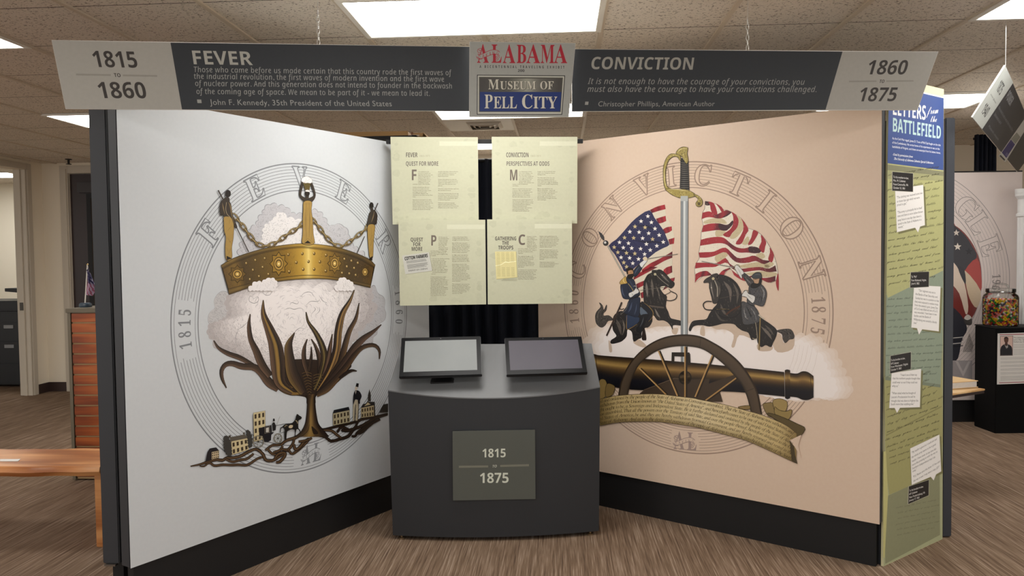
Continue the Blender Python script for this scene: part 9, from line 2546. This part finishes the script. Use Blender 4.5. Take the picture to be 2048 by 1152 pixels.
s.poly(b8((1350, 365), (1640, 368), (1655, 400), (1660, 570), (1610, 570), (1605, 440), (1395, 430), (1392, 550), (1345, 545)), '#2b251f')
s.up()
s.poly(b8((820, 1050), (900, 985), (1390, 795), (1700, 810), (1975, 800)) + b9((150, 880), (560, 740), (600, 790), (330, 1010), (380, 1180), (-200, 1180)), '#43372c')
s.line(b8((830, 1045), (900, 985), (1390, 795), (1480, 800)), 1.6, '#6a5a48')
s.up()
s.poly(ell(b8((1570, 785))[0], 13, 14), '#211b16')
s.poly(ell(b8((1570, 775))[0], 10.5, 11.5), '#5a4a34')
s.up()
# wheel
wo = b8((468, 1080), (500, 900), (560, 730), (650, 560), (800, 380), (1000, 220), (1250, 110), (1550, 70), (1815, 100)) + b9((200, 190), (400, 310), (600, 470), (750, 640), (870, 830), (960, 1030)) + c4((800, 440))
wi = b8((632, 1060), (690, 830), (790, 610), (930, 460), (1110, 345), (1330, 280), (1560, 265), (1815, 300)) + b9((190, 400), (400, 570), (560, 740), (690, 900), (780, 1110)) + c4((650, 400))
spk = [(b8((820, 630), (1260, 1065)), 4.4), (b8((1130, 340), (1445, 1085)), 4.4), (b8((1568, 270), (1568, 1100)), 4.8), (b9((215, 400), (-75, 1100)), 4.4), (b9((600, 790), (100, 1155)), 4.4)]
for p, w in spk:
    s.line([(x + 2.4, y + .4) for x, y in p], w, '#2a2119')
s.up()
for p, w in spk:
    s.line(p, w * .62, '#b08a56')
    s.line([(x - .8, y) for x, y in p], w * .2, '#d2ae78')
s.up()
s.strip(wo, wi, lambda a, t: ramp([(0, '#2c2018'), (.05, '#8a6a42'), (.1, '#31261c'), (.2, '#57493a'), (.8, '#4c4034'), (1, '#2b231b')], t), 60, 10)
s.up()
for a, b_ in ((b8((880, 315))[0], b8((940, 400))[0]), (b8((1832, 105))[0], b8((1812, 300))[0]), (b9((890, 960))[0], b9((760, 1010))[0])):
    s.line([a, b_], .7, '#1f1913')
s.up()
# scroll
rolls = ((c3, ((125, 10), (200, 0), (225, 90), (210, 200), (125, 240)), '#8d7645'), (c3, ((215, 60), (270, 50), (325, 90), (290, 190), (205, 210)), '#7c673c'), (c4, ((808, 315), (860, 292), (940, 300), (970, 440), (900, 470), (850, 420)), '#86734a'), (c4, ((940, 260), (1030, 238), (1118, 280), (1100, 400), (1000, 430), (950, 360)), '#a08a58'), (c4, ((960, 340), (1010, 380), (1100, 400), (1180, 380), (1140, 500), (1030, 480), (965, 440)), '#94804f'), (c4, ((860, 430), (1000, 450), (1250, 560), (1350, 628), (1230, 772), (1150, 770), (1100, 600)), '#5d5033'), (c4, ((490, 345), (630, 325), (640, 370), (560, 375)), '#8a744a'))
for m, p, c in rolls:
    q = catmull(m(*p), 3, True)
    s.line(q, 1.1, '#2e2616', closed=True)
    s.poly(q, c)
    s.up()
st_ = c3((125, 245), (350, 200), (650, 180), (900, 180), (1100, 205), (1330, 232)) + c4((0, 250), (300, 310), (600, 390), (850, 465), (1100, 575), (1240, 680))
sb = c3((128, 582), (380, 540), (650, 530), (900, 535), (1100, 560), (1380, 605)) + c4((0, 612), (300, 690), (600, 775), (900, 905), (1100, 1000), (1235, 1060))
s.strip(st_, sb, lambda a, t: mixc(ramp([(0, '#7d683c'), (.08, '#c8b07a'), (.5, '#ddcba0'), (.9, '#c8b27e'), (1, '#8a754a')], a), '#7a663e', max(0, t - .78) * 3.2), 60, 8)
s.up()
s.poly(c4((1150, 770), (1300, 700), (1260, 830), (1300, 1000), (1215, 850)), PPE)
s.poly(c4((1150, 770), (1210, 850), (1222, 960), (1252, 1072), (1180, 1040)), '#4d4330')
s.up()
s.line(catmull(st_, 5), .9, '#4a3c22')
s.line(catmull(sb, 5), .9, '#3c301c')
s.up()
SA, SB = resample(catmull(st_, 6), 160), resample(catmull(sb, 6), 160)
for k, tx in enumerate(('ed and ordained by the people of the State of Alabama in Convention assembled, That the State of Alabama now withdraws, and', 'withdrawn from the Union known as "the United States of America", and henceforth ceases to be one of said United States, and is', 'ght ought to be, a Sovereign and Independent State. Be it further declared and ordained by the people of the State of Alaba', 'ion assembled, That all the powers over the Territory of said State, and over the people thereof, heretofore delegated to the Go', 'ed States of America, be and they are hereby withdrawn from said Government, and are hereby resumed and vested in the', 'State of Alabama. And as it is the desire and purpose of the people of Alabama to meet the slaveholding States of the South')):
    C_ = [(a[0] + (b_[0] - a[0]) * (.15 + k * .163), a[1] + (b_[1] - a[1]) * (.15 + k * .163)) for a, b_ in zip(SA, SB)]
    g, Wd = layout('T', tx)
    for (adv, loops, tr), x in g:
        if not tr:
            continue
        q = x / Wd * 155
        i = int(q)
        p, p2 = C_[i], C_[min(i + 3, 159)]
        p = (p[0] + (C_[i + 1][0] - p[0]) * (q - i), p[1] + (C_[i + 1][1] - p[1]) * (q - i))
        L = math.hypot(p2[0] - p[0], p2[1] - p[1]) or 1
        ex, ey = (p2[0] - p[0]) / L, (p2[1] - p[1]) / L
        h = 9.2
        s._add([s.uv((p[0] + (ex * X + ey * Y) * h, p[1] + (ey * X - ex * Y) * h)) for X, Y in tr[0]], tr[1], '#40341e')
s.up()
s.build('mural_print', INKS, RTt)

# ---------------------------------------------------------------- the flag mural at the far right
s = GS
e1 = O(1900, 420, 3.838)
op = e1((120, 30), (210, 130), (290, 260), (350, 420), (368, 540))
ip = e1((150, 190), (215, 330), (240, 500), (235, 640), (205, 760))
gc, gro = fit_circle([s.uv(p) for p in ip])
gR = gro * 1.31
for k in range(10):
    r = gro + (gR - gro) * k / 9
    s.line([(gc[0] + math.cos(a / 60 * math.pi) * r, gc[1] + math.sin(a / 60 * math.pi) * r) for a in range(-34, 28) if not (1 < k < 8 and -9 < a < 0)], .006 if k in (0, 9) else .0025, '#9a9290', uv=True)
s.up(2)
for ch, p in zip('GLE', e1((60, 50), (160, 140), (262, 290))):
    u = s.uv(p)
    s.radial('R', ch, gc, math.atan2(u[1] - gc[1], u[0] - gc[0]), gro + (gR - gro) * .12, (gR - gro) * .74, 1, '#d9cdc8', '#8b8380', .006)
for ch, p in zip('196', e1((312, 512), (312, 552), (314, 595))):
    u = s.uv(p)
    s.radial('R', ch, gc, math.atan2(u[1] - gc[1], u[0] - gc[0]), gro + (gR - gro) * .38, .07, .7, '#8b8380')
s.up()
for p, c in ((((0, 110), (40, 120), (110, 175), (180, 270), (225, 380), (240, 480), (235, 640), (200, 770), (150, 850), (90, 900), (0, 900)), '#7a3430'), (((0, 110), (40, 125), (120, 200), (170, 280), (205, 360), (115, 460), (60, 470), (0, 400)), '#2c2a30'), (((115, 465), (206, 372), (240, 500), (236, 620), (160, 530)), '#a83c34'), (((115, 465), (236, 622), (205, 750), (150, 680), (120, 560)), '#cdb89c'), (((0, 400), (50, 430), (110, 560), (140, 740), (120, 800), (70, 640), (0, 540)), '#d9c6b4'), (((60, 430), (110, 460), (120, 570), (80, 500)), '#26242a')):
    s.poly(catmull(e1(*p), 3, True), c)
    s.up()
for c, r, col in ((e1((48, 175))[0], 7, '#cfc4b8'), (e1((58, 282))[0], 8, '#d9cfc2'), (e1((145, 318))[0], 8, '#17161c')):
    star(c, r, col)
s.up()
s.poly(catmull(e1((0, 770), (60, 780), (110, 850), (130, 920), (90, 1000), (60, 1140), (0, 1140)), 3, True), '#33343c')
s.poly(catmull(e1((105, 840), (130, 805), (165, 830), (165, 880), (120, 880)), 3, True), '#4a4644')
s.up()
s.poly(catmull(e1((108, 830), (135, 802), (165, 826), (135, 845)), 3, True), '#cfc8c0')
for k in range(4):
    s.line(e1((0, 985 + k * 22), (100, 975 + k * 22)), 1.6, '#c9c4c0' if k % 2 == 0 else '#26262a')
for k in range(8):
    s.line(e1((100 + k * 9, 1090), (150 + k * 4, 950 + k * 12)), 1.2, '#6d6866')
s.up()
s.poly(e1((10, 1155), (170, 1155), (170, 1330), (10, 1330)), '#a9a2a2')
s.up()
s.poly(e1((40, 1160), (100, 1280), (160, 1160), (140, 1160), (100, 1240), (60, 1160)), '#c6bfbd')
s.build('mural_print', INKS, GT)
